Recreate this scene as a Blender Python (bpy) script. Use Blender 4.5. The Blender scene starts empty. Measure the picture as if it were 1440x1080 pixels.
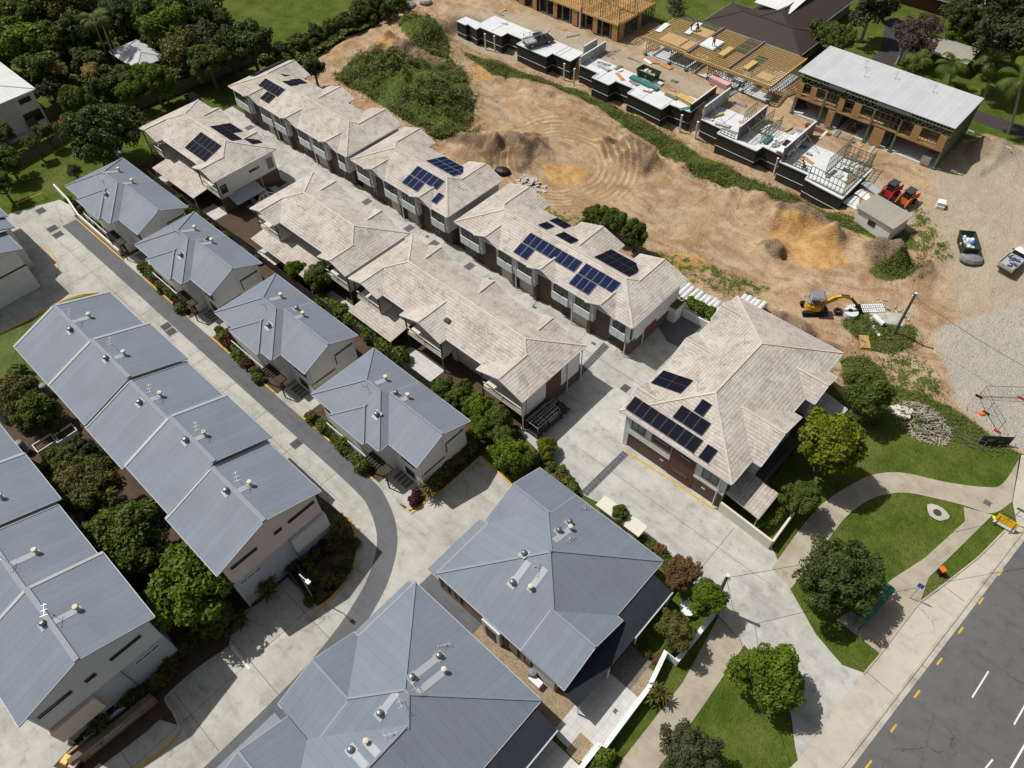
import bpy, math, random
import numpy as np
from mathutils import Matrix, Vector

random.seed(11)
RNG = np.random.default_rng(11)
sc = bpy.context.scene
COL = sc.collection
R = math.radians

# ------------------------------------------------------------------ camera
# world axes: +X along the driveways (to the lower right of the photo), +Y along the house fronts
# (to the upper right), metres; the drone hovers 66 m above the origin.
CAMH = 66.0
FPX = 1050.0
_p, _r, _t = R(51.08), R(2.42), R(-44.6)
_f = Vector((0, math.cos(_p), -math.sin(_p)))
_ri = Vector((1, 0, 0))
_dn = _f.cross(_ri)
_r2 = _ri * math.cos(_r) + _dn * math.sin(_r)
_d2 = _dn * math.cos(_r) - _ri * math.sin(_r)
_M = Matrix(((math.cos(_t), math.sin(_t), 0), (-math.sin(_t), math.cos(_t), 0), (0, 0, 1)))
CR, CD, CF = _M @ _r2, _M @ _d2, _M @ _f
cam = bpy.data.cameras.new('camera')
cam.sensor_width = 36.0
cam.lens = FPX / 1440.0 * 36.0
cam.clip_start, cam.clip_end = 0.5, 2000.0
camo = bpy.data.objects.new('camera', cam)
COL.objects.link(camo)
rot = Matrix((CR, -CD, -CF)).transposed()
camo.matrix_world = Matrix.Translation((0, 0, CAMH)) @ rot.to_4x4()
sc.camera = camo

# ------------------------------------------------------------------ light
SUN_EL, SUN_AZ = R(58.0), R(17.0)        # azimuth of the direction shadows fall (from +X to +Y)
sdir = Vector((math.cos(SUN_AZ) * math.cos(SUN_EL), math.sin(SUN_AZ) * math.cos(SUN_EL), -math.sin(SUN_EL)))
sun = bpy.data.lights.new('sun', 'SUN')
sun.energy = 4.25
sun.angle = R(0.53)
sun.color = (1.0, 0.955, 0.88)
suno = bpy.data.objects.new('sun', sun)
COL.objects.link(suno)
suno.rotation_euler = sdir.to_track_quat('-Z', 'Y').to_euler()
suno.location = (-60, 0, 120)
world = bpy.data.worlds.new('World')
sc.world = world
world.use_nodes = True
wn = world.node_tree.nodes
sky = wn.new('ShaderNodeTexSky')
sky.sky_type = 'NISHITA'
sky.sun_disc = False
sky.sun_elevation = SUN_EL
tow = -sdir
sky.sun_rotation = math.atan2(tow.x, tow.y)
sky.dust_density = 3.0
hsv = wn.new('ShaderNodeHueSaturation')          # bright cloud round the sun makes the skylight paler than clear blue
hsv.inputs['Saturation'].default_value = 0.45
world.node_tree.links.new(sky.outputs[0], hsv.inputs['Color'])
world.node_tree.links.new(hsv.outputs[0], wn['Background'].inputs[0])
wn['Background'].inputs[1].default_value = 0.062
sc.view_settings.view_transform = 'Standard'
sc.view_settings.look = 'None'
sc.view_settings.exposure = 0.0
sc.view_settings.gamma = 1.0

# ------------------------------------------------------------------ surveying helpers
def ray(px, py):
    return CR * ((px - 720) / FPX) + CD * ((py - 540) / FPX) + CF

def P(px, py, z=0.0):
    """ground-plan point at height z seen at that spot of the survey photograph"""
    d = ray(px, py)
    t = (z - CAMH) / d.z
    return Vector((d.x * t, d.y * t, z))

def ss(a, b, x):
    t = np.clip((x - a) / (b - a), 0, 1)
    return t * t * (3 - 2 * t)

# ------------------------------------------------------------------ mesh helpers
ORG = {}
class MB:
    def __init__(s):
        s.v, s.f, s.uv, s.m = [], [], [], []
    def face(s, pts, m=0, uv=None):
        pts = [Vector(p) for p in pts]
        i = len(s.v)
        s.v += pts
        s.f.append(tuple(range(i, i + len(pts))))
        s.m.append(m)
        if uv is None:
            n = Vector((0, 0, 0))
            for k in range(len(pts)):
                a, b = pts[k], pts[(k + 1) % len(pts)]
                n += a.cross(b)
            n = n.normalized() if n.length > 1e-9 else Vector((0, 0, 1))
            u = Vector((0, 0, 1)).cross(n)
            if u.length < 0.02:
                u = Vector((1, 0, 0))
            u.normalize()
            w = n.cross(u)
            uv = [(p.dot(u), p.dot(w)) for p in pts]
        s.uv += list(uv)
    def box(s, x0, x1, y0, y1, z0, z1, m=0):
        a = [(x0, y0, z0), (x1, y0, z0), (x1, y1, z0), (x0, y1, z0), (x0, y0, z1), (x1, y0, z1), (x1, y1, z1), (x0, y1, z1)]
        for q in ((3, 2, 1, 0), (4, 5, 6, 7), (0, 1, 5, 4), (1, 2, 6, 5), (2, 3, 7, 6), (3, 0, 4, 7)):
            s.face([a[i] for i in q], m)
    def prism(s, pts, z0, z1, m=0):
        """upright prism on a plan polygon (counter-clockwise); z1 may be a list"""
        n = len(pts)
        if not isinstance(z1, (list, tuple)):
            z1 = [z1] * n
        if not isinstance(z0, (list, tuple)):
            z0 = [z0] * n
        b = [(p[0], p[1], z0[i]) for i, p in enumerate(pts)]
        t = [(p[0], p[1], z1[i]) for i, p in enumerate(pts)]
        s.face(t, m)
        s.face(b[::-1], m)
        for i in range(n):
            j = (i + 1) % n
            s.face([b[i], b[j], t[j], t[i]], m)
    def beam(s, p, q, w, h, m=0, up=(0, 0, 1)):
        p, q = Vector(p), Vector(q)
        d = (q - p).normalized()
        u = d.cross(Vector(up))
        if u.length < 1e-4:
            u = d.cross(Vector((1, 0, 0)))
        u.normalize()
        w2 = u.cross(d).normalized() * (h / 2)
        u = u * (w / 2)
        a = [p - u - w2, p + u - w2, p + u + w2, p - u + w2]
        b = [x + (q - p) for x in a]
        s.face(a, m); s.face(b[::-1], m)
        for i in range(4):
            j = (i + 1) % 4
            s.face([a[j], a[i], b[i], b[j]], m)
    def tube(s, p, q, r, n=8, r2=None, m=0, cap=True):
        p, q = Vector(p), Vector(q)
        r2 = r if r2 is None else r2
        d = (q - p).normalized()
        u = d.orthogonal().normalized()
        w = d.cross(u)
        A = [p + (u * math.cos(2 * math.pi * k / n) + w * math.sin(2 * math.pi * k / n)) * r for k in range(n)]
        B = [q + (u * math.cos(2 * math.pi * k / n) + w * math.sin(2 * math.pi * k / n)) * r2 for k in range(n)]
        for k in range(n):
            j = (k + 1) % n
            s.face([A[k], A[j], B[j], B[k]], m)
        if cap:
            s.face(A[::-1], m)
            s.face(B, m)
    def ring(s, p, q, r, ri, n=14, m=0):
        """open pipe with wall thickness"""
        p, q = Vector(p), Vector(q)
        d = (q - p).normalized()
        u = d.orthogonal().normalized(); w = d.cross(u)
        c = [(u * math.cos(2 * math.pi * k / n) + w * math.sin(2 * math.pi * k / n)) for k in range(n)]
        for k in range(n):
            j = (k + 1) % n
            s.face([p + c[k] * r, p + c[j] * r, q + c[j] * r, q + c[k] * r], m)
            s.face([p + c[j] * ri, p + c[k] * ri, q + c[k] * ri, q + c[j] * ri], m)
            s.face([p + c[j] * r, p + c[k] * r, p + c[k] * ri, p + c[j] * ri], m)
            s.face([q + c[k] * r, q + c[j] * r, q + c[j] * ri, q + c[k] * ri], m)
    def dome(s, c, r, h, n=10, k=4, m=0):
        c = Vector(c)
        rows = []
        for i in range(k + 1):
            a = math.pi / 2 * i / k
            rows.append([c + Vector((math.cos(2 * math.pi * j / n) * r * math.cos(a), math.sin(2 * math.pi * j / n) * r * math.cos(a), h * math.sin(a))) for j in range(n)])
        for i in range(k):
            for j in range(n):
                l = (j + 1) % n
                s.face([rows[i][j], rows[i][l], rows[i + 1][l], rows[i + 1][j]] if i < k - 1 else [rows[i][j], rows[i][l], rows[k][0]], m)
    def lathe(s, c, prof, n=12, m=0):
        c = Vector(c)
        rows = [[c + Vector((math.cos(2 * math.pi * j / n) * r, math.sin(2 * math.pi * j / n) * r, z)) for j in range(n)] for r, z in prof]
        for i in range(len(rows) - 1):
            for j in range(n):
                l = (j + 1) % n
                s.face([rows[i][j], rows[i][l], rows[i + 1][l], rows[i + 1][j]], m)
    def sheet(s, pts, z, m=0):
        s.face([(p[0], p[1], z) for p in pts], m)
    def build(s, name, mat, parent=None, smooth=False, org=None):
        me = bpy.data.meshes.new(name)
        if parent is not None:
            o0 = ORG.get(parent.name, Vector((0, 0, 0)))
        elif org is not None:
            o0 = Vector(org)
        else:
            lo = Vector([min(p[k] for p in s.v) for k in range(3)]); hi = Vector([max(p[k] for p in s.v) for k in range(3)])
            o0 = Vector(((lo.x + hi.x) / 2, (lo.y + hi.y) / 2, lo.z))
        me.from_pydata([p - o0 for p in s.v], [], s.f)
        uvl = me.uv_layers.new(name='UVMap')
        uvl.data.foreach_set('uv', [c for q in s.uv for c in q])
        mats = mat if isinstance(mat, (list, tuple)) else [mat]
        for mm in mats:
            me.materials.append(mm)
        me.polygons.foreach_set('material_index', s.m)
        if smooth:
            me.polygons.foreach_set('use_smooth', [True] * len(s.f))
        me.update()
        o = bpy.data.objects.new(name, me)
        COL.objects.link(o)
        if parent is not None:
            o.parent = parent
        else:
            o.location = o0
        ORG[o.name] = o0
        return o

def tag(o, label=None, cat=None, group=None, kind=None):
    if label: o['label'] = label
    if cat: o['category'] = cat
    if group: o['group'] = group
    if kind: o['kind'] = kind
    return o

def root(name, label, cat, loc=(0, 0, 0), rz=0.0, group=None):
    o = bpy.data.objects.new(name, None)
    o.empty_display_size = 0.5
    COL.objects.link(o)
    o.location = loc
    o.rotation_euler = (0, 0, rz)
    ORG[o.name] = Vector(loc) if rz == 0 else Vector((0, 0, 0))
    return tag(o, label, cat, group)

def children(o):
    return [c for c in ALLC.get(o.name, [])]

def copy_tree(src, loc, rz=0.0, label=None, group=None, scale=None):
    r = src.copy(); COL.objects.link(r)
    r.location = loc; r.rotation_euler = (0, 0, rz)
    if scale: r.scale = scale if isinstance(scale, (tuple, list)) else (scale,) * 3
    if label: r['label'] = label
    if group: r['group'] = group
    for c in list(src.children):
        d = c.copy(); COL.objects.link(d); d.parent = r
        for g in list(c.children):
            e = g.copy(); COL.objects.link(e); e.parent = d
    return r

# ------------------------------------------------------------------ materials
def nodes(name):
    m = bpy.data.materials.new(name)
    m.use_nodes = True
    nt = m.node_tree
    b = nt.nodes['Principled BSDF']
    return m, nt, b

def mth(nt, op, a, b=None, c=None):
    n = nt.nodes.new('ShaderNodeMath'); n.operation = op
    for i, x in enumerate((a, b, c)):
        if x is None: continue
        if isinstance(x, (int, float)): n.inputs[i].default_value = x
        else: nt.links.new(x, n.inputs[i])
    return n.outputs[0]

def mix(nt, fac, a, b, mode='MIX'):
    n = nt.nodes.new('ShaderNodeMix'); n.data_type = 'RGBA'; n.blend_type = mode
    for sock, x in ((n.inputs[0], fac), (n.inputs[6], a), (n.inputs[7], b)):
        if isinstance(x, (int, float)): sock.default_value = x
        elif isinstance(x, (tuple, list)): sock.default_value = (*x[:3], 1)
        else: nt.links.new(x, sock)
    return n.outputs[2]

def noise(nt, vec, scale, detail=3.0, rough=0.55):
    n = nt.nodes.new('ShaderNodeTexNoise')
    n.inputs['Scale'].default_value = scale
    n.inputs['Detail'].default_value = detail
    n.inputs['Roughness'].default_value = rough
    if vec is not None: nt.links.new(vec, n.inputs['Vector'])
    return n.outputs['Fac']

def ramp(nt, x, a, b):
    n = nt.nodes.new('ShaderNodeMapRange')
    n.inputs['From Min'].default_value = a; n.inputs['From Max'].default_value = b
    nt.links.new(x, n.inputs['Value'])
    return n.outputs['Result']

def wpos(nt):
    return nt.nodes.new('ShaderNodeNewGeometry').outputs['Position']

def uvc(nt):
    t = nt.nodes.new('ShaderNodeTexCoord').outputs['UV']
    s = nt.nodes.new('ShaderNodeSeparateXYZ'); nt.links.new(t, s.inputs[0])
    return t, s.outputs[0], s.outputs[1]

def bump(nt, b, h, strength, dist):
    n = nt.nodes.new('ShaderNodeBump')
    n.inputs['Strength'].default_value = strength
    n.inputs['Distance'].default_value = dist
    nt.links.new(h, n.inputs['Height'])
    nt.links.new(n.outputs[0], b.inputs['Normal'])

def mat(name, c, rough=0.7, metal=0.0, var=0.12, scale=1.5, fine=0.08, fscale=14.0, spec=0.3):
    m, nt, b = nodes(name)
    p = wpos(nt)
    n1 = noise(nt, p, scale, 4)
    n2 = noise(nt, p, fscale, 2)
    f = mth(nt, 'ADD', mth(nt, 'MULTIPLY', mth(nt, 'SUBTRACT', n1, 0.5), 2.4 * var), mth(nt, 'MULTIPLY', mth(nt, 'SUBTRACT', n2, 0.5), 2.4 * fine))
    g = mth(nt, 'ADD', f, 1.0)
    col = mix(nt, 1.0, c, (1, 1, 1), 'MULTIPLY')
    vm = nt.nodes.new('ShaderNodeVectorMath'); vm.operation = 'SCALE'
    vm.inputs[0].default_value = c[:3]
    nt.links.new(g, vm.inputs['Scale'])
    nt.links.new(vm.outputs[0], b.inputs['Base Color'])
    b.inputs['Roughness'].default_value = rough
    b.inputs['Metallic'].default_value = metal
    b.inputs['Specular IOR Level'].default_value = spec
    return m

def metal_roof(name, c):
    m, nt, b = nodes(name)
    t, u, v = uvc(nt)
    p = wpos(nt)
    fr = mth(nt, 'FRACT', mth(nt, 'MULTIPLY', u, 1 / 0.76))
    seam = mth(nt, 'LESS_THAN', fr, 0.06)
    sheet = nt.nodes.new('ShaderNodeTexWhiteNoise'); sheet.noise_dimensions = '1D'
    nt.links.new(mth(nt, 'FLOOR', mth(nt, 'MULTIPLY', u, 1 / 0.76)), sheet.inputs['W'])
    g = mth(nt, 'ADD', 0.93, mth(nt, 'MULTIPLY', sheet.outputs['Value'], 0.07))
    g = mth(nt, 'SUBTRACT', g, mth(nt, 'MULTIPLY', seam, 0.16))
    w = noise(nt, p, 0.35, 5, 0.6)
    g = mth(nt, 'ADD', g, mth(nt, 'MULTIPLY', mth(nt, 'SUBTRACT', w, 0.5), 0.30))
    w2 = noise(nt, p, 9, 3)
    g = mth(nt, 'ADD', g, mth(nt, 'MULTIPLY', mth(nt, 'SUBTRACT', w2, 0.5), 0.12))
    vm = nt.nodes.new('ShaderNodeVectorMath'); vm.operation = 'SCALE'
    vm.inputs[0].default_value = c
    nt.links.new(g, vm.inputs['Scale'])
    nt.links.new(vm.outputs[0], b.inputs['Base Color'])
    b.inputs['Roughness'].default_value = 0.55
    b.inputs['Specular IOR Level'].default_value = 0.2
    corr = mth(nt, 'SINE', mth(nt, 'MULTIPLY', u, 2 * math.pi / 0.19))
    bump(nt, b, corr, 0.12, 0.02)
    return m

def tile_roof(name, c1, c2, dark):
    m, nt, b = nodes(name)
    t, u, v = uvc(nt)
    p = wpos(nt)
    br = nt.nodes.new('ShaderNodeTexBrick')
    nt.links.new(t, br.inputs['Vector'])
    br.inputs['Scale'].default_value = 1.0
    br.inputs['Brick Width'].default_value = 0.42
    br.inputs['Row Height'].default_value = 0.37
    br.inputs['Mortar Size'].default_value = 0.014
    br.inputs['Mortar Smooth'].default_value = 0.3
    br.inputs['Bias'].default_value = 0.0
    br.inputs['Color1'].default_value = (*c1, 1)
    br.inputs['Color2'].default_value = (*c2, 1)
    br.inputs['Mortar'].default_value = (*[x * .55 for x in c2], 1)
    col = br.outputs['Color']
    big = noise(nt, p, 0.22, 5, 0.62)
    pt = noise(nt, p, 1.0, 5, 0.7)
    # bleached and lichen-grey patches
    col = mix(nt, mth(nt, 'MULTIPLY', ramp(nt, big, 0.44, 0.62), 0.50), col, (0.60, 0.565, 0.52))
    col = mix(nt, mth(nt, 'MULTIPLY', ramp(nt, pt, 0.50, 0.68), 0.60), col, (0.215, 0.19, 0.17))
    # lower edge of each course: gap shadow and grime painted on as a dark line
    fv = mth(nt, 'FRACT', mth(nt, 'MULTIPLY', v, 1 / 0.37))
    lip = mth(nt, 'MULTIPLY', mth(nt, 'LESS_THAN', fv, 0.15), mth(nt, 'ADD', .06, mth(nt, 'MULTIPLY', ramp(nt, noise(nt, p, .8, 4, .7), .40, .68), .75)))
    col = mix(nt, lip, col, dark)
    fn = noise(nt, p, 7, 3, 0.6)
    g = mth(nt, 'ADD', 0.76, mth(nt, 'MULTIPLY', fn, 0.48))
    vm = nt.nodes.new('ShaderNodeVectorMath'); vm.operation = 'SCALE'
    nt.links.new(col, vm.inputs[0]); nt.links.new(g, vm.inputs['Scale'])
    nt.links.new(vm.outputs[0], b.inputs['Base Color'])
    b.inputs['Roughness'].default_value = 0.9
    b.inputs['Specular IOR Level'].default_value = 0.1
    bump(nt, b, mth(nt, 'SUBTRACT', 1.0, fv), 0.5, 0.05)
    return m

def grid_mat(name, c, line, w, h, mort, off=0.0, rough=0.75, var=0.2, lens=0):
    """tiles, pavers, bricks or panel cells from UV metres"""
    m, nt, b = nodes(name)
    t, u, v = uvc(nt)
    p = wpos(nt)
    br = nt.nodes.new('ShaderNodeTexBrick')
    nt.links.new(t, br.inputs['Vector'])
    br.offset = off
    br.inputs['Scale'].default_value = 1.0
    br.inputs['Brick Width'].default_value = w
    br.inputs['Row Height'].default_value = h
    br.inputs['Mortar Size'].default_value = mort
    br.inputs['Mortar Smooth'].default_value = 0.1
    br.inputs['Color1'].default_value = (*[x * (1 - var * .5) for x in c], 1)
    br.inputs['Color2'].default_value = (*[x * (1 + var * .5) for x in c], 1)
    br.inputs['Mortar'].default_value = (*line, 1)
    n = noise(nt, p, 1.3, 4, 0.6)
    vm = nt.nodes.new('ShaderNodeVectorMath'); vm.operation = 'SCALE'
    nt.links.new(br.outputs['Color'], vm.inputs[0])
    nt.links.new(mth(nt, 'ADD', 0.82, mth(nt, 'MULTIPLY', n, 0.36)), vm.inputs['Scale'])
    nt.links.new(vm.outputs[0], b.inputs['Base Color'])
    b.inputs['Roughness'].default_value = rough
    b.inputs['Specular IOR Level'].default_value = 0.03 if 'solar' in name else .3
    return m

def concrete(name, c, stain=0.35, tint=(0.30, 0.27, 0.22), s=0.16):
    m, nt, b = nodes(name)
    p = wpos(nt)
    a = noise(nt, p, s, 6, 0.65)
    d = noise(nt, p, .8, 6, 0.7)
    f = noise(nt, p, 11, 3, 0.6)
    mp = nt.nodes.new('ShaderNodeMapping'); mp.inputs['Scale'].default_value = (.16, .9, 1); nt.links.new(p, mp.inputs[0])
    st = noise(nt, mp.outputs[0], 1.0, 5, .65)
    col = mix(nt, mth(nt, 'MULTIPLY', ramp(nt, a, 0.42, 0.62), stain), c, tint)
    col = mix(nt, mth(nt, 'MULTIPLY', ramp(nt, st, 0.50, 0.72), stain * .7), col, [x * 0.75 for x in tint])
    col = mix(nt, mth(nt, 'MULTIPLY', ramp(nt, d, 0.54, 0.74), stain), col, [x * 0.6 for x in tint])
    col = mix(nt, mth(nt, 'MULTIPLY', ramp(nt, d, 0.46, 0.30), stain * .8), col, [min(.8, x * 1.18) for x in c])
    g = mth(nt, 'ADD', 0.84, mth(nt, 'MULTIPLY', f, 0.32))
    vm = nt.nodes.new('ShaderNodeVectorMath'); vm.operation = 'SCALE'
    nt.links.new(col, vm.inputs[0]); nt.links.new(g, vm.inputs['Scale'])
    nt.links.new(vm.outputs[0], b.inputs['Base Color'])
    b.inputs['Roughness'].default_value = 0.9
    b.inputs['Specular IOR Level'].default_value = 0.15
    return m

def cracked(m, depth=.55, scale=.30):
    """hairline cracks: edges of a few distorted cells, only where a mask allows them"""
    nt = m.node_tree; b = nt.nodes['Principled BSDF']; p = wpos(nt)
    src = b.inputs['Base Color'].links[0].from_socket
    ds = nt.nodes.new('ShaderNodeTexNoise'); ds.inputs['Scale'].default_value = 1.2; nt.links.new(p, ds.inputs['Vector'])
    vm = nt.nodes.new('ShaderNodeVectorMath'); vm.operation = 'ADD'; nt.links.new(p, vm.inputs[0]); nt.links.new(ds.outputs['Color'], vm.inputs[1])
    vo = nt.nodes.new('ShaderNodeTexVoronoi'); vo.feature = 'DISTANCE_TO_EDGE'; vo.inputs['Scale'].default_value = scale; nt.links.new(vm.outputs[0], vo.inputs['Vector'])
    ln = mth(nt, 'LESS_THAN', vo.outputs['Distance'], .009)
    mk = ramp(nt, noise(nt, p, .13, 2), .50, .62)
    col = mix(nt, mth(nt, 'MULTIPLY', mth(nt, 'MULTIPLY', ln, mk), depth), src, (.035, .033, .032))
    nt.links.new(col, b.inputs['Base Color'])
    return m

def leaf_mat(name, c, c2):
    m, nt, b = nodes(name)
    g = nt.nodes.new('ShaderNodeNewGeometry')
    p = g.outputs['Position']
    n = noise(nt, p, 0.8, 3)
    f = mth(nt, 'ADD', mth(nt, 'MULTIPLY', g.outputs['Random Per Island'], 0.5), mth(nt, 'MULTIPLY', ramp(nt, n, 0.35, 0.65), 0.5))
    col = mix(nt, f, [c[0] * 1.35, c[1] * 1.2, c[2] * 1.3], [c2[0] * 1.35, c2[1] * 1.18, c2[2] * 1.3])
    nt.links.new(col, b.inputs['Base Color'])
    b.inputs['Roughness'].default_value = 0.6
    b.inputs['Specular IOR Level'].default_value = 0.25
    tr = nt.nodes.new('ShaderNodeBsdfTranslucent'); nt.links.new(mix(nt, 1.0, col, (.95, 1.0, .45), 'MULTIPLY'), tr.inputs['Color'])
    ms = nt.nodes.new('ShaderNodeMixShader'); ms.inputs[0].default_value = .3
    out = nt.nodes['Material Output']
    nt.links.new(b.outputs[0], ms.inputs[1]); nt.links.new(tr.outputs[0], ms.inputs[2]); nt.links.new(ms.outputs[0], out.inputs['Surface'])
    return m

M = {}
M['blue_roof'] = metal_roof('blue_grey_metal', (0.188, 0.220, 0.272))
M['blue_cap'] = mat('blue_grey_cap', (0.205, 0.237, 0.284), 0.6, var=.08)
M['pale_cap'] = mat('pale_cap', (0.40, 0.42, 0.44), 0.5, var=.08)
M['dark_roof'] = mat('navy_metal', (0.026, 0.029, 0.040), 0.6, var=.25, spec=.15)
M['grey_roof'] = metal_roof('light_grey_metal', (0.50, 0.51, 0.53))
M['white_roof'] = metal_roof('white_metal', (0.66, 0.67, 0.66))
M['shed_roof'] = metal_roof('beige_metal', (0.33, 0.31, 0.27))
M['tile'] = tile_roof('bleached_tile', (0.50, 0.45, 0.405), (0.42, 0.375, 0.34), (0.155, 0.136, 0.122))
M['tile_cap'] = mat('tile_ridge', (0.52, 0.475, 0.43), 0.9, var=.3, scale=.8, fine=.25)
M['brown_tile'] = metal_roof('brown_tile', (0.052, 0.038, 0.034))
M['render_grey'] = mat('render_grey', (0.58, 0.585, 0.585), 0.9, var=.08)
M['render_pale'] = mat('render_pale', (0.68, 0.66, 0.625), 0.9, var=.07)
M['render_blue'] = mat('render_bluegrey', (0.40, 0.44, 0.49), 0.9, var=.07)
M['render_beige'] = mat('render_beige', (0.66, 0.55, 0.47), 0.9, var=.07)
M['render_white'] = mat('render_white', (0.66, 0.655, 0.64), 0.9, var=.16)
M['cream'] = mat('cream_render', (0.62, 0.59, 0.51), 0.9, var=.1)
M['tan_brick'] = grid_mat('tan_brick', (0.30, 0.215, 0.135), (0.22, 0.18, 0.14), .24, .086, .008, .5)
M['brown'] = mat('brown_render', (0.105, 0.072, 0.055), 0.85, var=.12)
M['rust'] = mat('rust_panel', (0.12, 0.045, 0.032), 0.7, var=.12)
M['garage'] = mat('garage_door_beige', (0.40, 0.38, 0.34), 0.6, var=.05)
M['garage_brown'] = grid_mat('garage_door_brown', (0.10, 0.068, 0.052), (0.075, 0.05, 0.04), 9, .45, .02, 0)
M['white'] = mat('white_paint', (0.74, 0.75, 0.76), 0.5, var=.05)
M['panel_white'] = mat('white_screen', (0.66, 0.68, 0.71), 0.5, var=.05)
M['glass'] = mat('dark_glass', (0.016, 0.019, 0.022), 0.12, spec=.5, var=.2)
M['glass_pale'] = mat('curtained_glass', (0.12, 0.13, 0.13), 0.2, spec=.5, var=.3, scale=3)
M['frame'] = mat('dark_frame', (0.05, 0.052, 0.055), 0.5)
M['black'] = mat('black', (0.012, 0.012, 0.013), 0.5, var=.2)
M['rubber'] = mat('rubber', (0.016, 0.016, 0.016), 0.9, var=.2)
M['steel'] = mat('galvanised', (0.42, 0.43, 0.44), 0.4, metal=.6, var=.12)
M['vent'] = mat('vent_metal', (0.20, 0.205, 0.21), 0.38, metal=.6, var=.3)
M['vent_cream'] = mat('vent_cream', (0.55, 0.53, 0.40), 0.6)
M['flash'] = mat('flashing', (0.36, 0.385, 0.41), 0.45, var=.08)
M['conc'] = cracked(concrete('driveway_concrete', (0.45, 0.442, 0.405), .62, (0.27, .26, .235)), .35, .2)
M['conc_pale'] = cracked(concrete('entry_concrete', (0.46, 0.455, 0.425), .62, (0.30, .295, .27), .2), .35, .2)
M['conc_tan'] = concrete('footpath_concrete', (0.40, 0.355, 0.285), .5, (0.25, .215, .165), .3)
M['conc_new'] = concrete('slab_concrete', (0.62, 0.64, 0.67), .3, (0.46, .47, .49), .3)
M['conc_verge'] = cracked(concrete('verge_concrete', (0.48, 0.445, 0.375), .45, (0.33, .295, .24)), .35, .2)
M['kerbc'] = concrete('kerb_concrete', (0.46, 0.43, 0.37), .6, (0.28, .25, .2), .5)
M['strip'] = concrete('dark_strip', (0.130, 0.133, 0.145), .5, (0.095, .096, .105))
M['joint'] = mat('joint', (0.14, 0.13, 0.115), .9)
M['asphalt'] = cracked(concrete('asphalt', (0.128, 0.128, 0.131), .6, (0.104, .103, .105), .08), .6, .16)
M['drive_dark'] = concrete('dark_asphalt', (0.060, 0.050, 0.052), .4, (0.045, .04, .04))
M['paver_dark'] = grid_mat('dark_paver', (0.085, 0.085, 0.10), (0.20, 0.19, 0.19), .42, .42, .02, 0)
M['paver_pale'] = grid_mat('pale_paver', (0.50, 0.495, 0.48), (0.38, .375, .36), .6, .6, .02, 0, var=.08)
M['yellow'] = mat('yellow_line', (0.55, 0.33, 0.045), 0.7, var=.35, scale=2.0, fine=.3)
M['yellow_road'] = mat('yellow_road_paint', (0.62, 0.39, 0.02), 0.7, var=.2, fine=.25)
M['white_line'] = mat('white_road_paint', (0.66, 0.66, 0.64), 0.7, var=.15, fine=.25)
M['soil'] = mat('garden_soil', (0.075, 0.05, 0.034), 0.95, var=.5, scale=1.2, fine=.35)
M['pebble'] = mat('pebbles', (0.27, 0.21, 0.14), 0.9, var=.3, fine=.7, fscale=9)
M['pebble_dark'] = mat('dark_pebbles', (0.15, 0.14, 0.135), 0.9, var=.3, fine=.7, fscale=9)
M['bark'] = mat('bark', (0.105, 0.085, 0.065), 0.9, var=.4, fine=.3)
M['bark_pale'] = mat('pale_bark', (0.33, 0.29, 0.25), 0.9, var=.4, fine=.3)
M['timber_fence'] = mat('weathered_paling', (0.135, 0.115, 0.092), 0.9, var=.35, scale=2.5, fine=.25)
M['timber_dark'] = mat('dark_paling', (0.055, 0.045, 0.036), 0.9, var=.3, scale=2.5, fine=.25)
M['pine'] = mat('pine_framing', (0.50, 0.345, 0.15), 0.8, var=.25, scale=2)
M['ply'] = mat('plywood', (0.42, 0.245, 0.10), 0.8, var=.25, scale=2)
M['particle'] = mat('particle_board', (0.43, 0.29, 0.145), 0.8, var=.12)
M['steel_green'] = mat('green_steel_frame', (0.17, 0.19, 0.125), 0.5, metal=.3, var=.35, scale=3)
M['steel_teal'] = mat('teal_flashing', (0.05, 0.19, 0.17), 0.6, var=.3)
M['purple_beam'] = mat('mauve_wall_panel', (0.20, 0.15, 0.17), 0.7, var=.15)
M['tanking'] = mat('dark_waterproofing', (0.030, 0.028, 0.022), 0.6, var=.25)
M['block'] = grid_mat('grey_block', (0.40, 0.41, 0.42), (0.30, .31, .32), .4, .2, .012, .5, var=.1)
M['pvc'] = mat('white_pipe', (0.62, 0.63, 0.63), 0.5, var=.08)
M['pole_wood'] = mat('grey_pole', (0.115, 0.115, 0.095), 0.9, var=.25, scale=3)
M['green_skip'] = mat('green_skip', (0.032, 0.055, 0.038), 0.6, var=.25)
M['orange'] = mat('orange', (0.72, 0.14, 0.02), 0.6)
M['red'] = mat('red', (0.42, 0.02, 0.018), 0.5)
M['yellow_paint'] = mat('yellow_machine', (0.62, 0.36, 0.01), 0.45, var=.12)
M['lime'] = mat('lime_bag', (0.62, 0.66, 0.03), 0.7)
M['sign_yellow'] = mat('sign_yellow', (0.70, 0.40, 0.01), 0.5, var=.05)
M['blue'] = mat('blue', (0.02, 0.10, 0.42), 0.6)
M['skin'] = mat('skin', (0.42, 0.25, 0.17), 0.6, var=.05)
M['denim'] = mat('dark_trousers', (0.022, 0.026, 0.04), 0.85, var=.1)
M['shade_green'] = mat('green_shelter_roof', (0.05, 0.17, 0.125), 0.45, var=.12)
M['pink'] = mat('pink_wrap', (0.60, 0.36, 0.36), 0.6, var=.2)
M['debris'] = mat('grey_debris', (0.40, 0.385, 0.36), 0.9, var=.4)
M['wrap'] = mat('grey_wrap', (0.20, 0.20, 0.21), 0.6, var=.3)
M['car_black'] = mat('black_car_paint', (0.012, 0.012, 0.014), 0.2, spec=.5, var=.1)
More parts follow.
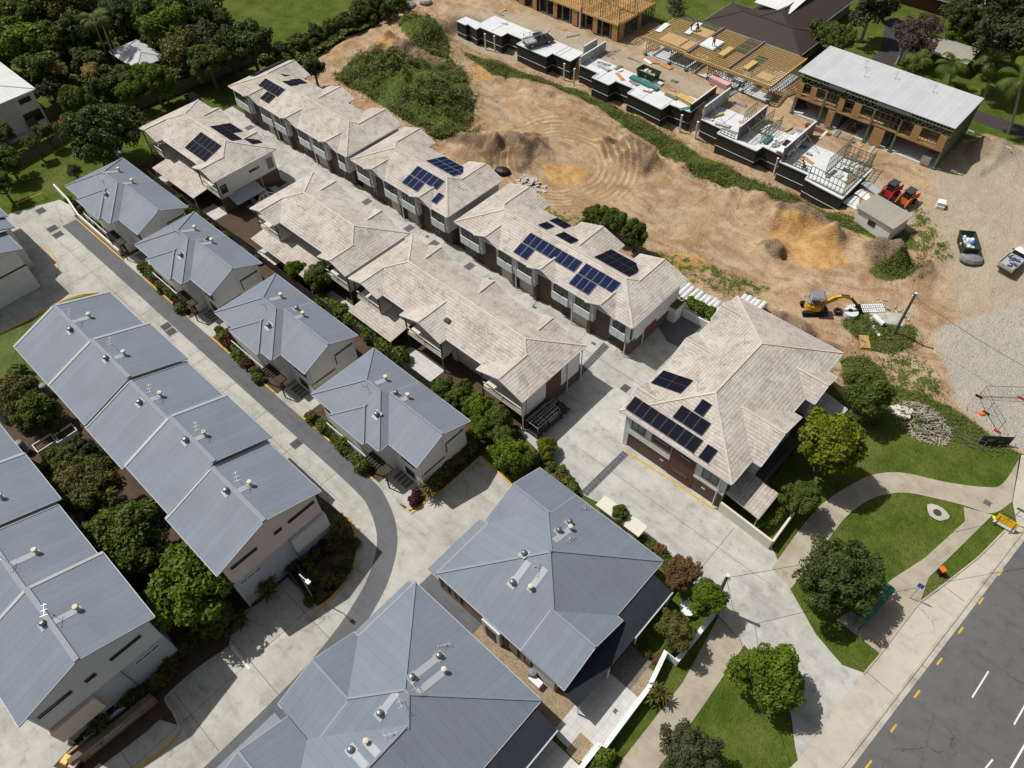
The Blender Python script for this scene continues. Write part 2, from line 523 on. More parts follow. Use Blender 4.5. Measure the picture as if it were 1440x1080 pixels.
M['car_white'] = mat('white_car_paint', (0.76, 0.77, 0.78), 0.25, spec=.5, var=.03)
M['car_silver'] = mat('silver_car_paint', (0.52, 0.53, 0.54), 0.3, metal=.3, var=.04)
M['solar_blue'] = grid_mat('solar_blue', (0.008, 0.013, 0.052), (0.016, .022, .062), .165, .165, .006, 0, rough=.55, var=.15)
M['solar_black'] = grid_mat('solar_black', (0.007, 0.008, 0.016), (0.012, .013, .022), .165, .165, .006, 0, rough=.55, var=.15)
M['solar_frame'] = mat('solar_frame', (0.20, 0.205, 0.22), 0.5)
LEAF = {
 'dark': leaf_mat('leaf_dark', (0.024, 0.044, 0.010), (0.080, 0.115, 0.026)),
 'mid': leaf_mat('leaf_mid', (0.030, 0.056, 0.008), (0.112, 0.160, 0.024)),
 'bright': leaf_mat('leaf_bright', (0.036, 0.075, 0.006), (0.125, 0.20, 0.012)),
 'lime': leaf_mat('leaf_lime', (0.036, 0.066, 0.005), (0.185, 0.225, 0.010)),
 'olive': leaf_mat('leaf_olive', (0.040, 0.050, 0.012), (0.135, 0.145, 0.035)),
 'grey': leaf_mat('leaf_greygreen', (0.030, 0.042, 0.018), (0.085, 0.105, 0.042)),
 'brown': leaf_mat('leaf_brown', (0.065, 0.038, 0.016), (0.185, 0.125, 0.045)),
 'dead': leaf_mat('leaf_dead', (0.055, 0.045, 0.036), (0.11, 0.09, 0.07)),
 'straw': leaf_mat('leaf_straw', (0.14, 0.125, 0.03), (0.36, 0.32, 0.11)),
 'red': leaf_mat('leaf_red', (0.030, 0.008, 0.010), (0.08, 0.022, 0.022)),
 'weed': leaf_mat('leaf_weed', (0.050, 0.078, 0.014), (0.155, 0.185, 0.048)),
}
ORD = 'first second third fourth fifth sixth seventh eighth ninth tenth eleventh twelfth thirteenth fourteenth fifteenth sixteenth seventeenth eighteenth'.split()
# ================================================================== SETTING: ground, paving, road
def inpoly(X, Y, poly):
    r = np.zeros(X.shape, bool)
    n = len(poly)
    for i in range(n):
        x0, y0 = poly[i][0], poly[i][1]; x1, y1 = poly[i - 1][0], poly[i - 1][1]
        c = ((y0 > Y) != (y1 > Y)) & (X < (x1 - x0) * (Y - y0) / (y1 - y0 + 1e-12) + x0)
        r ^= c
    return r

def PX(lst, z=0.0):
    return [P(a, b, z) for a, b in lst]

_lat = RNG.random((8, 64, 64))
def vnoise(X, Y, s, k):
    a = np.asarray(X) / s + 37.3 * k; b = np.asarray(Y) / s + 11.7 * k
    i = np.floor(a).astype(int); j = np.floor(b).astype(int)
    fx = a - i; fy = b - j
    fx = fx * fx * (3 - 2 * fx); fy = fy * fy * (3 - 2 * fy)
    L = _lat[k]
    g = lambda p, q: L[p % 64, q % 64]
    return (g(i, j) * (1 - fx) + g(i + 1, j) * fx) * (1 - fy) + (g(i, j + 1) * (1 - fx) + g(i + 1, j + 1) * fx) * fy

STREET = 2.2
xs = np.concatenate([[-1500, -900, -600, -420, -320, -260, -225], np.arange(-205, -110, 0.9), np.arange(-110, 14, 0.4), np.arange(14, 32, .8), [38, 50, 70, 110, 200, 500, 1500]])
ys = np.concatenate([[-1500, -700, -300, -150, -90, -60], np.arange(-42, 57, 1.0), np.arange(57, 104, .4), np.arange(104, 178, .9), [190, 220, 280, 400, 700, 1500]])
GX, GY = np.meshgrid(xs, ys, indexing='ij')

dirt_poly = PX([(372, 95), (425, 88), (455, 72), (500, 50), (548, 27), (585, 12), (640, -25)]) + [Vector((-110, 114.5, 0)), Vector((-44, 114.8, 0)), Vector((-41, 113.2, 0)), Vector((-17, 113.5, 0))] + \
    PX([(1375, 205), (1420, 222), (1475, 235), (1475, 640), (1436, 640), (1400, 618), (1372, 596), (1345, 575), (1300, 560), (1262, 540), (1248, 575), (1235, 600), (1205, 590)]) + [Vector((-10.2, 61.8, 0)), Vector((-23.5, 62, 0)), Vector((-33, 60.6, 0)), Vector((-108.5, 60.6, 0)), Vector((-109, 62, 0))] + PX([(430, 90)])
gravel_poly = PX([(1310, 470), (1330, 455), (1360, 448), (1475, 420), (1475, 640), (1436, 636), (1396, 612), (1370, 588), (1340, 562), (1330, 510)])
weed_polys = [PX(q) for q in (
    [(470, 112), (490, 92), (520, 84), (560, 84), (585, 92), (610, 100), (632, 84), (655, 104), (664, 130), (664, 165), (645, 186), (620, 195), (604, 192), (596, 180), (570, 172), (535, 150), (500, 130)],
    [(560, 42), (580, 30), (600, 33), (620, 52), (636, 76), (628, 84), (600, 80), (575, 66)],
    [(640, 70), (700, 88), (760, 103), (800, 115), (850, 135), (900, 163), (960, 193), (1010, 228), (1060, 253), (1110, 273), (1160, 298), (1210, 318), (1262, 330), (1285, 345), (1295, 362), (1250, 350), (1190, 328), (1150, 308), (1100, 292), (1040, 264), (980, 238), (930, 208), (880, 182), (840, 152), (800, 130), (740, 114), (690, 102)],
    [(1178, 452), (1212, 442), (1262, 455), (1290, 462), (1282, 488), (1255, 500), (1222, 492), (1196, 470)],
    [(1262, 555), (1290, 552), (1330, 570), (1372, 596), (1400, 618), (1436, 638), (1378, 636), (1262, 588), (1225, 600)],
    [(1180, 505), (1215, 500), (1240, 520), (1262, 560), (1235, 600), (1200, 600)],
    [(1218, 380), (1260, 372), (1292, 378), (1275, 394), (1235, 394)],
    [(600, 190), (650, 180), (690, 178), (660, 192), (620, 198)])]
sparse_polys = [PX(q) for q in (
    [(905, 345), (960, 352), (1020, 372), (1090, 395), (1075, 415), (1020, 412), (960, 392), (910, 368)],
    [(730, 265), (800, 300), (860, 300), (910, 340), (900, 352), (800, 320)],
    [(1230, 500), (1300, 500), (1330, 560), (1260, 560), (1240, 530)], [(1280, 300), (1310, 330), (1340, 370), (1290, 380), (1270, 340)])]
dark_polys = [PX(q) for q in (
    [(690, 205), (735, 190), (770, 188), (775, 205), (735, 240), (700, 236), (650, 205), (620, 200), (640, 196)],
    [(838, 192), (885, 195), (925, 215), (915, 238), (880, 230), (850, 212)],
    [(1085, 285), (1130, 296), (1165, 318), (1190, 345), (1170, 352), (1130, 330), (1090, 305)],
    [(1205, 350), (1250, 352), (1275, 366), (1268, 380), (1225, 378)], [(1060, 335), (1100, 335), (1120, 355), (1090, 358)],
    [(1085, 430), (1125, 445), (1150, 470), (1185, 500), (1175, 508), (1080, 440), (1040, 415)], [(1285, 372), (1310, 375), (1318, 398), (1290, 398)],
    [(545, 55), (615, 85), (650, 200), (540, 140), (480, 110)], [(1345, 225), (1400, 215), (1410, 245), (1370, 270), (1352, 262)])]
orange_polys = [PX(q) for q in ([(758, 228), (800, 226), (828, 232), (820, 250), (775, 252)], [(528, 62), (548, 55), (560, 70), (548, 82), (530, 78)],
    [(658, 95), (690, 92), (700, 105), (668, 110)], [(920, 350), (985, 350), (1010, 375), (950, 385)], [(1090, 300), (1160, 330), (1200, 370), (1150, 380), (1080, 330)])]
pale_polys = [PX(q, 1.2) for q in ([(1300, 245), (1475, 200), (1475, 430), (1350, 430), (1330, 360), (1310, 300)], [(640, 20), (760, 30), (1000, 130), (1180, 225), (1300, 300), (1310, 320), (1240, 290), (1120, 210), (900, 110), (640, 50)])]

m_dirt = inpoly(GX, GY, dirt_poly).astype(float)
m_grav = inpoly(GX, GY, gravel_poly).astype(float)
m_weed = np.zeros_like(m_dirt)
for q in weed_polys: m_weed[inpoly(GX, GY, q)] = 1
m_spar = np.zeros_like(m_dirt)
for q in sparse_polys: m_spar[inpoly(GX, GY, q)] = 1
m_dark = np.zeros_like(m_dirt)
for q in dark_polys: m_dark[inpoly(GX, GY, q)] = 1
m_oran = np.zeros_like(m_dirt)
for q in orange_polys: m_oran[inpoly(GX, GY, q)] = 1
m_pale = np.zeros_like(m_dirt)
for q in pale_polys: m_pale[inpoly(GX, GY, q)] = 1
def blur(a, n):
    for _ in range(n):
        a[1:-1, 1:-1] = (a[1:-1, 1:-1] * 2 + a[:-2, 1:-1] + a[2:, 1:-1] + a[1:-1, :-2] + a[1:-1, 2:]) / 6
    return a
for a in (m_dirt, m_grav, m_weed): blur(a, 4)
for a in (m_dark, m_oran, m_spar): blur(a, 3)
blur(m_pale, 14)

def gh(X, Y):
    w = ss(-104, -101, X) * (1 - ss(-27, -22, X))
    return STREET * (w * ss(94.2, 96.5, Y) + (1 - w) * ss(80, 101, Y))
GZ = gh(GX, GY)
for px, py, h, sx, sy in ((560, 122, 2.4, 8, 5), (632, 140, 1.8, 4, 6), (600, 58, 2.2, 5, 5), (725, 210, 1.8, 6, 3.5), (885, 212, 1.3, 5, 2), (1130, 312, .9, 5, 1.6), (1240, 362, 1.5, 3.5, 1.6),
                          (1088, 347, .9, 2, 2), (790, 150, .9, 8, 5), (640, 190, 1.2, 5, 2), (1285, 585, 1.0, 3, 2), (1400, 240, .7, 4, 3), (700, 12, 1.0, 4, 2), (500, 75, 1.2, 6, 4), (1000, 285, .7, 5, 2)):
    c = P(px, py)
    GZ += h * np.exp(-((GX - c.x) / sx) ** 2 - ((GY - c.y) / sy) ** 2) * np.clip(m_dirt + m_weed, 0, 1)
rough = (vnoise(GX, GY, 5.5, 5) - .5) * .7 + (vnoise(GX, GY, 2.6, 0) - .5) * .6 + (vnoise(GX, GY, 1.25, 1) - .5) * .5 * (.35 + m_dark) + (vnoise(GX, GY, 0.7, 2) - .5) * .28 * (.3 + m_dark)
GZ += rough * m_dirt * (1 - .8 * m_grav) * (1 - .75 * m_pale) * (0.75 + .9 * m_dark) * np.clip((GY - 60.5) / 3 + (GX > -9), 0, 1)
ridged = 1 - np.abs(2 * vnoise(GX, GY, 2.0, 6) - 1)
ridge2 = 1 - np.abs(2 * vnoise(GX, GY, .95, 7) - 1)
off = GY > 62.5
GZ += m_dark * off * (.8 * (ridged - .45) + .45 * (ridge2 - .5))
hr = random.Random(3)
def heaps(p, q, n, hh, ss_, spread):
    a, c = P(*p), P(*q)
    for k in range(n):
        m = a.lerp(c, hr.random()); x, y = m.x + hr.gauss(0, spread), m.y + hr.gauss(0, spread)
        hgt, sx, sy = hr.uniform(.4, 1) * hh * .62, hr.uniform(.6, 1.3) * ss_, hr.uniform(.6, 1.3) * ss_
        global GZ
        GZ += hgt * np.exp(-(((GX - x) / sx) ** 2 + ((GY - y) / sy) ** 2) ** 1.0) * m_dirt * off
heaps((850, 196), (930, 232), 12, 1.2, 1.2, .8); heaps((1010, 262), (1190, 352), 26, 1.3, 1.2, .9); heaps((650, 205), (765, 205), 22, 1.3, 1.5, 1.4); heaps((1215, 360), (1270, 372), 10, 1.2, 1.1, .6)
heaps((500, 60), (640, 140), 18, .9, 1.3, 2.0); heaps((540, 60), (600, 40), 8, 1.0, 1.0, 1.2); heaps((700, 110), (1180, 350), 40, .45, 1.0, 5); heaps((1290, 600), (1320, 570), 8, .6, .8, 1.0); heaps((1360, 235), (1400, 225), 10, 1.1, 1.0, 1.2)
# the pit between the tiled rows and the slab bank lies lower, with a ragged scarp below the weeds
edge_n = (vnoise(GX, GY, 4.5, 1) - .5) * 4 + (vnoise(GX, GY, 1.6, 2) - .5) * 1.6
GZ -= 1.0 * ss(63.5, 71, GY) * (1 - ss(84.2, 85.8, GY + edge_n)) * ss(-92, -84, GX) * (1 - ss(-26, -20, GX))
# trench at the foot of the basement walls
GZ -= .8 * ss(88.5, 91, GY) * (1 - ss(94.2, 96.5, GY)) * ss(-103, -101, GX) * (1 - ss(-27, -25, GX))
GZ -= 0.03
def gz(x, y):
    i = int(np.clip(np.searchsorted(xs, x) - 1, 0, len(xs) - 2)); j = int(np.clip(np.searchsorted(ys, y) - 1, 0, len(ys) - 2))
    fx = (x - xs[i]) / (xs[i + 1] - xs[i]); fy = (y - ys[j]) / (ys[j + 1] - ys[j])
    return float(GZ[i, j] * (1 - fx) * (1 - fy) + GZ[i + 1, j] * fx * (1 - fy) + GZ[i, j + 1] * (1 - fx) * fy + GZ[i + 1, j + 1] * fx * fy)
def G(px, py):
    """ground point seen at a photo position, on the real terrain"""
    z = 0.0
    for _ in range(8):
        q = P(px, py, z); z = gz(q.x, q.y)
    return Vector((q.x, q.y, z))

def make_ground():
    nx, ny = len(xs), len(ys)
    me = bpy.data.meshes.new('ground')
    idx = np.arange(nx * ny).reshape(nx, ny)
    f = np.stack([idx[:-1, :-1], idx[1:, :-1], idx[1:, 1:], idx[:-1, 1:]], -1).reshape(-1, 4)
    me.vertices.add(nx * ny); me.loops.add(len(f) * 4); me.polygons.add(len(f))
    me.vertices.foreach_set('co', np.stack([GX, GY, GZ], -1).reshape(-1).astype(np.float32))
    me.loops.foreach_set('vertex_index', f.reshape(-1).astype(np.int32))
    me.polygons.foreach_set('loop_start', (np.arange(len(f)) * 4).astype(np.int32))
    me.polygons.foreach_set('loop_total', np.full(len(f), 4, np.int32))
    me.polygons.foreach_set('use_smooth', np.ones(len(f), bool))
    me.update(calc_edges=True)
    one = np.ones_like(m_dirt)
    for nm, chans in (('soils', (m_dirt, m_grav, m_dark)), ('soils_b', (m_oran, m_weed, m_pale)), ('soils_c', (m_spar, one, one))):
        a = me.color_attributes.new(nm, 'FLOAT_COLOR', 'POINT')
        a.data.foreach_set('color', np.stack([*chans, one], -1).reshape(-1).astype(np.float32))
    o = bpy.data.objects.new('ground', me); COL.objects.link(o)
    m, nt, b = nodes('terrain')
    p = wpos(nt)
    def attr(n):
        a = nt.nodes.new('ShaderNodeAttribute'); a.attribute_name = n
        s = nt.nodes.new('ShaderNodeSeparateColor'); nt.links.new(a.outputs['Color'], s.inputs[0]); return s.outputs
    A, B, C = attr('soils'), attr('soils_b'), attr('soils_c')
    n1 = noise(nt, p, 0.12, 5, .6); n2 = noise(nt, p, 0.9, 5, .62); n3 = noise(nt, p, 5, 3, .6); n4 = noise(nt, p, 0.35, 6, .65)
    edge = mth(nt, 'ADD', mth(nt, 'MULTIPLY', mth(nt, 'SUBTRACT', n2, .5), .9), mth(nt, 'MULTIPLY', mth(nt, 'SUBTRACT', n3, .5), .5))
    def thr(x, k=1.0, soft=.12):
        return ramp(nt, mth(nt, 'ADD', x, mth(nt, 'MULTIPLY', edge, k)), .5 - soft, .5 + soft)
    n5 = noise(nt, p, 2.2, 4, .65)
    grass = mix(nt, ramp(nt, n4, .35, .68), (0.050, 0.086, 0.010), (0.112, 0.142, 0.024))
    grass = mix(nt, mth(nt, 'MULTIPLY', ramp(nt, n1, .50, .66), .6), grass, (0.155, 0.155, 0.045))
    grass = mix(nt, mth(nt, 'MULTIPLY', ramp(nt, n5, .48, .68), .55), grass, (0.030, 0.058, 0.006))
    grass = mix(nt, mth(nt, 'MULTIPLY', ramp(nt, n3, .55, .75), .5), grass, (0.150, 0.185, 0.045))
    mp = nt.nodes.new('ShaderNodeMapping'); mp.inputs['Scale'].default_value = (.10, .9, 1); mp.inputs['Rotation'].default_value = (0, 0, .25)
    wv = nt.nodes.new('ShaderNodeVectorMath'); wv.operation = 'MULTIPLY_ADD'
    wn_ = nt.nodes.new('ShaderNodeTexNoise'); wn_.inputs['Scale'].default_value = .06; nt.links.new(p, wn_.inputs['Vector'])
    nt.links.new(wn_.outputs['Color'], wv.inputs[0]); wv.inputs[1].default_value = (14, 14, 0); nt.links.new(p, wv.inputs[2])
    nt.links.new(wv.outputs[0], mp.inputs[0])
    trk = noise(nt, mp.outputs[0], 1.0, 6, .68)
    dirt = mix(nt, ramp(nt, n1, .38, .62), (0.42, 0.295, 0.178), (0.32, 0.198, 0.108))
    dirt = mix(nt, mth(nt, 'MULTIPLY', ramp(nt, n4, .46, .62), .85), dirt, (0.48, 0.375, 0.262))
    dirt = mix(nt, mth(nt, 'MULTIPLY', ramp(nt, trk, .50, .64), .62), dirt, (0.245, 0.155, 0.085))
    dirt = mix(nt, mth(nt, 'MULTIPLY', ramp(nt, trk, .44, .34), .45), dirt, (0.52, 0.39, 0.25))
    dirt = mix(nt, mth(nt, 'MULTIPLY', ramp(nt, n2, .54, .68), .6), dirt, (0.215, 0.135, 0.078))
    dirt = mix(nt, mth(nt, 'MULTIPLY', ramp(nt, n3, .56, .70), .45), dirt, (0.56, 0.48, 0.37))
    dirt = mix(nt, mth(nt, 'MULTIPLY', thr(A[2], 1.0, .18), .85), dirt, mix(nt, ramp(nt, n3, .35, .65), (0.115, 0.077, 0.052), (0.27, 0.195, 0.135)))
    dirt = mix(nt, mth(nt, 'MULTIPLY', thr(B[0], .9, .2), .8), dirt, mix(nt, ramp(nt, n2, .4, .6), (0.40, 0.205, 0.065), (0.55, 0.36, 0.15)))
    # wheel arcs left by the turning machines
    c0 = P(782, 224)
    vd = nt.nodes.new('ShaderNodeVectorMath'); vd.operation = 'DISTANCE'; nt.links.new(p, vd.inputs[0]); vd.inputs[1].default_value = (c0.x, c0.y, -.5)
    dd = vd.outputs['Value']
    arc = mth(nt, 'SINE', mth(nt, 'ADD', mth(nt, 'MULTIPLY', dd, 6.8), mth(nt, 'MULTIPLY', n2, 3.0)))
    am = mth(nt, 'MULTIPLY', mth(nt, 'MULTIPLY', ramp(nt, dd, 4.5, 7), ramp(nt, dd, 15, 11)), ramp(nt, n4, .42, .58))
    dirt = mix(nt, mth(nt, 'MULTIPLY', mth(nt, 'MULTIPLY', am, ramp(nt, arc, .1, .9)), .7), dirt, (0.56, 0.38, 0.19))
    dirt = mix(nt, mth(nt, 'MULTIPLY', mth(nt, 'MULTIPLY', am, ramp(nt, arc, -.1, -.9)), .6), dirt, (0.25, 0.155, 0.08))
    pale = mix(nt, ramp(nt, n4, .35, .7), (0.45, 0.395, 0.315), (0.34, 0.29, 0.22))
    dirt = mix(nt, mth(nt, 'MULTIPLY', B[2], .8), dirt, pale)
    grav = mix(nt, ramp(nt, n3, .35, .65), (0.30, 0.275, 0.24), (0.46, 0.43, 0.385))
    grav = mix(nt, mth(nt, 'MULTIPLY', ramp(nt, n4, .45, .7), .5), grav, (0.50, 0.43, 0.33))
    dirt = mix(nt, thr(A[1], 1.1, .3), dirt, grav)
    col = mix(nt, thr(A[0], .6), grass, dirt)
    wd = mix(nt, ramp(nt, n5, .35, .65), (0.042, 0.074, 0.010), (0.115, 0.145, 0.035))
    col = mix(nt, thr(B[1], 1.0), col, wd)
    col = mix(nt, thr(mth(nt, 'MULTIPLY', C[0], .52), 2.2, .1), col, wd)
    nt.links.new(col, b.inputs['Base Color'])
    b.inputs['Roughness'].default_value = 0.95
    b.inputs['Specular IOR Level'].default_value = 0.1
    bump(nt, b, mth(nt, 'ADD', mth(nt, 'MULTIPLY', n2, .6), mth(nt, 'MULTIPLY', n3, .4)), 1.0, .45)
    me.materials.append(m)
    tag(o, kind='structure')
    # the same turf for the raised lawns
    m2, nt, b = nodes('turf')
    p = wpos(nt)
    n3 = noise(nt, p, 5, 3, .6); n4 = noise(nt, p, 0.35, 6, .65); n2 = noise(nt, p, .9, 4)
    g = mix(nt, ramp(nt, n4, .35, .68), (0.050, 0.086, 0.010), (0.112, 0.142, 0.024))
    g = mix(nt, mth(nt, 'MULTIPLY', ramp(nt, n2, .58, .75), .7), g, (0.17, 0.16, 0.075))
    g = mix(nt, mth(nt, 'MULTIPLY', ramp(nt, n3, .45, .75), .6), g, (0.026, 0.048, 0.006))
    nt.links.new(g, b.inputs['Base Color']); b.inputs['Roughness'].default_value = .95
    bump(nt, b, n3, .9, .15)
    M['turf'] = m2
make_ground()

def struct(name, mb, m):
    return tag(mb.build(name, m, org=(0, 0, 0)), kind='structure')

def offset_strip(pts, w):
    """left and right edges of a band of width w round a polyline"""
    pts = [Vector((p[0], p[1], 0)) for p in pts]
    L, Rr = [], []
    for i, p in enumerate(pts):
        d = (pts[min(i + 1, len(pts) - 1)] - pts[max(i - 1, 0)]).normalized()
        n = Vector((-d.y, d.x, 0)) * (w / 2)
        L.append(p + n); Rr.append(p - n)
    return L, Rr

def band(mb, pts, w, z, m=0):
    L, Rr = offset_strip(pts, w)
    for i in range(len(L) - 1):
        mb.face([(Rr[i].x, Rr[i].y, z), (Rr[i + 1].x, Rr[i + 1].y, z), (L[i + 1].x, L[i + 1].y, z), (L[i].x, L[i].y, z)], m)

def kerb_band(mb, pts, w, z0, z1, m=0):
    L, Rr = offset_strip(pts, w)
    for i in range(len(L) - 1):
        a, b_, c, d = Rr[i], Rr[i + 1], L[i + 1], L[i]
        mb.face([(v.x, v.y, z1) for v in (a, b_, c, d)], m)
        mb.face([(a.x, a.y, z0), (b_.x, b_.y, z0), (b_.x, b_.y, z1), (a.x, a.y, z1)], m)
        mb.face([(c.x, c.y, z0), (d.x, d.y, z0), (d.x, d.y, z1), (c.x, c.y, z1)], m)

def smooth_line(pts, n=6):
    out = []
    pts = [Vector((p[0], p[1], 0)) for p in pts]
    for i in range(len(pts) - 1):
        p0, p1, p2, p3 = pts[max(i - 1, 0)], pts[i], pts[i + 1], pts[min(i + 2, len(pts) - 1)]
        for k in range(n):
            t = k / n
            out.append(0.5 * ((2 * p1) + (p2 - p0) * t + (2 * p0 - 5 * p1 + 4 * p2 - p3) * t * t + (3 * p1 - p0 - 3 * p2 + p3) * t ** 3))
    out.append(pts[-1])
    return out

# ---- driveway of the blue-roofed complex (left)
mb = MB()
mb.sheet(PX([(-90, 560), (-60, 340), (18, 299), (84, 281), (98, 288)]) + [Vector((-103.9, 19.25, 0)), Vector((-34.5, 19.25, 0))] +
         PX([(560, 707), (569, 716), (592, 700), (625, 688), (676, 641), (737, 697), (735, 760), (600, 840)]) + [Vector((-26.5, 5, 0)), Vector((-26.5, -45, 0)), Vector((-75, -45, 0)), Vector((-110, -20, 0))], 0.02)
for a in np.arange(-98, -40, 6.1):
    mb.box(a, a + .05, 13.2, 17, .021, .026, 1)
for b_ in (11.5, 5.5, -.5, -6.5, -12):
    mb.box(-37, -29.2, b_, b_ + .05, .021, .026, 1)
mb.box(-104, -40, 15.1, 15.14, .021, .026, 1)
mb.box(-33.4, -33.36, -20, 9, .021, .026, 1)
for a in (-80, -86, -92):
    mb.box(a, a + .05, 8, 13, .021, .026, 1)
struct('driveway', mb, [M['conc'], M['joint']])
mb = MB()
band(mb, smooth_line([(-104, 18.0), (-80, 18), (-55, 18), (-41, 18), (-37, 17.5), (-33.4, 15.6), (-31.0, 12.5), (-29.6, 9), (-28.7, 5), (-28.2, 0), (-28.0, -10), (-28, -20), (-28, -40)]), 2.0, .034)
struct('driveway_edge_strip', mb, M['strip'])
# yellow kerb lines
mb = MB()
for a0, a1 in ((-104, -90.8), (-86.2, -74.6), (-70, -56.8), (-52, -39.6)):
    kerb_band(mb, [(a0, 19.1), (a1, 19.1)], .17, 0, .10)
struct('yellow_kerb', mb, M['yellow'])
mb = MB()
kerb_band(mb, smooth_line(PX([(0, 469), (45, 447), (85, 425), (112, 415), (138, 412)])), .22, 0, .1)
kerb_band(mb, smooth_line(PX([(488, 728), (497, 742), (502, 774), (498, 794), (487, 815), (472, 835), (440, 865)])), .2, 0, .1)
kerb_band(mb, smooth_line(PX([(577, 722), (590, 713), (603, 700)])), .28, 0, .1)
kerb_band(mb, PX([(603, 700), (625, 687), (676, 642)]), .14, 0, .1)
kerb_band(mb, PX([(676, 642), (705, 668), (735, 697)]), .16, 0, .1)
kerb_band(mb, smooth_line(PX([(252, 1030), (235, 1050), (210, 1070), (160, 1105)])), .2, 0, .1)
kerb_band(mb, smooth_line(PX([(62, 345), (75, 360), (82, 375), (80, 388)])), .16, 0, .1)
struct('yellow_kerb_line', mb, M['yellow'])
mb = MB()
kerb_band(mb, smooth_line(PX([(325, 910), (280, 940), (240, 975), (234, 985), (245, 1003), (252, 1020), (252, 1030)])), .22, 0, .1)
kerb_band(mb, smooth_line(PX([(75, 1080), (88, 1095)])), .22, 0, .1)
struct('kerb', mb, M['kerbc'])
# lawn beside the long row, soil beds
mb = MB()
mb.sheet(smooth_line(PX([(-40, 490), (0, 471), (45, 449), (85, 427), (112, 417), (138, 413), (160, 424)]))[::1] + PX([(80, 560), (30, 640), (-60, 640)]), .055)
struct('lawn', mb, M['turf'])
mb = MB()
mb.sheet([(-76.5, -4.5), (-37.6, -4.5), (-37.6, 2.6), (-76.5, 2.6)], .065)
mb.sheet(PX([(300, 800), (440, 690), (487, 728), (496, 742), (501, 774), (497, 794), (486, 815), (471, 835), (447, 853), (432, 838), (404, 812), (362, 850), (330, 865), (322, 908), (280, 938), (238, 973), (232, 985), (243, 1003), (250, 1020), (225, 1012), (205, 1030), (120, 1095), (75, 1078), (110, 1040), (150, 960), (215, 880)]), .045)
struct('garden_soil', mb, M['soil'])
mb = MB()
mb.sheet([(-105, 19.2), (-34.3, 19.2)] + PX([(576, 720), (603, 699), (625, 686), (676, 640)]) + [Vector((-34.5, 33.4, 0)), Vector((-105, 31.5, 0))], .026)
mb.sheet([(-109, 31.4), (-32.6, 31.4), (-32.6, 36.6), (-109, 36.6)], .026)
mb.sheet(PX([(680, 637), (742, 692), (760, 670), (748, 632), (730, 615), (690, 610)]), .030)
struct('cottage_garden_soil', mb, M['soil'])
mb = MB()
for a1 in (-86.4, -69.8, -51.8, -34.2):
    mb.sheet([(a1 - 4.6, 19.2), (a1 + .2, 19.2), (a1 + .2, 22.6), (a1 - 4.6, 22.6)], .05)
    for k in range(4):
        mb.box(a1 - 4.0 + k * .55, a1 - 3.6 + k * .55, 20.6, 21.8, .052, .058, 1)
struct('cottage_path', mb, [M['conc'], M['joint']])

# ---- driveway of the tiled-roof complex (right)
mb = MB()
mb.sheet([(-112, 44), (-88, 44), (-88, 36.5), (-80, 36.5), (-80, 44), (-32.6, 44), (-32.6, 33.6)] + PX([(742, 620), (765, 642), (780, 652), (812, 692), (840, 706), (860, 722), (905, 757), (940, 790), (985, 830), (1012, 868), (1047, 907), (1090, 960), (1112, 1003), (1118, 1050), (1122, 1069), (1214, 946), (1184, 935), (1148, 893), (1112, 830), (1086, 770), (1003, 714)]) + [Vector((-11.2, 40, 0)), Vector((-23, 40, 0)), Vector((-23, 61.5, 0)), Vector((-30.6, 61.5, 0)), Vector((-30.6, 50.6, 0)), Vector((-112, 50.6, 0))], .022)
mb.box(-90, -24, 47.4, 47.44, .023, .028, 1)
mb.box(-26, -4, 36.2, 36.24, .023, .028, 1)
for a in range(-100, -30, 8):
    mb.box(a, a + .05, 44, 50, .023, .028, 1)
mb.box(-9, -8.95, 30, 39, .023, .028, 1)
struct('shared_driveway', mb, [M['conc_pale'], M['joint']])
mb = MB()
mb.sheet(PX([(965, 436), (1000, 457), (962, 492), (938, 480), (924, 457)]), .034)
struct('wet_shaded_patch', mb, M['strip'])  # wet concrete; the shadow lying on it is put into the dark colour
mb = MB()
mb.sheet(PX([(817, 691), (826, 698), (884, 640), (876, 634)]), .034)
mb.sheet(PX([(802, 531), (811, 536), (857, 488), (849, 482)]), .034)
for px, py in ((519, 282), (613, 341), (661, 374), (354, 178), (580, 318)):
    c = P(px, py)
    mb.sheet([(c.x - .55, 44.2), (c.x + .55, 44.2), (c.x + .55, 49.4), (c.x - .55, 49.4)], .034)
struct('paver_strip', mb, M['paver_dark'])
mb = MB()
kerb_band(mb, PX([(880, 635), (941, 674), (1003, 716)]), .2, 0, .05)
struct('yellow_door_line', mb, M['yellow'])

# ---- road, verge, footpaths
ka, kb = P(1185, 1080), P(1392, 810)
kd = (kb - ka).normalized(); kn = Vector((kd.y, -kd.x, 0))      # kn points into the road
def RD(s, off):
    q = ka + kd * s + kn * off
    return Vector((q.x, q.y, 0))
mb = MB()
mb.sheet([RD(-300, .45), RD(-300, 16), RD(300, 16), RD(300, .45)], .0)
struct('road', mb, M['asphalt'])
mb = MB()
for s0 in range(-60, 120, 12):
    mb.face([(*RD(s0, -.02).xy, .02), (*RD(s0, .45).xy, .015), (*RD(s0 + 11.95, .45).xy, .015), (*RD(s0 + 11.95, -.02).xy, .02)], 0)
    mb.box(0, 0.001, 0, .001, -.5, -.49)
kerb_band(mb, [RD(s, -.12) for s in range(-60, 121, 12)], .2, 0, .12)
struct('road_kerb', mb, M['kerbc'])
mb = MB()
y0, y1 = P(1379.5, 845), P(1221.5, 1075)
for k in range(-6, 12):
    c = y0 + (y1 - y0) * (k / 5)
    mb.face([(*(c + kd * a + kn * w).xy, .006) for a, w in ((-.42, -.075), (-.42, .075), (.42, .075), (.42, -.075))][::-1])
struct('yellow_road_dash', mb, M['yellow_road'])
mb = MB()
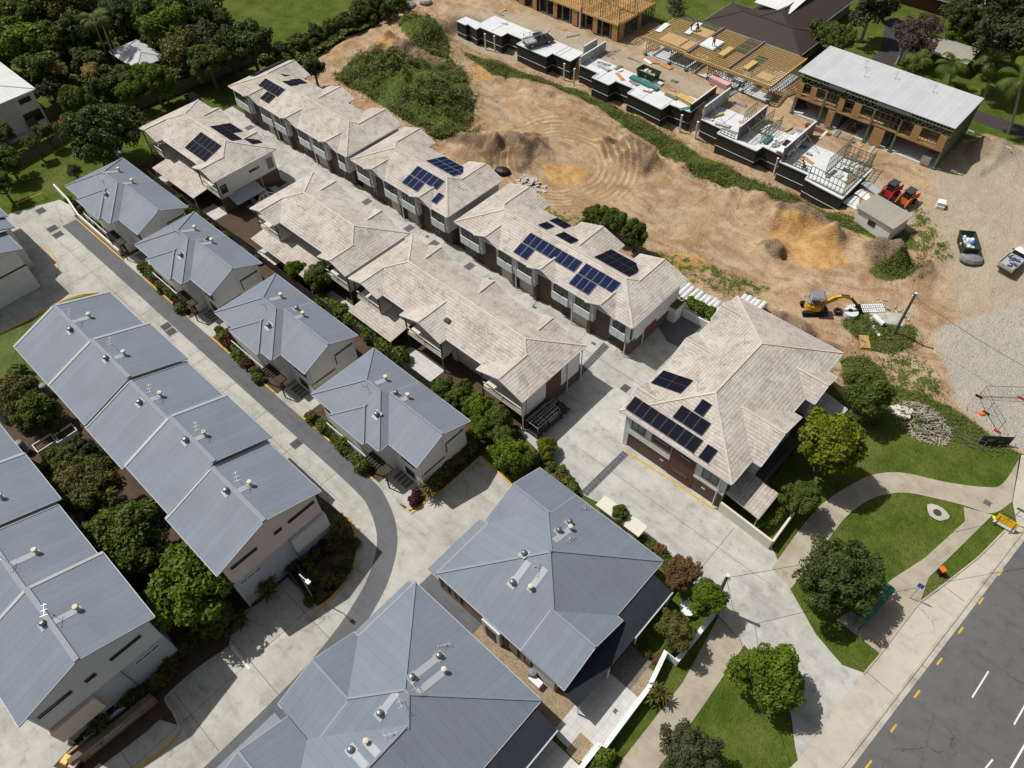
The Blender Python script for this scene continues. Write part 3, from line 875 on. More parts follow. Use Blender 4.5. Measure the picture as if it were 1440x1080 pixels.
def wline(p, q, w):
    a, b_ = P(*p), P(*q); n = (b_ - a).normalized().cross(Vector((0, 0, 1))) * (w / 2)
    mb.face([(*(a - n).xy, .007), (*(a + n).xy, .007), (*(b_ + n).xy, .007), (*(b_ - n).xy, .007)])
wline((1367, 981), (1390, 944), .13); wline((1426, 1019), (1449, 978), .13); wline((1365, 1106), (1396, 1068), .13); wline((1414, 1094), (1450, 1032), .16)
wline((1331, 1041), (1300, 1090), .13) if False else None
struct('road_marking', mb, M['white_line'])
mb = MB()
v_in = PX([(1122, 1069), (1214, 946), (1236, 921), (1262, 885), (1290, 846), (1318, 832), (1345, 808), (1378, 780), (1412, 745), (1430, 738)])
mb.sheet([RD(-60, -.22), RD(120, -.22)] + PX([(1475, 640), (1436, 640)]) + PX([(1424, 706), (1430, 738), (1412, 745), (1378, 780), (1345, 808), (1318, 832), (1294, 846), (1262, 885), (1236, 921), (1214, 946), (1122, 1069)]) + [RD(-60, -9)], .012)
for s0 in (-4, 8, 20, 32):
    a, b_ = RD(s0, -.3), RD(s0, -4.2)
    mb.beam((*a.xy, .015), (*b_.xy, .015), .05, .01, 1)
struct('road_verge', mb, [M['conc_verge'], M['joint']])
mb = MB()
mb.sheet(PX([(862, 1085), (960, 960), (1010, 868), (1047, 907), (986, 997), (922, 1085), (880, 1140), (800, 1180)]), .03)
struct('footpath', mb, M['conc_tan'])
up = smooth_line(PX([(1085, 800), (1122, 748), (1157, 708), (1200, 680), (1230, 667), (1270, 665), (1330, 678), (1385, 685), (1410, 680), (1436, 640)]))
dn = smooth_line(PX([(1112, 828), (1142, 790), (1170, 752), (1192, 725), (1227, 701), (1270, 693), (1320, 702), (1356, 711), (1395, 722), (1423, 706)]))
mb = MB()
n = min(len(up), len(dn))
for i in range(n - 1):
    mb.face([(*dn[i].xy, .034), (*dn[i + 1].xy, .034), (*up[i + 1].xy, .034), (*up[i].xy, .034)])
mb.face([(*up[-1].xy, .034), (*up[-2].xy, .034), (*dn[-1].xy, .034)])
struct('curved_footpath', mb, M['conc_tan'])
mb = MB()
mb.sheet(PX([(1355, 713), (1396, 724), (1330, 789), (1306, 812), (1294, 846), (1262, 885), (1237, 919), (1176, 871), (1210, 852), (1255, 814), (1300, 785), (1357, 733)]), .028)
struct('shelter_footpath', mb, M['conc_tan'])
mb = MB()
pc = P(1318, 721)
mb.sheet([pc + Vector((math.cos(a) * 1.05 * (1 + .15 * math.sin(3 * a)), math.sin(a) * .85, 0)) for a in np.linspace(0, 6.28, 14)[:-1]], .03)
mb.sheet([pc + Vector((math.cos(a) * .42, math.sin(a) * .4, 0)) for a in np.linspace(0, 6.28, 10)[:-1]], .036, 1)
struct('manhole_surround', mb, [M['conc_verge'], M['frame']])
# black kerb drain line beside the shelter
mb = MB()
kerb_band(mb, PX([(1214, 948), (1236, 922), (1262, 887), (1292, 848), (1330, 820), (1378, 782), (1412, 747)]), .13, 0, .10)
struct('verge_kerb', mb, M['kerbc'])

# ---- courtyards of the two big houses
mb = MB()
mb.sheet([(-11.2, 13.0), (-6.4, 13.0), (-6.1, 20.0), (-11.2, 20.0)], .035)
mb.sheet([(-11.6, 2.0), (-6.6, 2.0), (-6.5, 12.6), (-11.6, 12.6)], .035)
for a0, a1, c0, c1 in ((-104, -100.5, 31.7, 34), (-92, -88.6, 31.8, 34), (-78.5, -74.5, 31.6, 33), (-65, -60.5, 31.8, 34), (-50.4, -44.6, 31.8, 34.2), (-58.5, -55, 31.6, 32.8)): mb.sheet([(a0, c0), (a1, c0), (a1, c1), (a0, c1)], .04)
struct('courtyard_paving', mb, M['paver_pale'])
mb = MB()
mb.sheet([(-9.5, 20.0), (-7.2, 20.0), (-7.2, 23.2), (-9.5, 23.2)], .037)
struct('dark_pebble_bed', mb, M['pebble_dark'])
mb = MB()
mb.sheet([(-7.2, 20.0), (-6.2, 20.0), (-6.2, 22.6), (-7.2, 22.6)], .038)
mb.sheet([(-8.2, 12.7), (-6.8, 12.7), (-6.8, 14.6), (-8.2, 14.6)], .042)
mb.sheet([(-20.5, 13.3), (-9.9, 13.3), (-9.9, 16), (-20.5, 16)], .038)
struct('pebble_bed', mb, M['pebble'])
mb = MB()
mb.sheet([(-27.5, 13.3), (-20.5, 13.3), (-20.5, 16), (-27.5, 16)], .038)
struct('side_passage', mb, M['strip'])
# dark drive and sandy path of the house at the top right
mb = MB()
mb.sheet([(*G(a, b_).xy, 0) for a, b_ in ((1205, 105), (1238, 70), (1244, 40), (1240, 30), (1256, 24), (1290, 40), (1310, 95), (1275, 85), (1256, 88), (1240, 130))], STREET + .0)
mb.sheet([(*G(a, b_).xy, 0) for a, b_ in ((1360, 150), (1475, 190), (1475, 210), (1358, 165))], STREET + .0)
struct('dark_driveway', mb, M['drive_dark'])
# ================================================================== BUILDINGS
class Roof:
    """union of hip and gable roofs; cut = {corner: metres of hip capping hidden under a wing}"""
    def __init__(s, z, slope):
        s.z0, s.s, s.rects = z, slope, []
    def add(s, a0, a1, b0, b1, axis='x', g0=False, g1=False, dz=0.0, sl=None, cut=None):
        s.rects.append((a0, a1, b0, b1, axis, g0, g1, s.z0 + dz, sl or s.s, cut or {}))
        return s
    def z(s, x, y):
        best = 0
        for a0, a1, b0, b1, ax, g0, g1, z, sl, cut in s.rects:
            if a0 <= x <= a1 and b0 <= y <= b1:
                d = min(y - b0, b1 - y) if ax == 'x' else min(x - a0, a1 - x)
                if ax == 'x':
                    if not g0: d = min(d, x - a0)
                    if not g1: d = min(d, a1 - x)
                else:
                    if not g0: d = min(d, y - b0)
                    if not g1: d = min(d, b1 - y)
                best = max(best, z + sl * d)
        return best
    def at(s, px, py):
        z = s.z0 + 1
        for _ in range(14):
            q = P(px, py, z); z = .4 * z + .6 * (s.z(q.x, q.y) or z)
        return Vector((q.x, q.y, s.z(q.x, q.y) or z))
    def build(s, parent, m, capm, gutm, soffm, cap_w=.2, name='roof'):
        rb, cb, gb = MB(), MB(), MB()
        for a0, a1, b0, b1, ax, g0, g1, z, sl, cut in s.rects:
            A, B, C, D = Vector((a0, b0, z)), Vector((a1, b0, z)), Vector((a1, b1, z)), Vector((a0, b1, z))
            if ax == 'x':
                h = (b1 - b0) / 2; bm = (b0 + b1) / 2; zr = z + h * sl
                E, F = Vector((a0 if g0 else a0 + h, bm, zr)), Vector((a1 if g1 else a1 - h, bm, zr))
                faces = [[A, B, F, E], [C, D, E, F]]
                if not g0: faces.append([D, A, E])
                if not g1: faces.append([B, C, F])
                hips = ([] if g0 else [('A', A, E), ('D', D, E)]) + ([] if g1 else [('B', B, F), ('C', C, F)])
                edges = [(A, B), (C, D)] + ([(A, E), (E, D)] if g0 else [(D, A)]) + ([(B, F), (F, C)] if g1 else [(B, C)])
            else:
                h = (a1 - a0) / 2; am = (a0 + a1) / 2; zr = z + h * sl
                E, F = Vector((am, b0 if g0 else b0 + h, zr)), Vector((am, b1 if g1 else b1 - h, zr))
                faces = [[B, C, F, E], [D, A, E, F]]
                if not g0: faces.append([A, B, E])
                if not g1: faces.append([C, D, F])
                hips = ([] if g0 else [('A', A, E), ('B', B, E)]) + ([] if g1 else [('C', C, F), ('D', D, F)])
                edges = [(B, C), (D, A)] + ([(A, E), (E, B)] if g0 else [(A, B)]) + ([(C, F), (F, D)] if g1 else [(C, D)])
            for f in faces:
                rb.face(f)
            if g0 or g1:
                for f in faces: gb.face([(p[0], p[1], p[2] - .16) for p in f][::-1], 1)
            else:
                gb.face([(a0, b0, z - .15), (a0, b1, z - .15), (a1, b1, z - .15), (a1, b0, z - .15)], 1)
            dn = Vector((0, 0, -.085))
            for p, q in edges:
                gb.beam(p + dn, q + dn, .11, .15, 0)
            segs = [(E, F)] if (E - F).length > .3 else []
            for nm, p, q in hips:
                c = cut.get(nm, 0) / h
                if c < .95: segs.append((p.lerp(q, c), q))
            up = Vector((0, 0, .02))
            for p, q in segs: cb.beam(p + up, q + up, cap_w, .08)
        r = rb.build(name, m, parent)
        if cb.f: cb.build('ridge_cap', capm, r)
        gb.build('gutter', [gutm, soffm], parent)
        return r

def window(parent, face, pos, u0, u1, z0, z1, fm='frame', gm='glass', mull=1, name='window'):
    """glazed window on a wall: face '-y','+y' (pos = y), '+x','-x' (pos = x)"""
    fb, pb = MB(), MB()
    sg = 1 if face[0] == '+' else -1
    def bx(mb, a0, a1, c0, c1, d0, d1):
        lo, hi = sorted((pos + sg * d0, pos + sg * d1))
        if face[1] == 'y': mb.box(a0, a1, lo, hi, c0, c1)
        else: mb.box(lo, hi, a0, a1, c0, c1)
    t = .07
    bx(fb, u0, u1, z0, z0 + t, 0, .07); bx(fb, u0, u1, z1 - t, z1, 0, .07)
    bx(fb, u0, u0 + t, z0 + t, z1 - t, 0, .07); bx(fb, u1 - t, u1, z0 + t, z1 - t, 0, .07)
    for k in range(1, mull + 1):
        c = u0 + (u1 - u0) * k / (mull + 1)
        bx(fb, c - .03, c + .03, z0 + t, z1 - t, 0, .06)
    bx(pb, u0 + t, u1 - t, z0 + t, z1 - t, 0, .025)
    w = fb.build(name, M[fm], parent)
    pb.build('pane', M[gm], w)
    return w

def panel(parent, name, face, pos, u0, u1, z0, z1, m, th=.08):
    mb = MB()
    sg = 1 if face[0] == '+' else -1
    lo, hi = sorted((pos, pos + sg * th))
    if face[1] == 'y': mb.box(u0, u1, lo, hi, z0, z1)
    else: mb.box(lo, hi, u0, u1, z0, z1)
    return mb.build(name, M[m], parent)

def wallbox(parent, specs, m, name='wall'):
    mb = MB()
    for sp in specs: mb.box(*sp)
    return mb.build(name, M[m] if isinstance(m, str) else m, parent)

def downpipe(parent, x, y, z0, z1, m='panel_white', w=.09):
    mb = MB(); mb.box(x - w / 2, x + w / 2, y - w / 2, y + w / 2, z0, z1)
    return mb.build('downpipe', M[m], parent)

def vent(parent, roof, px, py, big=True, flash=None):
    c = roof.at(px, py)
    e = .25
    nx = (roof.z(c.x + e, c.y) - roof.z(c.x - e, c.y)) / (2 * e); ny = (roof.z(c.x, c.y + e) - roof.z(c.x, c.y - e)) / (2 * e)
    zz = lambda dx, dy, o: (c.x + dx, c.y + dy, c.z + nx * dx + ny * dy + o)
    mb = MB()
    r = .42 if big else .26
    top = [zz(a * r, b * r, .05) for a, b in ((-1, -1), (1, -1), (1, 1), (-1, 1))]
    mb.face(top)
    for i in range(4):
        p, q = top[i], top[(i + 1) % 4]
        mb.face([(p[0], p[1], p[2] - .08), (q[0], q[1], q[2] - .08), q, p])
    if flash:
        f = roof.at(*flash)
        d = Vector((f.x - c.x, f.y - c.y, 0))
        # run straight up the slope
        if abs(nx) > abs(ny): d = Vector((d.x, 0, 0)); wv = Vector((0, .30, 0))
        else: d = Vector((0, d.y, 0)); wv = Vector((.30, 0, 0))
        mb.face([zz(*(wv).xy, .03), zz(*(-wv).xy, .03), zz(*(d - wv).xy, .03), zz(*(d + wv).xy, .03)])
    v = mb.build('vent_flashing', M['flash'], parent)
    hb = MB()
    if big:
        hb.lathe((c.x, c.y, c.z), [(.15, 0), (.15, .12), (.24, .16), (.29, .28), (.26, .40), (.16, .49), (.0, .52)], 12)
        hb.build('turbine_vent', M['vent'], v, smooth=True)
    else:
        hb.lathe((c.x, c.y, c.z), [(.16, 0), (.16, .42), (.22, .43), (.22, .62), (.0, .66)], 10)
        hb.build('flue_cowl', M['vent_cream'], v)
    return v

def antenna(parent, roof, px, py, h=1.3, ang=.5):
    c = roof.at(px, py)
    mb = MB()
    mb.tube((c.x, c.y, c.z - .05), (c.x, c.y, c.z + h), .02, 5)
    d = Vector((math.cos(ang), math.sin(ang), 0)); n = Vector((-d.y, d.x, 0))
    t = Vector((c.x, c.y, c.z + h - .05))
    mb.tube(t - d * .7, t + d * .4, .018, 4)
    for k in range(3):
        q = t + d * (-.65 + k * .45); w = .30 - .05 * k
        mb.tube(q - n * w, q + n * w, .011, 4)
    mb.dome((c.x, c.y, c.z), .10, .1, 8, 2)
    return mb.build('antenna', M['steel'], parent)

def solar(parent, axis, e, sgn, z, s, along, up, n, w=1.02, h=1.62, m='solar_blue', gap=.03):
    c = math.sqrt(1 + s * s)
    A = Vector((1, 0, 0)) if axis == 1 else Vector((0, 1, 0))
    U = (Vector((0, sgn, s)) if axis == 1 else Vector((sgn, 0, s))) / c
    N = A.cross(U); N = N if N.z > 0 else -N
    O = (Vector((0, e, z)) if axis == 1 else Vector((e, 0, z))) + N * .06
    for k in range(n):
        p = O + A * (along + k * w) + U * up
        w2, h2 = w - gap, h
        q = [p, p + A * w2, p + A * w2 + U * h2, p + U * h2]
        mb = MB()
        t = N * .045
        f = .028
        qi = [p + A * f + U * f, p + A * (w2 - f) + U * f, p + A * (w2 - f) + U * (h2 - f), p + A * f + U * (h2 - f)]
        for i in range(4):
            j = (i + 1) % 4
            mb.face([q[i], q[j], q[j] + t, q[i] + t], 1)
            mb.face([q[i] + t, q[j] + t, qi[j] + t, qi[i] + t], 1)
        mb.face([x + t - N * .003 for x in qi], 0, [(0, 0), (w2 - 2 * f, 0), (w2 - 2 * f, h2 - 2 * f), (0, h2 - 2 * f)])
        mb.build('solar_panel', [M[m], M['solar_frame'] if m == 'solar_blue' else M['frame']], parent)

# ---------------------------------------------------------------- blue-roofed cottages
def cottage(a0, a1, label, parts):
    L = (a1 - a0) / 14.85
    b0, b1 = 19.93, 28.5
    aw = a0 + 10.75 * L
    h = root('cottage', label, 'house', ((a0 + a1) / 2, 24, 0), group='blue roofed cottages along the driveway')
    rf = Roof(5.5, .44)
    rf.add(a0, aw, b0, b1, 'x', cut={'C': 9})
    rf.add(a0 + 7.2 * L, a1, 21.17, b1 + .03, 'x', True, True)
    rf.add(a0 + 3.5 * L, a0 + 8.95 * L, 19.45, 25.5, 'y', False, True, dz=-.05)
    rf.build(h, M['blue_roof'], M['blue_cap'], M['pale_cap'], M['render_pale'])
    mb = MB()
    mb.box(a0 + .55, aw - .5, b0 + .55, b1 - .5, 0, 5.33)
    x0, x1, y0, y1 = aw - .5, a1 - .4, 21.75, b1 - .5
    zr = 5.5 + .44 * (b1 + .03 - 21.17) / 2 - .2
    pr = [(y0, 0), (y1, 0), (y1, 5.35), ((21.17 + b1 + .03) / 2, zr - .02), (y0, 5.5)]
    mb.face([(x1, y, z) for y, z in pr]); mb.face([(x0, y, z) for y, z in pr][::-1])
    for i in range(5):
        (ya, za), (yb, zb) = pr[i], pr[(i + 1) % 5]
        mb.face([(x0, ya, za), (x0, yb, zb), (x1, yb, zb), (x1, ya, za)][::-1])
    mb.build('wall', M['render_pale'], h)
    # gable end facing the next cottage: hinged screen over the window, belt trim, downpipe
    panel(h, 'window_screen', '+x', x1 + .02, 25.35, 27.75, 3.2, 4.5, 'render_grey', .14)
    panel(h, 'screen_gap', '+x', x1, 25.25, 27.8, 3.05, 4.68, 'frame', .015)
    panel(h, 'belt_trim', '+x', x1, 21.75, 24.95, 2.62, 2.80, 'frame', .05)
    panel(h, 'wall_corner', '+x', x1, 24.88, 25.0, 0, 5.6, 'render_grey', .04)
    downpipe(h, x1 + .06, 21.95, 0, 5.3)
    # street front: screened windows, flat dark panel painting the entry recess shade, stair deck with pergola slats
    window(h, '-y', b0 + .55, a0 + .9, a0 + 3.1, 3.3, 4.5, mull=1)
    window(h, '-y', b0 + .55, a0 + 4.4, a0 + 7.4, 3.4, 4.6, 'white', mull=2)
    panel(h, 'entry_recess_shade', '-y', b0 + .55, a0 + 8.8 * L, aw - .9, .1, 2.5, 'frame', .03)
    window(h, '-y', 21.75, aw + .9, a1 - 1.2, 3.3, 4.5, mull=1)
    window(h, '-y', 21.75, aw + 1.2, a1 - 1.6, .9, 2.1, mull=1)
    dk = MB()
    dk.box(a0 + 8.4 * L, aw + .9, 19.5, 20.46, 2.55, 2.72)
    for k in range(6): dk.box(a0 + 8.5 * L + k * .36, a0 + 8.62 * L + k * .36, 19.3, 20.46, 2.74, 2.84)
    for xx in (a0 + 8.5 * L, aw + .8): dk.box(xx - .06, xx + .06, 19.45, 19.57, 0, 2.55)
    dk.build('entry_pergola', M['timber_dark'], h)
    fb = MB()
    fb.box(a0 + 1, a0 + 7.6, 19.98, 20.06, .1, 1.35); fb.build('front_screen_wall', M['render_white'], h)
    for p in parts:
        if p[0] == 'v': vent(h, rf, p[1], p[2], True, p[3] if len(p) > 3 else None)
        if p[0] == 'f': vent(h, rf, p[1], p[2], False, p[3] if len(p) > 3 else None)
        if p[0] == 'a': antenna(h, rf, p[1], p[2], 1.2, 2.6)
    return h
cottage(-103.4, -86.4, 'blue-grey roofed cottage at the far end of its row, beside the white retaining wall', [('v', 150, 275), ('f', 168, 241, (152, 250)), ('a', 141, 255), ('f', 187, 257, (178, 264))])
cottage(-84.95, -69.85, 'blue-grey roofed cottage second from the far end, with two flues near its ridge', [('v', 255, 360), ('f', 275, 323, (262, 331)), ('f', 299, 341, (289, 350)), ('v', 292, 337), ('a', 247, 327)])
cottage(-67.05, -51.8, 'blue-grey roofed cottage third from the far end, beside the two round green shrubs', [('v', 378, 459), ('f', 396, 418, (382, 424)), ('f', 427, 444, (417, 448)), ('v', 418, 435), ('a', 367, 428)])
cottage(-49.05, -34.2, 'blue-grey roofed cottage nearest the visitor parking bay at the bend', [('v', 530, 584), ('f', 543, 534, (530, 541)), ('f', 574, 559, (566, 564)), ('v', 557, 554), ('a', 510, 543)])

# ---------------------------------------------------------------- long townhouse rows with stepped gable roofs
def gable_row(label, units, bl, br, parts, ends, group):
    a0, a1 = units[0][0], units[-1][1]
    h = root('townhouse_row', label, 'house', ((a0 + a1) / 2, (bl + br) / 2, 0), group=group)
    rfs = []
    for (u0, u1, dl, dr, dz) in units:
        z, s = 8.0 + dz, 2.0 / ((br - bl) / 2)
        r = Roof(z, s).add(u0, u1, bl + dl, br + dr, 'x', True, True)
        r.build(h, M['blue_roof'], M['blue_cap'], M['pale_cap'], M['render_pale'], .42)
        rfs.append(r)
        # wide pale capping over the party wall
        cb = MB(); bm = (bl + dl + br + dr) / 2; zr = z + s * (br + dr - bl - dl) / 2
        for p, q in (((u0 + .12, bl + dl, z + .03), (u0 + .12, bm, zr + .03)), ((u0 + .12, bm, zr + .03), (u0 + .12, br + dr, z + .03))):
            cb.beam(p, q, .30, .07)
        cb.build('party_wall_cap', M['pale_cap'], h)
        wb = MB()
        x0, x1 = u0 + .12, u1 - .3
        y0, y1 = bl + dl + .6, br + dr - .6
        pr = [(y0, 0), (y1, 0), (y1, z + .03), (bm, zr - .22), (y0, z + .03)]
        wb.face([(x1, y, q) for y, q in pr], 0); wb.face([(x0, y, q) for y, q in pr][::-1], 0)
        for i in range(5):
            (ya, za), (yb, zb) = pr[i], pr[(i + 1) % 5]
            wb.face([(x0, ya, za), (x0, yb, zb), (x1, yb, zb), (x1, ya, za)][::-1], 0)
        wb.build('wall', M['render_blue'], h)
    for k, px, py, fl in parts['v']: vent(h, rfs[k], px, py, True, fl)
    for k, px, py, fl in parts['f']: vent(h, rfs[k], px, py, False, fl)
    for k, px, py in parts['a']: antenna(h, rfs[k], px, py, 1.5, 2.7)
    x = a1 - .3
    ub, zb = ends['upper'], 4.85
    mb = MB()
    zz = 8.0 + units[-1][4]
    y0, y1, bm = bl + units[-1][2] + .6, br + units[-1][3] - .6, (bl + br + units[-1][2] + units[-1][3]) / 2
    t = .10
    pr = [(y0, zb), (y1, zb), (y1, zz + .02), (bm, zz + 2 - .23), (y0, zz + .02)]
    mb.face([(x + t, y, q) for y, q in pr])
    mb.face([(x, y0, zb), (x, y1, zb), (x + t, y1, zb), (x + t, y0, zb)])
    for ya in (y0, y1):
        mb.face([(x, ya, zb), (x + t, ya, zb), (x + t, ya, zz), (x, ya, zz)])
    mb.build('gable_cladding', M[ub], h)
    for (c0, c1, q0, q1) in ends['strips']:
        window(h, '+x', x + t, c0, c1, q0, q1, mull=2 if c1 - c0 > 1.2 else 0)
    for (c0, c1, q0, q1) in ends['low_strips']:
        window(h, '+x', x, c0, c1, q0, q1, 'white', mull=2 if c1 - c0 > 1.2 else 0)
    for (c0, c1, q0, q1, mm) in ends['panels']:
        panel(h, 'wall_box', '+x', x, c0, c1, q0, q1, mm, .45)
    downpipe(h, x + .1, y0 + .1, 0, zz - .3); downpipe(h, x + .1, (y0 + y1) / 2 + 1.1, 0, 4.8, 'frame', .05)
    return h, x
gable_row('long blue-grey townhouse row of five stepped gable roofs beside the lawn', [(-76.2, -68.0, 0, 0, 0), (-67.97, -60.35, .05, .4, .28), (-60.32, -53.15, -.05, .15, 0), (-53.12, -45.55, .3, .35, .28), (-45.52, -37.4, -.1, -.2, 0)], 1.92, 13.0,
          {'v': [(0, 100, 465, None), (1, 150, 505, None), (2, 197, 567, None), (3, 262, 620, None), (4, 319, 691, None)],
           'f': [(0, 127, 446, (103, 455)), (1, 176, 499, (163, 505)), (2, 227, 557, (211, 566)), (3, 289, 612, (277, 620)), (4, 353, 682, (334, 691))],
           'a': [(0, 106, 450), (1, 163, 491), (2, 218, 557), (3, 283, 610), (4, 339, 680)]},
          {'upper': 'render_beige', 'strips': [(3.0, 5.7, 6.95, 7.35), (9.0, 11.9, 6.9, 7.3), (7.5, 8.3, 6.9, 7.3)], 'low_strips': [(2.9, 5.2, 3.9, 4.3)], 'panels': [(8.4, 12.3, 2.5, 4.72, 'render_grey')]}, 'long blue roofed townhouse rows')
gable_row('long blue-grey townhouse row at the left edge behind the entry sign wall', [(-70.2, -61.8, 0, 0, 0), (-61.7, -54.25, 0, .1, .2), (-54.2, -46.6, -.1, -.35, 0), (-46.5, -38.0, -.1, .05, .25)], -14.7, -3.6,
          {'v': [(3, 62, 878, None)], 'f': [(1, 3, 700, None), (2, 52, 777, (10, 797)), (3, 110, 857, (77, 875))], 'a': [(2, 10, 790), (3, 75, 865)]},
          {'upper': 'render_grey', 'strips': [(-13.8, -11.1, 6.95, 7.35), (-7.9, -5.2, 6.9, 7.3), (-10.1, -9.2, 6.7, 7.15)], 'low_strips': [(-7.1, -4.8, 3.9, 4.3), (-11.2, -10.3, .6, 1.5)], 'panels': [(-14.3, -10.6, 2.5, 4.72, 'render_beige')]}, 'long blue roofed townhouse rows')

# ---------------------------------------------------------------- big blue houses at the front
def gable_tri(mb, x, b0, b1, z, s, face=1):
    bm = (b0 + b1) / 2
    mb.face([(x, b0, z), (x, b1, z), (x, bm, z + s * (b1 - b0) / 2)])
h = root('large_house', 'large blue-grey pyramid-roofed house with a navy verandah roof behind the white wall', 'house', (-18.6, 22.7, 0))
rf = Roof(3.5, .44)
rf.add(-25.75, -11.4, 15.42, 29.95, 'x', cut={'D': 3.9, 'B': 3.9})
rf.add(-26.2, -21.6, 22.2, 29.98, 'x', True, True)
rf.add(-15.5, -10.75, 15.40, 23.15, 'x', True, True)
rf.build(h, M['blue_roof'], M['blue_cap'], M['pale_cap'], M['render_pale'])
mb = MB()
mb.box(-25.9, -11.8, 15.62, 29.4, 0, 3.3)
mb.face([(-25.8, 22.6, 3.3), (-25.8, 29.4, 3.3), (-25.8, 26.0, 4.95)])
mb.face([(-11.15, 15.8, 3.3), (-11.15, 22.7, 3.3), (-11.15, 19.25, 4.9)])
mb.build('wall', M['tan_brick'], h)
mb = MB()
mb.face([(-26.75, 15.3, 3.1), (-25.6, 15.3, 3.3), (-25.6, 22.1, 3.3), (-26.75, 22.1, 3.1)][::-1])
mb.face([(-26.75, 15.3, 3.0), (-25.6, 15.3, 3.2), (-25.6, 22.1, 3.2), (-26.75, 22.1, 3.0)])
mb.beam((-26.75, 15.3, 3.05), (-26.75, 22.1, 3.05), .08, .12)
mb.build('side_roof', M['blue_roof'], h)
mb = MB()
pts = [(-11.25, 15.3, 3.32), (-9.2, 15.3, 2.75), (-9.2, 28.4, 2.75), (-11.25, 28.4, 3.32)]
mb.face(pts); mb.face([(a, b, c - .08) for a, b, c in pts][::-1])
for i in range(4):
    p, q = pts[i], pts[(i + 1) % 4]; mb.face([(p[0], p[1], p[2] - .08), (q[0], q[1], q[2] - .08), q, p])
mb.build('verandah_roof', M['dark_roof'], h)
mb = MB(); mb.box(-9.22, -9.1, 22.9, 28.4, 2.62, 2.80); mb.build('verandah_gutter', M['pale_cap'], h)
for y in (15.5, 19.5, 23.4, 28.2):
    mb = MB(); mb.box(-9.36, -9.24, y, y + .12, 0, 2.68); mb.build('verandah_post', M['white'], h)
for a0, a1 in ((-25.4, -24.5), (-23.7, -22.9), (-15.3, -14.5)):
    window(h, '-y', 15.62, a0, a1, 1.0, 2.6, 'black', mull=0)
panel(h, 'entry_frame', '-y', 15.62, -20.0, -17.9, 0, 2.9, 'render_white', .35)
panel(h, 'entry_door', '-y', 15.27, -19.6, -18.4, .1, 2.3, 'frame', .03)
window(h, '-y', 15.62, -17.2, -16.0, .4, 2.5, 'black', mull=0)
panel(h, 'side_cladding', '-y', 15.62, -14.2, -11.9, .3, 3.0, 'render_grey', .06)
for px, py, f in ((737, 779, None), (721, 820, (745, 791)), (786, 747, None), (801, 735, None)): vent(h, rf, px, py, True, f)
vent(h, rf, 746, 828, False, (768, 800)); vent(h, rf, 802, 744, False, (782, 763))
antenna(h, rf, 752, 797, .9, 1.9); antenna(h, rf, 802, 757, .6, 1.9); antenna(h, rf, 824, 715, .5, 1.0)

h = root('large_house', 'large blue-grey roofed house at the bottom edge, beside the curving driveway', 'house', (-19, 6, 0))
rf = Roof(3.5, .44)
rf.add(-26.55, -11.6, -.88, 13.6, 'x', cut={'A': 3.9, 'B': 5.6})
rf.add(-27.1, -22.5, -.90, 7.0, 'x', True, True)
rf.add(-23.2, -11.62, -12, 4.85, 'y', False, True)
rf.build(h, M['blue_roof'], M['blue_cap'], M['pale_cap'], M['render_pale'])
mb = MB()
mb.box(-26.1, -12.0, -.4, 13.1, 0, 3.3); mb.box(-22.7, -12.0, -11.5, -.4, 0, 3.3)
mb.face([(-26.75, -.4, 3.3), (-26.75, 6.5, 3.3), (-26.75, 3.05, 4.9)])
mb.build('wall', M['tan_brick'], h)
mb = MB()
mb.face([(-27.25, 7.05, 3.1), (-26.45, 7.05, 3.28), (-26.45, 13.4, 3.28), (-27.25, 13.4, 3.1)][::-1])
mb.face([(-27.25, 7.05, 3.02), (-26.45, 7.05, 3.2), (-26.45, 13.4, 3.2), (-27.25, 13.4, 3.02)])
mb.build('side_roof', M['blue_roof'], h)
mb = MB()
pts = [(-11.45, -9.5, 3.32), (-9.3, -9.5, 2.75), (-9.3, 12.9, 2.75), (-11.45, 12.9, 3.32)]
mb.face(pts); mb.face([(a, b, c - .08) for a, b, c in pts][::-1])
for i in range(4):
    p, q = pts[i], pts[(i + 1) % 4]; mb.face([(p[0], p[1], p[2] - .08), (q[0], q[1], q[2] - .08), q, p])
mb.build('verandah_roof', M['dark_roof'], h)
mb = MB(); mb.box(-9.32, -9.2, -9.5, 12.9, 2.62, 2.80); mb.build('verandah_gutter', M['pale_cap'], h)
for px, py, f in ((618, 923, (580, 955)), (580, 953, None), (535, 1004, (560, 975)), (494, 1055, (520, 1078))): vent(h, rf, px, py, True, f)
vent(h, rf, 625, 944, False, (585, 972)); vent(h, rf, 516, 1044, False, (533, 1060))
antenna(h, rf, 581, 963, 1.1, 2.8); antenna(h, rf, 563, 988, 1.1, 2.8); antenna(h, rf, 628, 908, .4, 1.0); antenna(h, rf, 553, 1033, .4, 1.)

h = root('large_house', 'blue-grey roofed house cut off by the bottom edge beside the dark driveway strip', 'house', (-19, -12, 0))
rf = Roof(3.5, .44)
rf.add(-25.75, -20.8, -9.0, -.97, 'x', True, True)
rf.add(-25.2, -13.2, -22, -1.6, 'x')
rf.build(h, M['blue_roof'], M['blue_cap'], M['pale_cap'], M['render_pale'])
mb = MB(); mb.box(-24.8, -13.8, -21.5, -2.1, 0, 3.3)
mb.face([(-25.3, -8.6, 3.3), (-25.3, -1.4, 3.3), (-25.3, -5, 4.9)])
mb.build('wall', M['tan_brick'], h)
mb = MB()
mb.face([(-27.0, -9.0, 2.95), (-25.7, -9.0, 3.2), (-25.7, -1.5, 3.2), (-27.0, -1.5, 2.95)][::-1])
mb.face([(-27.0, -9.0, 2.87), (-25.7, -9.0, 3.12), (-25.7, -1.5, 3.12), (-27.0, -1.5, 2.87)])
mb.build('side_roof', M['blue_roof'], h)

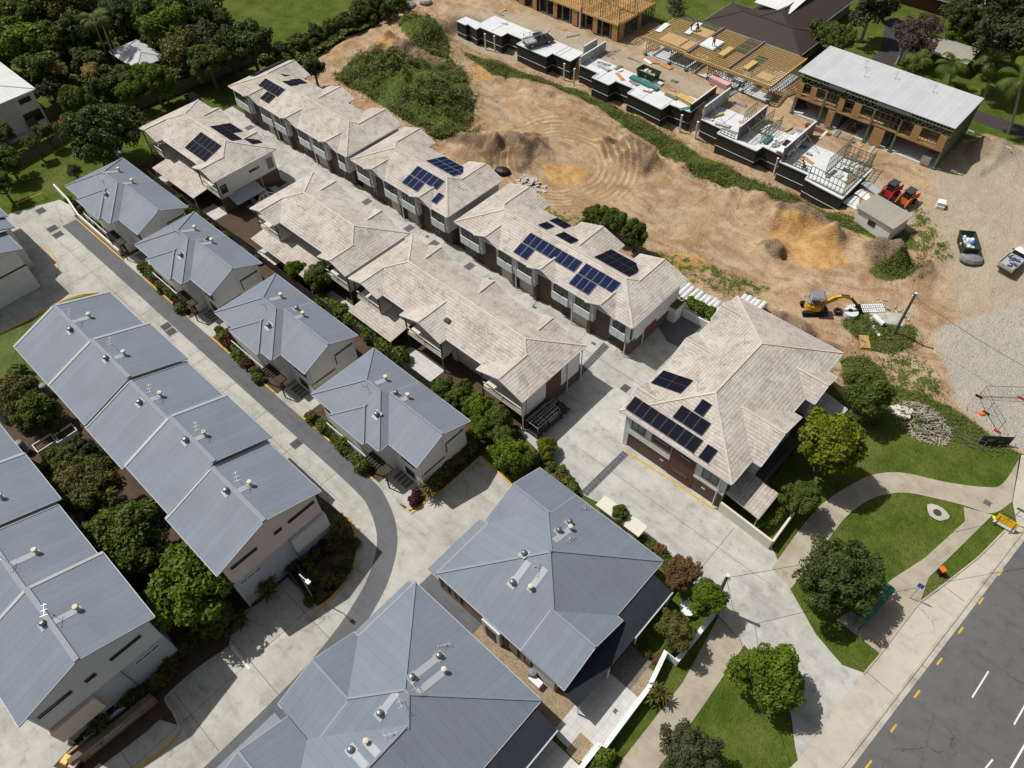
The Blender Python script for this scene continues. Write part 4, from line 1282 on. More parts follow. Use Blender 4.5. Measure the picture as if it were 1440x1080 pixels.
# ---------------------------------------------------------------- tiled townhouses, far row (two-storey fronts on the driveway)
TS = 1 / 3
def front_row(label, L, Rr, bays, garages, doors, wings, sol, ants):
    h = root('townhouse_row', label, 'house', ((L + Rr) / 2, 54.5, 0), group='tiled townhouses behind the shared driveway')
    rf = Roof(5.5, TS)
    rf.add(L, Rr, 49.35, 58.4, 'x', cut={'D': (wings[0][1] - wings[0][0]) / 2, 'C': (wings[-1][1] - wings[-1][0]) / 2})
    for i, (w0, w1) in enumerate(wings):
        o0 = -.03 if w0 <= L + .01 else 0; o1 = .03 if w1 >= Rr - .01 else 0
        rf.add(w0 + o0, w1 + o1, 58.4 - (w1 - w0) / 2 - .25, 59.8 + .01 * i, 'y', True, True)
    for (b0, b1, box) in bays:
        if not box: rf.add((b0 + b1) / 2 - 2.15, (b0 + b1) / 2 + 2.15, 49.2, 52.15, 'y', True, True, sl=.42, dz=-.02)
    rf.build(h, M['tile'], M['tile_cap'], M['render_grey'], M['render_grey'])
    mb = MB()
    mb.box(L + .6, Rr - .5, 50.2, 57.9, 0, 5.32, 0)
    for w0, w1 in wings: mb.box(w0 + .6, w1 - .5, 57.9, 59.3, 0, 5.32, 1)
    mb.box(Rr - .5, Rr - .35, 50.25, 59.25, 2.55, 5.3, 1)
    for w0, w1 in wings: mb.face([(w0 + .5, 59.5, 5.3), (w1 - .4, 59.5, 5.3), ((w0 + w1) / 2, 59.5, 5.3 + (w1 - w0) / 6)][::-1], 1)
    for (b0, b1, box) in bays:
        if not box: mb.face([((b0 + b1) / 2 - 1.9, 49.5, 5.3), ((b0 + b1) / 2 + 1.9, 49.5, 5.3), ((b0 + b1) / 2, 49.5, 6.12)], 1)
    mb.build('wall', [M['brown'], M['render_grey']], h)
    for (b0, b1, box) in bays:
        if not box: 
            panel(h, 'rust_panel', '-y', 50.2, b0 + .1, b1 - .1, 1.0, 5.2, 'brown', .05)
            window(h, '-y', 50.2, (b0 + b1) / 2 - .75, (b0 + b1) / 2 - .1, 3.0, 4.9, gm='glass_pale', mull=0)
            continue
        mb = MB(); mb.box(b0 + .3, b1 - .2, 49.62, 50.2, 2.42, 5.3); mb.build('upper_storey_box', M['render_grey'], h)
        n = 2 if b1 - b0 > 5 else 1
        w = (b1 - b0 - .3) / n
        for k in range(n):
            c0 = b0 + .3 + k * w
            window(h, '-y', 49.62, c0 + .45, c0 + w - .75, 3.1, 4.95, mull=2)
            bp = panel(h, 'balustrade', '-y', 49.50, c0 + .3, c0 + w - .6, 2.55, 3.75, 'panel_white', .10)
            gp = MB(); gp.box(c0 + w / 2 - .17, c0 + w / 2 - .13, 49.385, 49.40, 2.56, 3.74); gp.build('panel_joint', M['render_grey'], bp)
        if n == 2: downpipe(h, b0 + .3 + w, 49.55, 0, 5.3)
    for g0, g1 in garages:
        panel(h, 'garage_door', '-y', 50.2, g0, g1, .02, 2.25, 'garage', .04)
        panel(h, 'garage_pier', '-y', 50.2, g1 + .05, g1 + .55, 0, 2.42, 'brown', .5)
    for d0, d1 in doors:
        panel(h, 'front_door', '-y', 50.2, d0, d1, .05, 2.2, 'black', .03)
        window(h, '-y', 50.2, d0 - 1.7, d0 - .5, .5, 2.1, mull=1)
        panel(h, 'entry_panel', '-y', 50.2, d0 - .4, d0 - .05, 0, 2.42, 'rust', .06)
    for a, e, s_, al, up, n, w, hh, mm in sol: solar(h, a, e, s_, 5.5, TS, al, up, n, w, hh, mm)
    for px, py in ants: antenna(h, rf, px, py, 1.2, .9)
    return h, rf
F_, B_ = (1, 49.35, 1), (1, 58.4, -1)
front_row('tiled townhouse row farthest up the shared driveway, by the corner of the paling fence', -108.25, -79.2,
          [(-108, -103.2, 1), (-103.2, -101, 0), (-101, -93.6, 1), (-93.6, -91.6, 0), (-91.6, -84.2, 1), (-84.2, -82.3, 0), (-82.3, -79.5, 1)],
          [(-97.2, -94.6), (-100.6, -98.4), (-88, -85.2)], [(-90.2, -89.2), (-81.2, -80.4), (-104.6, -103.8)], [(-108.25, -101.0), (-96, -90), (-86.2, -79.2)],
          [(*F_, -103.2, 2.6, 5, 1.0, 1.62, 'solar_black'), (*F_, -100.8, .9, 2, 1.1, 1.62, 'solar_black'), (*B_, -103.9, .75, 1, 1.4, 1.62, 'solar_black'), (*B_, -100.9, .7, 2, 1.0, 1.8, 'solar_black'), (*B_, -100.5, 2.55, 2, 1.0, 1.6, 'solar_black'), (0, -108.28, 1, 53.2, .5, 7, 1.05, 1.62, 'solar_black')],
          [(443, 130), (487, 155)])
front_row('tiled townhouse row in the middle with two blue solar arrays and a single blue panel', -78.35, -59.0,
          [(-78.1, -74.2, 1), (-74.2, -72.3, 0), (-72.3, -64.9, 1), (-64.9, -63.0, 0), (-63.0, -59.3, 1)],
          [(-71.6, -69.2), (-68.2, -65.6)], [(-74, -73.2), (-61.2, -60.4)], [(-78.35, -72.2), (-65.4, -59.0)],
          [(*F_, -68.45, 2.5, 5, 1.04, 1.62, 'solar_blue'), (*F_, -68.5, .88, 3, 1.02, 1.55, 'solar_blue'), (*F_, -62.7, .75, 1, 1.02, 1.6, 'solar_blue'), (*B_, -68.7, .22, 5, 1.05, 1.75, 'solar_blue'), (*B_, -68.6, 2.05, 5, 1.05, 1.75, 'solar_blue')],
          [(583, 210), (645, 262)])
hR1c, _ = front_row('longest tiled townhouse row, with six dark solar arrays, ending at the concrete pipes', -57.75, -29.7,
          [(-57.5, -53.0, 1), (-53.0, -51.0, 0), (-51.0, -44.1, 1), (-44.1, -42.0, 0), (-42.0, -35.1, 1), (-35.1, -33.2, 0), (-33.2, -30.0, 1)],
          [(-50.4, -48.2), (-47.3, -44.7), (-38.9, -36.2)], [(-54.6, -53.7), (-40.2, -39.3), (-31.7, -30.9)], [(-57.75, -50.8), (-45.5, -38.8), (-36.4, -29.7)],
          [(*F_, -48.0, .5, 2, 1.1, 1.62, 'solar_blue'), (*F_, -47.95, 2.2, 8, 1.02, 1.65, 'solar_blue'), (*F_, -39.4, .7, 3, .99, 1.6, 'solar_blue'), (*F_, -39.35, 2.36, 5, 1.02, 1.6, 'solar_blue'),
           (*B_, -39.35, .5, 5, 1.02, 1.75, 'solar_black'), (*B_, -39.3, 2.35, 5, 1.02, 1.8, 'solar_black'), (*B_, -48.3, .05, 2, 1.2, 1.6, 'solar_black'), (*B_, -45.3, 2.4, 2, 1.2, 1.75, 'solar_black'), (*B_, -48.2, 2.3, 1, 1.35, 1.75, 'solar_black')], [])
for c0, c1, q0, q1, mm in ((51.0, 52.4, 2.0, 4.6, 'panel_white'), (52.6, 55.0, .9, 4.6, 'rust'), (55.1, 59.2, 1.9, 4.9, 'render_white')):
    panel(hR1c, 'end_cladding', '+x', -30.05 - .15, c0, c1, q0, q1, mm, .12)
window(hR1c, '+x', -30.19, 49.9, 50.7, 2.8, 4.6, mull=0)
downpipe(hR1c, -30.5, 49.55, 0, 2.45); downpipe(hR1c, -30.05, 52.5, 0, 5.2)

# ---------------------------------------------------------------- tiled townhouses, near row (balconies on the garden side)
def garden_row(label, L, Rr, wings, bays, low, sol, ants, endcol=None):
    h = root('townhouse_row', label, 'house', ((L + Rr) / 2, 39, 0), group='tiled townhouses with garden balconies')
    rf = Roof(5.6, TS)
    rf.add(L, Rr, 34.6, 44.0, 'x', cut={'A': (wings[0][1] - wings[0][0]) / 2, 'B': (wings[-1][1] - wings[-1][0]) / 2})
    for i, (w0, w1) in enumerate(wings):
        o0 = -.03 if w0 <= L + .01 else 0; o1 = .03 if w1 >= Rr - .01 else 0
        rf.add(w0 + o0, w1 + o1, 33.7 - .004 * i, 34.6 + (w1 - w0) / 2 + .25, 'y', True, True)
    for w0, w1 in bays: rf.add(w0, w1, 41.2, 44.2, 'y', True, True, sl=.42, dz=-.02)
    rf.build(h, M['tile'], M['tile_cap'], M['render_grey'], M['render_grey'])
    mb = MB(); mb.box(L + .5, Rr - .5, 36.4, 43.5, 0, 5.4, 0)
    for w0, w1 in wings: mb.box(w0 + .6, w1 - .5, 36.2, 36.4, 0, 5.4, 0); mb.face([(w0 + .3, 34.05, 5.4), (w1 - .3, 34.05, 5.4), ((w0 + w1) / 2, 34.05, 5.4 + (w1 - w0 - .6) / 6)])
    mb.build('wall', M['render_pale'], h)
    mb = MB(); mb.box(Rr - .5, Rr - .42, 34.2, 43.55, 0, 2.5); mb.build('end_base_wall', M['brown'], h)
    mb = MB(); mb.box(Rr - .5, Rr - .40, 33.95, 43.5, 2.5, 5.4); mb.build('end_wall', M['render_pale'], h)
    for w0, w1 in wings:
        mb = MB(); mb.box(w0 + .3, w1 - .25, 34.0, 36.2, 2.45, 2.7); mb.build('balcony_floor', M['cream'], h)
        bl = MB()
        bl.box(w0 + .35, w1 - .3, 34.0, 34.10, 3.55, 3.68)
        bl.box(w0 + .35, w1 - .3, 34.03, 34.06, 2.7, 3.1)
        for x in (w0 + .4, (w0 + w1) / 2, w1 - .4): bl.box(x - .05, x + .05, 34.0, 34.1, 2.7, 3.55)
        bl.build('balustrade', M['cream'], h)
        for x in (w0 + .4, w1 - .4):
            po = MB(); po.box(x - .07, x + .07, 34.0, 34.14, 0, 5.4); po.build('balcony_post', M['frame'], h)
        window(h, '-y', 36.2, w0 + 1.2, w1 - 1.0, 2.8, 4.9, mull=2)
        window(h, '-y', 36.2, w0 + 1.0, w1 - 1.2, .2, 2.3, mull=2)
    for i in range(len(wings) - 1):
        g0, g1 = wings[i][1], wings[i + 1][0]
        for x in np.arange(g0 + .6, g1 - 1.6, 2.4):
            window(h, '-y', 36.4, x, x + 1.5, 3.0, 4.7, mull=1)
    for l0, l1, y0, y1 in low:
        mb = MB()
        pts = [(l0, y0, 2.25), (l1, y0, 2.25), (l1, y1, 2.75), (l0, y1, 2.75)]
        mb.face(pts); mb.face([(a, b, c - .12) for a, b, c in pts][::-1])
        for k in range(4):
            p, q = pts[k], pts[(k + 1) % 4]; mb.face([(p[0], p[1], p[2] - .12), (q[0], q[1], q[2] - .12), q, p])
        mb.build('patio_roof', M['tile'], h)
        for x in (l0 + .2, l1 - .3):
            po = MB(); po.box(x, x + .1, y0 + .15, y0 + .25, 0, 2.15); po.build('patio_post', M['render_grey'], h)
    for a, e, s_, al, up, n, w, hh, mm in sol: solar(h, a, e, s_, 5.6, TS, al, up, n, w, hh, mm)
    for px, py in ants: antenna(h, rf, px, py, 1.2, 2.9)
    return h, rf
f_, b_ = (1, 34.6, 1), (1, 44.0, -1)
h, _ = garden_row('small tiled townhouse with dark solar panels at the far end, beside the trees', -108.3, -88.3, [(-108.3, -103.0), (-93.6, -88.3)], [(-104.4, -100.2), (-94.6, -91)],
           [(-103.2, -92.2, 31.6, 36.2)], [(*f_, -98.0, .85, 5, 1.04, 1.6, 'solar_black'), (*f_, -97.95, 2.48, 5, 1.04, 1.62, 'solar_black'), (*b_, -98.35, .8, 3, 1.08, 1.62, 'solar_black'), (*b_, -98.2, 2.5, 5, 1.1, 1.65, 'solar_black'), (*b_, -92.7, .55, 2, 1.0, 1.62, 'solar_black')], [(264, 178)])
window(h, '+x', -88.72, 39.2, 40.9, 3.9, 4.3, mull=0); window(h, '+x', -88.72, 43.0 - .9, 43.2, 2.9, 4.7, 'render_grey', 'glass_pale', mull=0); window(h, '+x', -88.72, 34.4, 35.4, 3.0, 4.3, mull=0)
mb = MB(); mb.face([(-88.6, 35.0, 2.5), (-86.4, 35.0, 2.0), (-86.4, 39.6, 2.0), (-88.6, 39.6, 2.5)]); mb.face([(-88.6, 35.0, 2.42), (-86.4, 35.0, 1.92), (-86.4, 39.6, 1.92), (-88.6, 39.6, 2.42)][::-1]); mb.build('side_awning', M['flash'], h)
downpipe(h, -88.66, 40.6, 0, 5.4)
garden_row('tiled townhouse row without solar panels in the middle of the near row', -79.8, -60.3, [(-79.8, -74.5), (-65.6, -60.3)], [(-76.8, -72.8), (-67.4, -63.6)],
           [(-78.8, -66.2, 31.9, 36.2)], [], [(419, 290), (472, 324)])
h, _ = garden_row('longest tiled townhouse row without solar panels, its end wall above the black van', -59.7, -31.85, [(-59.7, -54.5), (-50.6, -44.0), (-38.45, -31.85)], [(-56.7, -52.5), (-47.7, -43.8), (-38.7, -34.9)],
           [(-58.6, -50.9, 31.9, 36.2)], [], [(589, 404), (650, 446), (686, 469)])
for c0, c1, q0, q1, mm in ((34.7, 37.7, 2.2, 5.0, 'render_white'), (37.75, 40.2, 1.7, 5.0, 'rust'), (40.25, 41.1, 1.9, 5.1, 'render_white'), (41.2, 43.3, 1.8, 5.1, 'render_white')):
    panel(h, 'end_cladding', '+x', -32.25, c0, c1, q0, q1, mm, .1)
panel(h, 'slit_window', '+x', -32.25, 35.3, 37.4, 1.45, 1.7, 'glass_pale', .03)
downpipe(h, -32.0, 41.15, 0, 5.2); downpipe(h, -32.1, 34.0, 0, 5.3); downpipe(h, -31.9, 43.4, 0, 5.3)
for px, py, s_ in ((631, 450, .5), (616, 461, .3), (662, 456, .3)):
    c = _.at(px, py) if px == 631 else None
    if c:
        mb = MB(); mb.box(c.x - .35, c.x + .35, c.y - .45, c.y + .1, c.z - .12, c.z + .16); mb.build('roof_hatch', M['frame'], h)

# ---------------------------------------------------------------- tiled house across the driveway (right)
h = root('tiled_house', 'large tiled house with black solar panels and brown garage doors facing the driveway', 'house', (-17.3, 50, 0))
rf = Roof(5.5, TS)
rf.add(-23.85, -10.8, 39.5, 61.2, 'y')
rf.add(-24.05, -21.0, 56.2, 60.0, 'x', True, True, sl=.42); rf.add(-24.05, -20.7, 48.8, 53.5, 'x', True, True, sl=.42); rf.add(-24.05, -21.3, 40.8, 44.3, 'x', True, True, sl=.42)
rf.add(-13.35, -9.72, 53.1, 57.75, 'x', True, True); rf.add(-14.95, -9.85, 43.05, 50.75, 'x', True, True)
rf.build(h, M['tile'], M['tile_cap'], M['render_grey'], M['render_grey'])
mb = MB()
mb.box(-23.3, -11.3, 39.98, 60.7, 0, 5.32, 0)
mb.face([(-10.15, 43.4, 5.3), (-10.15, 50.4, 5.3), (-10.15, 46.9, 6.5)]); mb.face([(-10.02, 53.4, 5.3), (-10.02, 57.4, 5.3), (-10.02, 55.42, 5.98)])
mb.box(-11.3, -10.2, 43.5, 50.3, 2.6, 5.3, 0); mb.box(-11.3, -10.2, 53.5, 57.3, 2.6, 5.3, 0)
mb.build('wall', M['render_grey'], h)
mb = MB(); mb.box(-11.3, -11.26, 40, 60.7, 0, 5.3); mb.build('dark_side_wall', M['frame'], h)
for a0, a1 in ((-22.7, -17.6), (-14.75, -11.9)):
    panel(h, 'garage_door', '-y', 39.98, a0, a1, .03, 2.3, 'garage_brown', .05)
panel(h, 'rust_panel', '-y', 39.98, -17.55, -14.8, .03, 4.9, 'rust', .12)
panel(h, 'corner_pier', '-y', 39.98, -11.85, -11.35, .0, 2.4, 'brown', .06)
panel(h, 'render_band', '-y', 39.98, -22.75, -17.6, 2.3, 3.05, 'render_pale', .14)
panel(h, 'render_band', '-y', 39.98, -14.75, -11.35, 2.3, 2.7, 'render_pale', .10)
window(h, '-y', 39.98, -22.5, -20.8, 3.3, 4.7, gm='glass_pale', mull=1)
panel(h, 'rust_panel', '-y', 39.98, -20.0, -17.7, 3.4, 4.8, 'rust', .10)
window(h, '-y', 39.88, -19.8, -17.9, 4.0, 4.6, mull=0)
window(h, '-y', 39.86, -17.1, -15.2, 1.2, 1.65, gm='glass_pale', mull=0)
window(h, '-y', 39.86, -16.6, -15.3, 4.0, 4.5, gm='glass_pale', mull=0)
window(h, '-y', 39.98, -14.0, -12.2, 3.1, 4.6, gm='glass_pale', mull=1)
for xx in (-18.6, -13.6):
    mb = MB(); mb.box(xx, xx + .4, 39.90, 39.93, 1.35, 1.5); mb.build('door_handle', M['render_pale'], h)
downpipe(h, -12.0, 39.8, 0, 5.2); downpipe(h, -23.1, 39.8, 0, 5.2)
for (x0, x1, y0, y1) in ((-11.2, -7.4, 39.9, 43.6), (-10.2, -7.3, 52.9, 57.4)):
    mb = MB()
    pts = [(x0, y0, 3.1), (x1, y0, 2.5), (x1, y1, 2.5), (x0, y1, 3.1)]
    mb.face(pts); mb.face([(a, b, c - .12) for a, b, c in pts][::-1])
    for k in range(4):
        p, q = pts[k], pts[(k + 1) % 4]; mb.face([(p[0], p[1], p[2] - .12), (q[0], q[1], q[2] - .12), q, p])
    mb.build('patio_roof', M['tile'], h)
    for yy in (y0 + .2, y1 - .32):
        po = MB(); po.box(x1 - .25, x1 - .13, yy, yy + .12, 0, 2.45); po.build('patio_post', M['render_pale'], h)
bl = MB()
bl.box(-10.2, -9.0, 43.6, 50.3, 2.4, 2.6); bl.box(-9.1, -9.0, 43.6, 50.3, 2.6, 3.6); bl.build('side_balcony', M['frame'], h)
for y in (43.7, 47, 50.1):
    mb = MB(); mb.box(-9.1, -9.0, y, y + .1, 0, 2.4); mb.build('side_post', M['frame'], h)
D_ = (1, 39.5, 1)
for al, up, n, w, hh in ((-23.5, .45, 8, 1.02, 1.62), (-19.15, 2.35, 3, 1.14, 1.58), (-17.9, 4.05, 1, 1.12, 1.55), (-14.8, .42, 1, 1.14, 1.6)): solar(h, *D_, 5.5, TS, al, up, n, w, hh, 'solar_black')
for up in (.35, 2.2): solar(h, 0, -23.85, 1, 5.5, TS, 44.3, up, 2, 1.14, 1.8, 'solar_black')
for px, py in ((920, 562), (980, 545), (1012, 512), (1046, 480)): antenna(h, rf, px, py, 1.2, .9)

# ---------------------------------------------------------------- neighbours at the left edge
h = root('white_house', 'white two-storey house with a pale metal roof at the left edge among the trees', 'house', (-138, 26, 0))
rf = Roof(5.7, .2); rf.add(-150, -131.0, 8, 28.8, 'y', False, False); rf.build(h, M['white_roof'], M['pale_cap'], M['white'], M['white'])
wallbox(h, [(-149, -131.5, 9, 28.3, 0, 5.5)], 'render_white')
for y0, y1, z0, z1 in ((25.7, 27.6, 4.1, 4.9), (25.2, 28.0, .8, 2.6), (20.6, 22.2, 3.6, 4.9), (21.0, 22.0, .8, 2.4)): window(h, '+x', -131.5, y0, y1, z0, z1, mull=1)
panel(h, 'wall_cladding', '+x', -131.5, 22.6, 25.0, 0, 5.4, 'render_grey', .06)
mb = MB(); mb.box(-131.4, -129.8, 19, 28.2, .02, .12); mb.build('patio_slab', M['conc'], h)
h = root('pavilion', 'small grey hip-roofed pavilion among the trees beside two tall palms', 'shed', (-134, 47, 0))
rf = Roof(3.0, .36); rf.add(-139, -129.4, 44.3, 49.9, 'x'); rf.build(h, M['grey_roof'], M['pale_cap'], M['render_grey'], M['frame'])
wallbox(h, [(-138.2, -134, 45, 49.3, 0, 2.8)], 'timber_dark')
for x in (-138.6, -129.9):
    for y in (44.7, 49.4):
        po = MB(); po.box(x - .08, x + .08, y - .08, y + .08, 0, 2.85); po.build('post', M['timber_dark'], h)
h = root('townhouse_row', 'blue-grey roofed house at the left edge with bins along its white end wall', 'house', (-100, 4, 0))
sh = -91.0
rf1 = Roof(6.6, .36); rf1.add(-112, -101.2, -2, 11.6, 'x', False, True); rf1.build(h, M['blue_roof'], M['blue_cap'], M['pale_cap'], M['white'])
rf2 = Roof(6.4, .36); rf2.add(-103, -98.6, -1.5, 11.2, 'x', False, True); rf2.build(h, M['blue_roof'], M['blue_cap'], M['pale_cap'], M['white'])
rf3 = Roof(6.2, .36); rf3.add(-100, -94.0, -1.8, 10.0, 'x', False, True); rf3.build(h, M['blue_roof'], M['blue_cap'], M['pale_cap'], M['white'])
wallbox(h, [(-111, -101.6, -1.4, 11, 0, 6.5), (-101.6, -99, -1, 10.6, 0, 6.3)], 'render_white')
mb = MB()
pr = [(-1.2, 0), (9.3, 0), (9.3, 6.25), (4.1, 8.05), (-1.2, 6.25)]
x0, x1 = -99, -94.4
mb.face([(x1, y, z) for y, z in pr]); mb.face([(x0, y, z) for y, z in pr][::-1])
for i in range(5):
    (ya, za), (yb, zb) = pr[i], pr[(i + 1) % 5]
    mb.face([(x0, ya, za), (x0, yb, zb), (x1, yb, zb), (x1, ya, za)][::-1])
mb.build('gable_wall', M['render_white'], h)
mb = MB(); mb.box(-94.42, -94.3, -1.2, 9.35, 3.7, 3.9); mb.build('belt_trim', M['frame'], h)
window(h, '+x', -94.4, 2.2, 3.6, 1.0, 2.2); window(h, '+y', 9.3, -98.5, -97, 2.9, 4.4)
panel(h, 'cladding', '+x', -94.4, 3.0, 9.2, 3.9, 6.1, 'render_pale', .05)
# ================================================================== CONSTRUCTION SITE
def studs(mb, p, q, z0, z1, sp=.55, t=.07, m=0, rails=1):
    p, q = Vector((p[0], p[1], 0)), Vector((q[0], q[1], 0))
    L = (q - p).length; n = max(2, int(L / sp))
    for i in range(n + 1):
        c = p + (q - p) * (i / n)
        mb.box(c.x - t / 2, c.x + t / 2, c.y - t / 2, c.y + t / 2, z0, z1, m)
    for z in [z0 + .04, z1 - .04] + [z0 + (z1 - z0) * (k + 1) / (rails + 1) for k in range(rails)]:
        mb.beam((p.x, p.y, z), (q.x, q.y, z), t, .08, m)

def slab_block(label, pts, rim, extras):
    h = root('basement_slab', label, 'building', (sum(p[0] for p in pts) / len(pts), 94, 0), group='basement slabs along the site road')
    mb = MB(); mb.prism(pts, -1.4, 2.24); mb.build('retaining_wall', M['tanking'], h)
    mb = MB(); mb.sheet(pts, 2.26); mb.build('floor_slab', M['conc_new'], h)
    mb = MB()
    for i in range(rim):
        p, q = pts[i], pts[i + 1]
        mb.beam((p[0], p[1], 2.28), (q[0], q[1], 2.28), .2, .14)
        d = Vector((q[0] - p[0], q[1] - p[1], 0)).normalized(); n = Vector((d.y, -d.x, 0)) * .03
        mb.beam((p[0] + n.x, p[1] + n.y, .35), (q[0] + n.x, q[1] + n.y, .35), .05, .05)
    mb.build('wall_coping', M['conc_new'], h)
    for kind, a in extras:
        mb = MB()
        if kind == 'wall':
            mb.box(a[0] - .1, a[0] + .1, a[1], a[2], 2.3, a[3]); mb.build('party_wall', M[a[4]], h)
            mb = MB(); mb.box(a[0] - .12, a[0] + .12, a[1], a[2], a[3], a[3] + .06); mb.build('wall_coping', M['conc_new'], h)
            if a[3] > 3.6:
                mb = MB()
                for k in range(2):
                    mb.tube((a[0] + .1, a[1] + 1.5 + k * 4, a[3] - .2), (a[0] + 3.2, a[1] + 1.2 + k * 4, 2.3), .035, 5)
                mb.build('prop', M['steel'], h)
        elif kind == 'frame':
            for seg in a: studs(mb, seg[0], seg[1], 2.32, seg[2])
            mb.build('stud_frame', M['steel_green'], h)
        elif kind == 'joint':
            for x, y0, y1 in a: mb.box(x - .04, x + .04, y0, y1, 2.265, 2.275)
            mb.build('slab_joint', M['joint'], h)
    return h
slab_block('far basement slab block with white floor and dark walls, black pickup parked on it',
           [(-101.0, 92.1), (-98.6, 92.0), (-98.6, 92.6), (-96.0, 92.1), (-96.0, 93.1), (-90.8, 93.1), (-90.8, 94.7), (-86.8, 94.7), (-86.8, 92.8), (-80.0, 92.7), (-80, 94.3), (-76.0, 94.2), (-76.0, 98.0), (-97.1, 98), (-97.2, 94.4), (-101, 94.4)], 12,
           [('wall', (-75.9, 97.6, 101.2, 3.5, 'block')), ('joint', [(-93.5, 93.2, 98), (-87.3, 94.8, 98), (-84, 93, 98), (-79.5, 94.4, 98), (-78.6, 94.4, 98)])])
slab_block('middle basement slab block, white floor with stacked boards between two raised end walls',
           [(-74, 94.3), (-69.9, 94.2), (-69.9, 92.5), (-66.4, 92.4), (-66.3, 94.1), (-62.6, 94.1), (-62.6, 92.4), (-55.8, 92.0), (-55.7, 94.0), (-52.0, 94.2), (-52.0, 98), (-74, 98)], 10,
           [('wall', (-73.9, 94.3, 101.0, 3.7, 'block')), ('wall', (-52.1, 94.3, 101.2, 3.5, 'tanking')), ('joint', [(-69, 92.6, 98), (-63.5, 94.2, 98), (-60, 92.4, 98), (-56, 92.4, 98)])])
slab_block('basement slab block nearest the site shed, with mauve party walls and green steel stud frames',
           [(-49.6, 93.6), (-45.7, 93.4), (-45.7, 92.0), (-39.0, 91.8), (-38.9, 93.4), (-35.2, 93.2), (-35.1, 91.6), (-30.5, 91.5), (-30.4, 90.3), (-28.3, 90.0), (-24.5, 89.6), (-24.5, 98.6), (-49.6, 98.6)], 10,
           [('wall', (-49.5, 93.8, 100.8, 4.3, 'block')), ('wall', (-42.6, 92.4, 100.0, 4.4, 'purple_beam')), ('wall', (-35.0, 91.8, 100.6, 4.5, 'purple_beam')),
            ('frame', [((-44.2, 96.5), (-44.2, 100), 4.4), ((-41.2, 92.6), (-41.2, 99.8), 4.4), ((-39.6, 93.8), (-39.6, 99.6), 4.0), ((-42.4, 96), (-39.6, 96), 4.4), ((-45.4, 92.3), (-43, 92.3), 3.1), ((-37.8, 94), (-36, 97.5), 2.9)]),
            ('frame', [((-34.6, 92), (-30.6, 92), 3.2), ((-30.2, 90.7), (-24.9, 90.2), 4.4), ((-28.9, 93), (-28.9, 99.9), 4.9), ((-24.9, 90.2), (-24.9, 98.6), 4.9), ((-28.6, 95.4), (-24.9, 95.4), 4.4), ((-33.5, 92), (-33.5, 94.6), 3.3), ((-26.9, 95.4), (-26.9, 98.6), 4.4), ((-28.9, 98.4), (-24.9, 98.4), 4.4)]),
            ('joint', [(-38, 93.5, 98.5), (-46.5, 93.6, 98.5)])])

# ---- upper-floor platform of pine joists on green steel walls
h = root('framed_building', 'half-built house frame with a deck of pine floor joists on green steel stud walls', 'building', (-56, 109, STREET))
mb = MB(); mb.box(-67.6, -44.5, 104.2, 114, STREET - .2, STREET + .12); mb.build('floor_slab', M['conc_new'], h)
mb = MB()
for a0, a1, b0 in ((-67.9, -60.1, 104.0), (-60.1, -44.4, 103.6)):
    y = b0
    while y < 114.4:
        mb.box(a0, a1, y, y + .10, 5.13, 5.30, 0); y += .50
mb.build('floor_joists', M['pine'], h)
mb = MB()
mb.box(-67.95, -60.1, 103.85, 104.0, 4.85, 5.32); mb.box(-60.1, -44.35, 103.45, 103.6, 4.85, 5.32); mb.box(-44.4, -44.25, 103.5, 114.4, 4.85, 5.32); mb.box(-68.1, -67.95, 103.9, 114.4, 4.85, 5.32)
mb.build('rim_joist', M['pine'], h)
for q in ((-65.8, -62.0, 104.6, 107.6), (-63.8, -60.0, 109.8, 112.4), (-61.6, -60.2, 104.4, 107.4), (-47.6, -45.2, 104.4, 106.4)):
    mb = MB(); mb.box(*q, 5.31, 5.34); mb.build('floor_sheet', M['particle'], h)
for x in (-59.6, -52.0):
    mb = MB(); mb.box(x - .12, x + .12, 103.7, 114.6, 4.9, 5.55); mb.build('party_wall_head', M['purple_beam'], h)
mb = MB()
for q in ((-67.9, -60.3, 113.0, 114.4), (-64.6, -59.8, 112.6, 112.9), (-54.6, -52.2, 109.5, 114.2), (-50.5, -48.8, 105.5, 110.5)):
    y = q[2]
    while y < q[3]: mb.box(q[0], q[1], y, y + .08, 5.31, 5.40); y += .3
mb.build('steel_joists', M['steel_green'], h)
mb = MB()
for (p, q) in (((-67.7, 104.1), (-67.7, 114)), ((-44.6, 103.7), (-44.6, 114)), ((-62.9, 104.2), (-62.9, 113.5)), ((-59.6, 104), (-59.6, 114)), ((-55.4, 103.8), (-55.4, 113)), ((-52, 103.8), (-52, 114)), ((-49, 103.8), (-49, 113)), ((-67.7, 114), (-44.6, 114)), ((-62.9, 104.3), (-60, 104.3)), ((-55.4, 103.8), (-52.2, 103.8)), ((-67.7, 108.8), (-60, 108.8)), ((-59, 108.8), (-52, 108.8))):
    studs(mb, p, q, STREET + .12, 4.86, .6, .08, 0, 2)
mb.build('stud_frame', M['steel_green'], h)
mb = MB()
for x in (-67.7, -62.9, -59.6, -55.4, -52, -49, -44.6): mb.box(x - .2, x + .2, 103.75, 104.25, STREET + .12, STREET + .42)
mb.build('wall_base_flashing', M['steel_teal'], h)

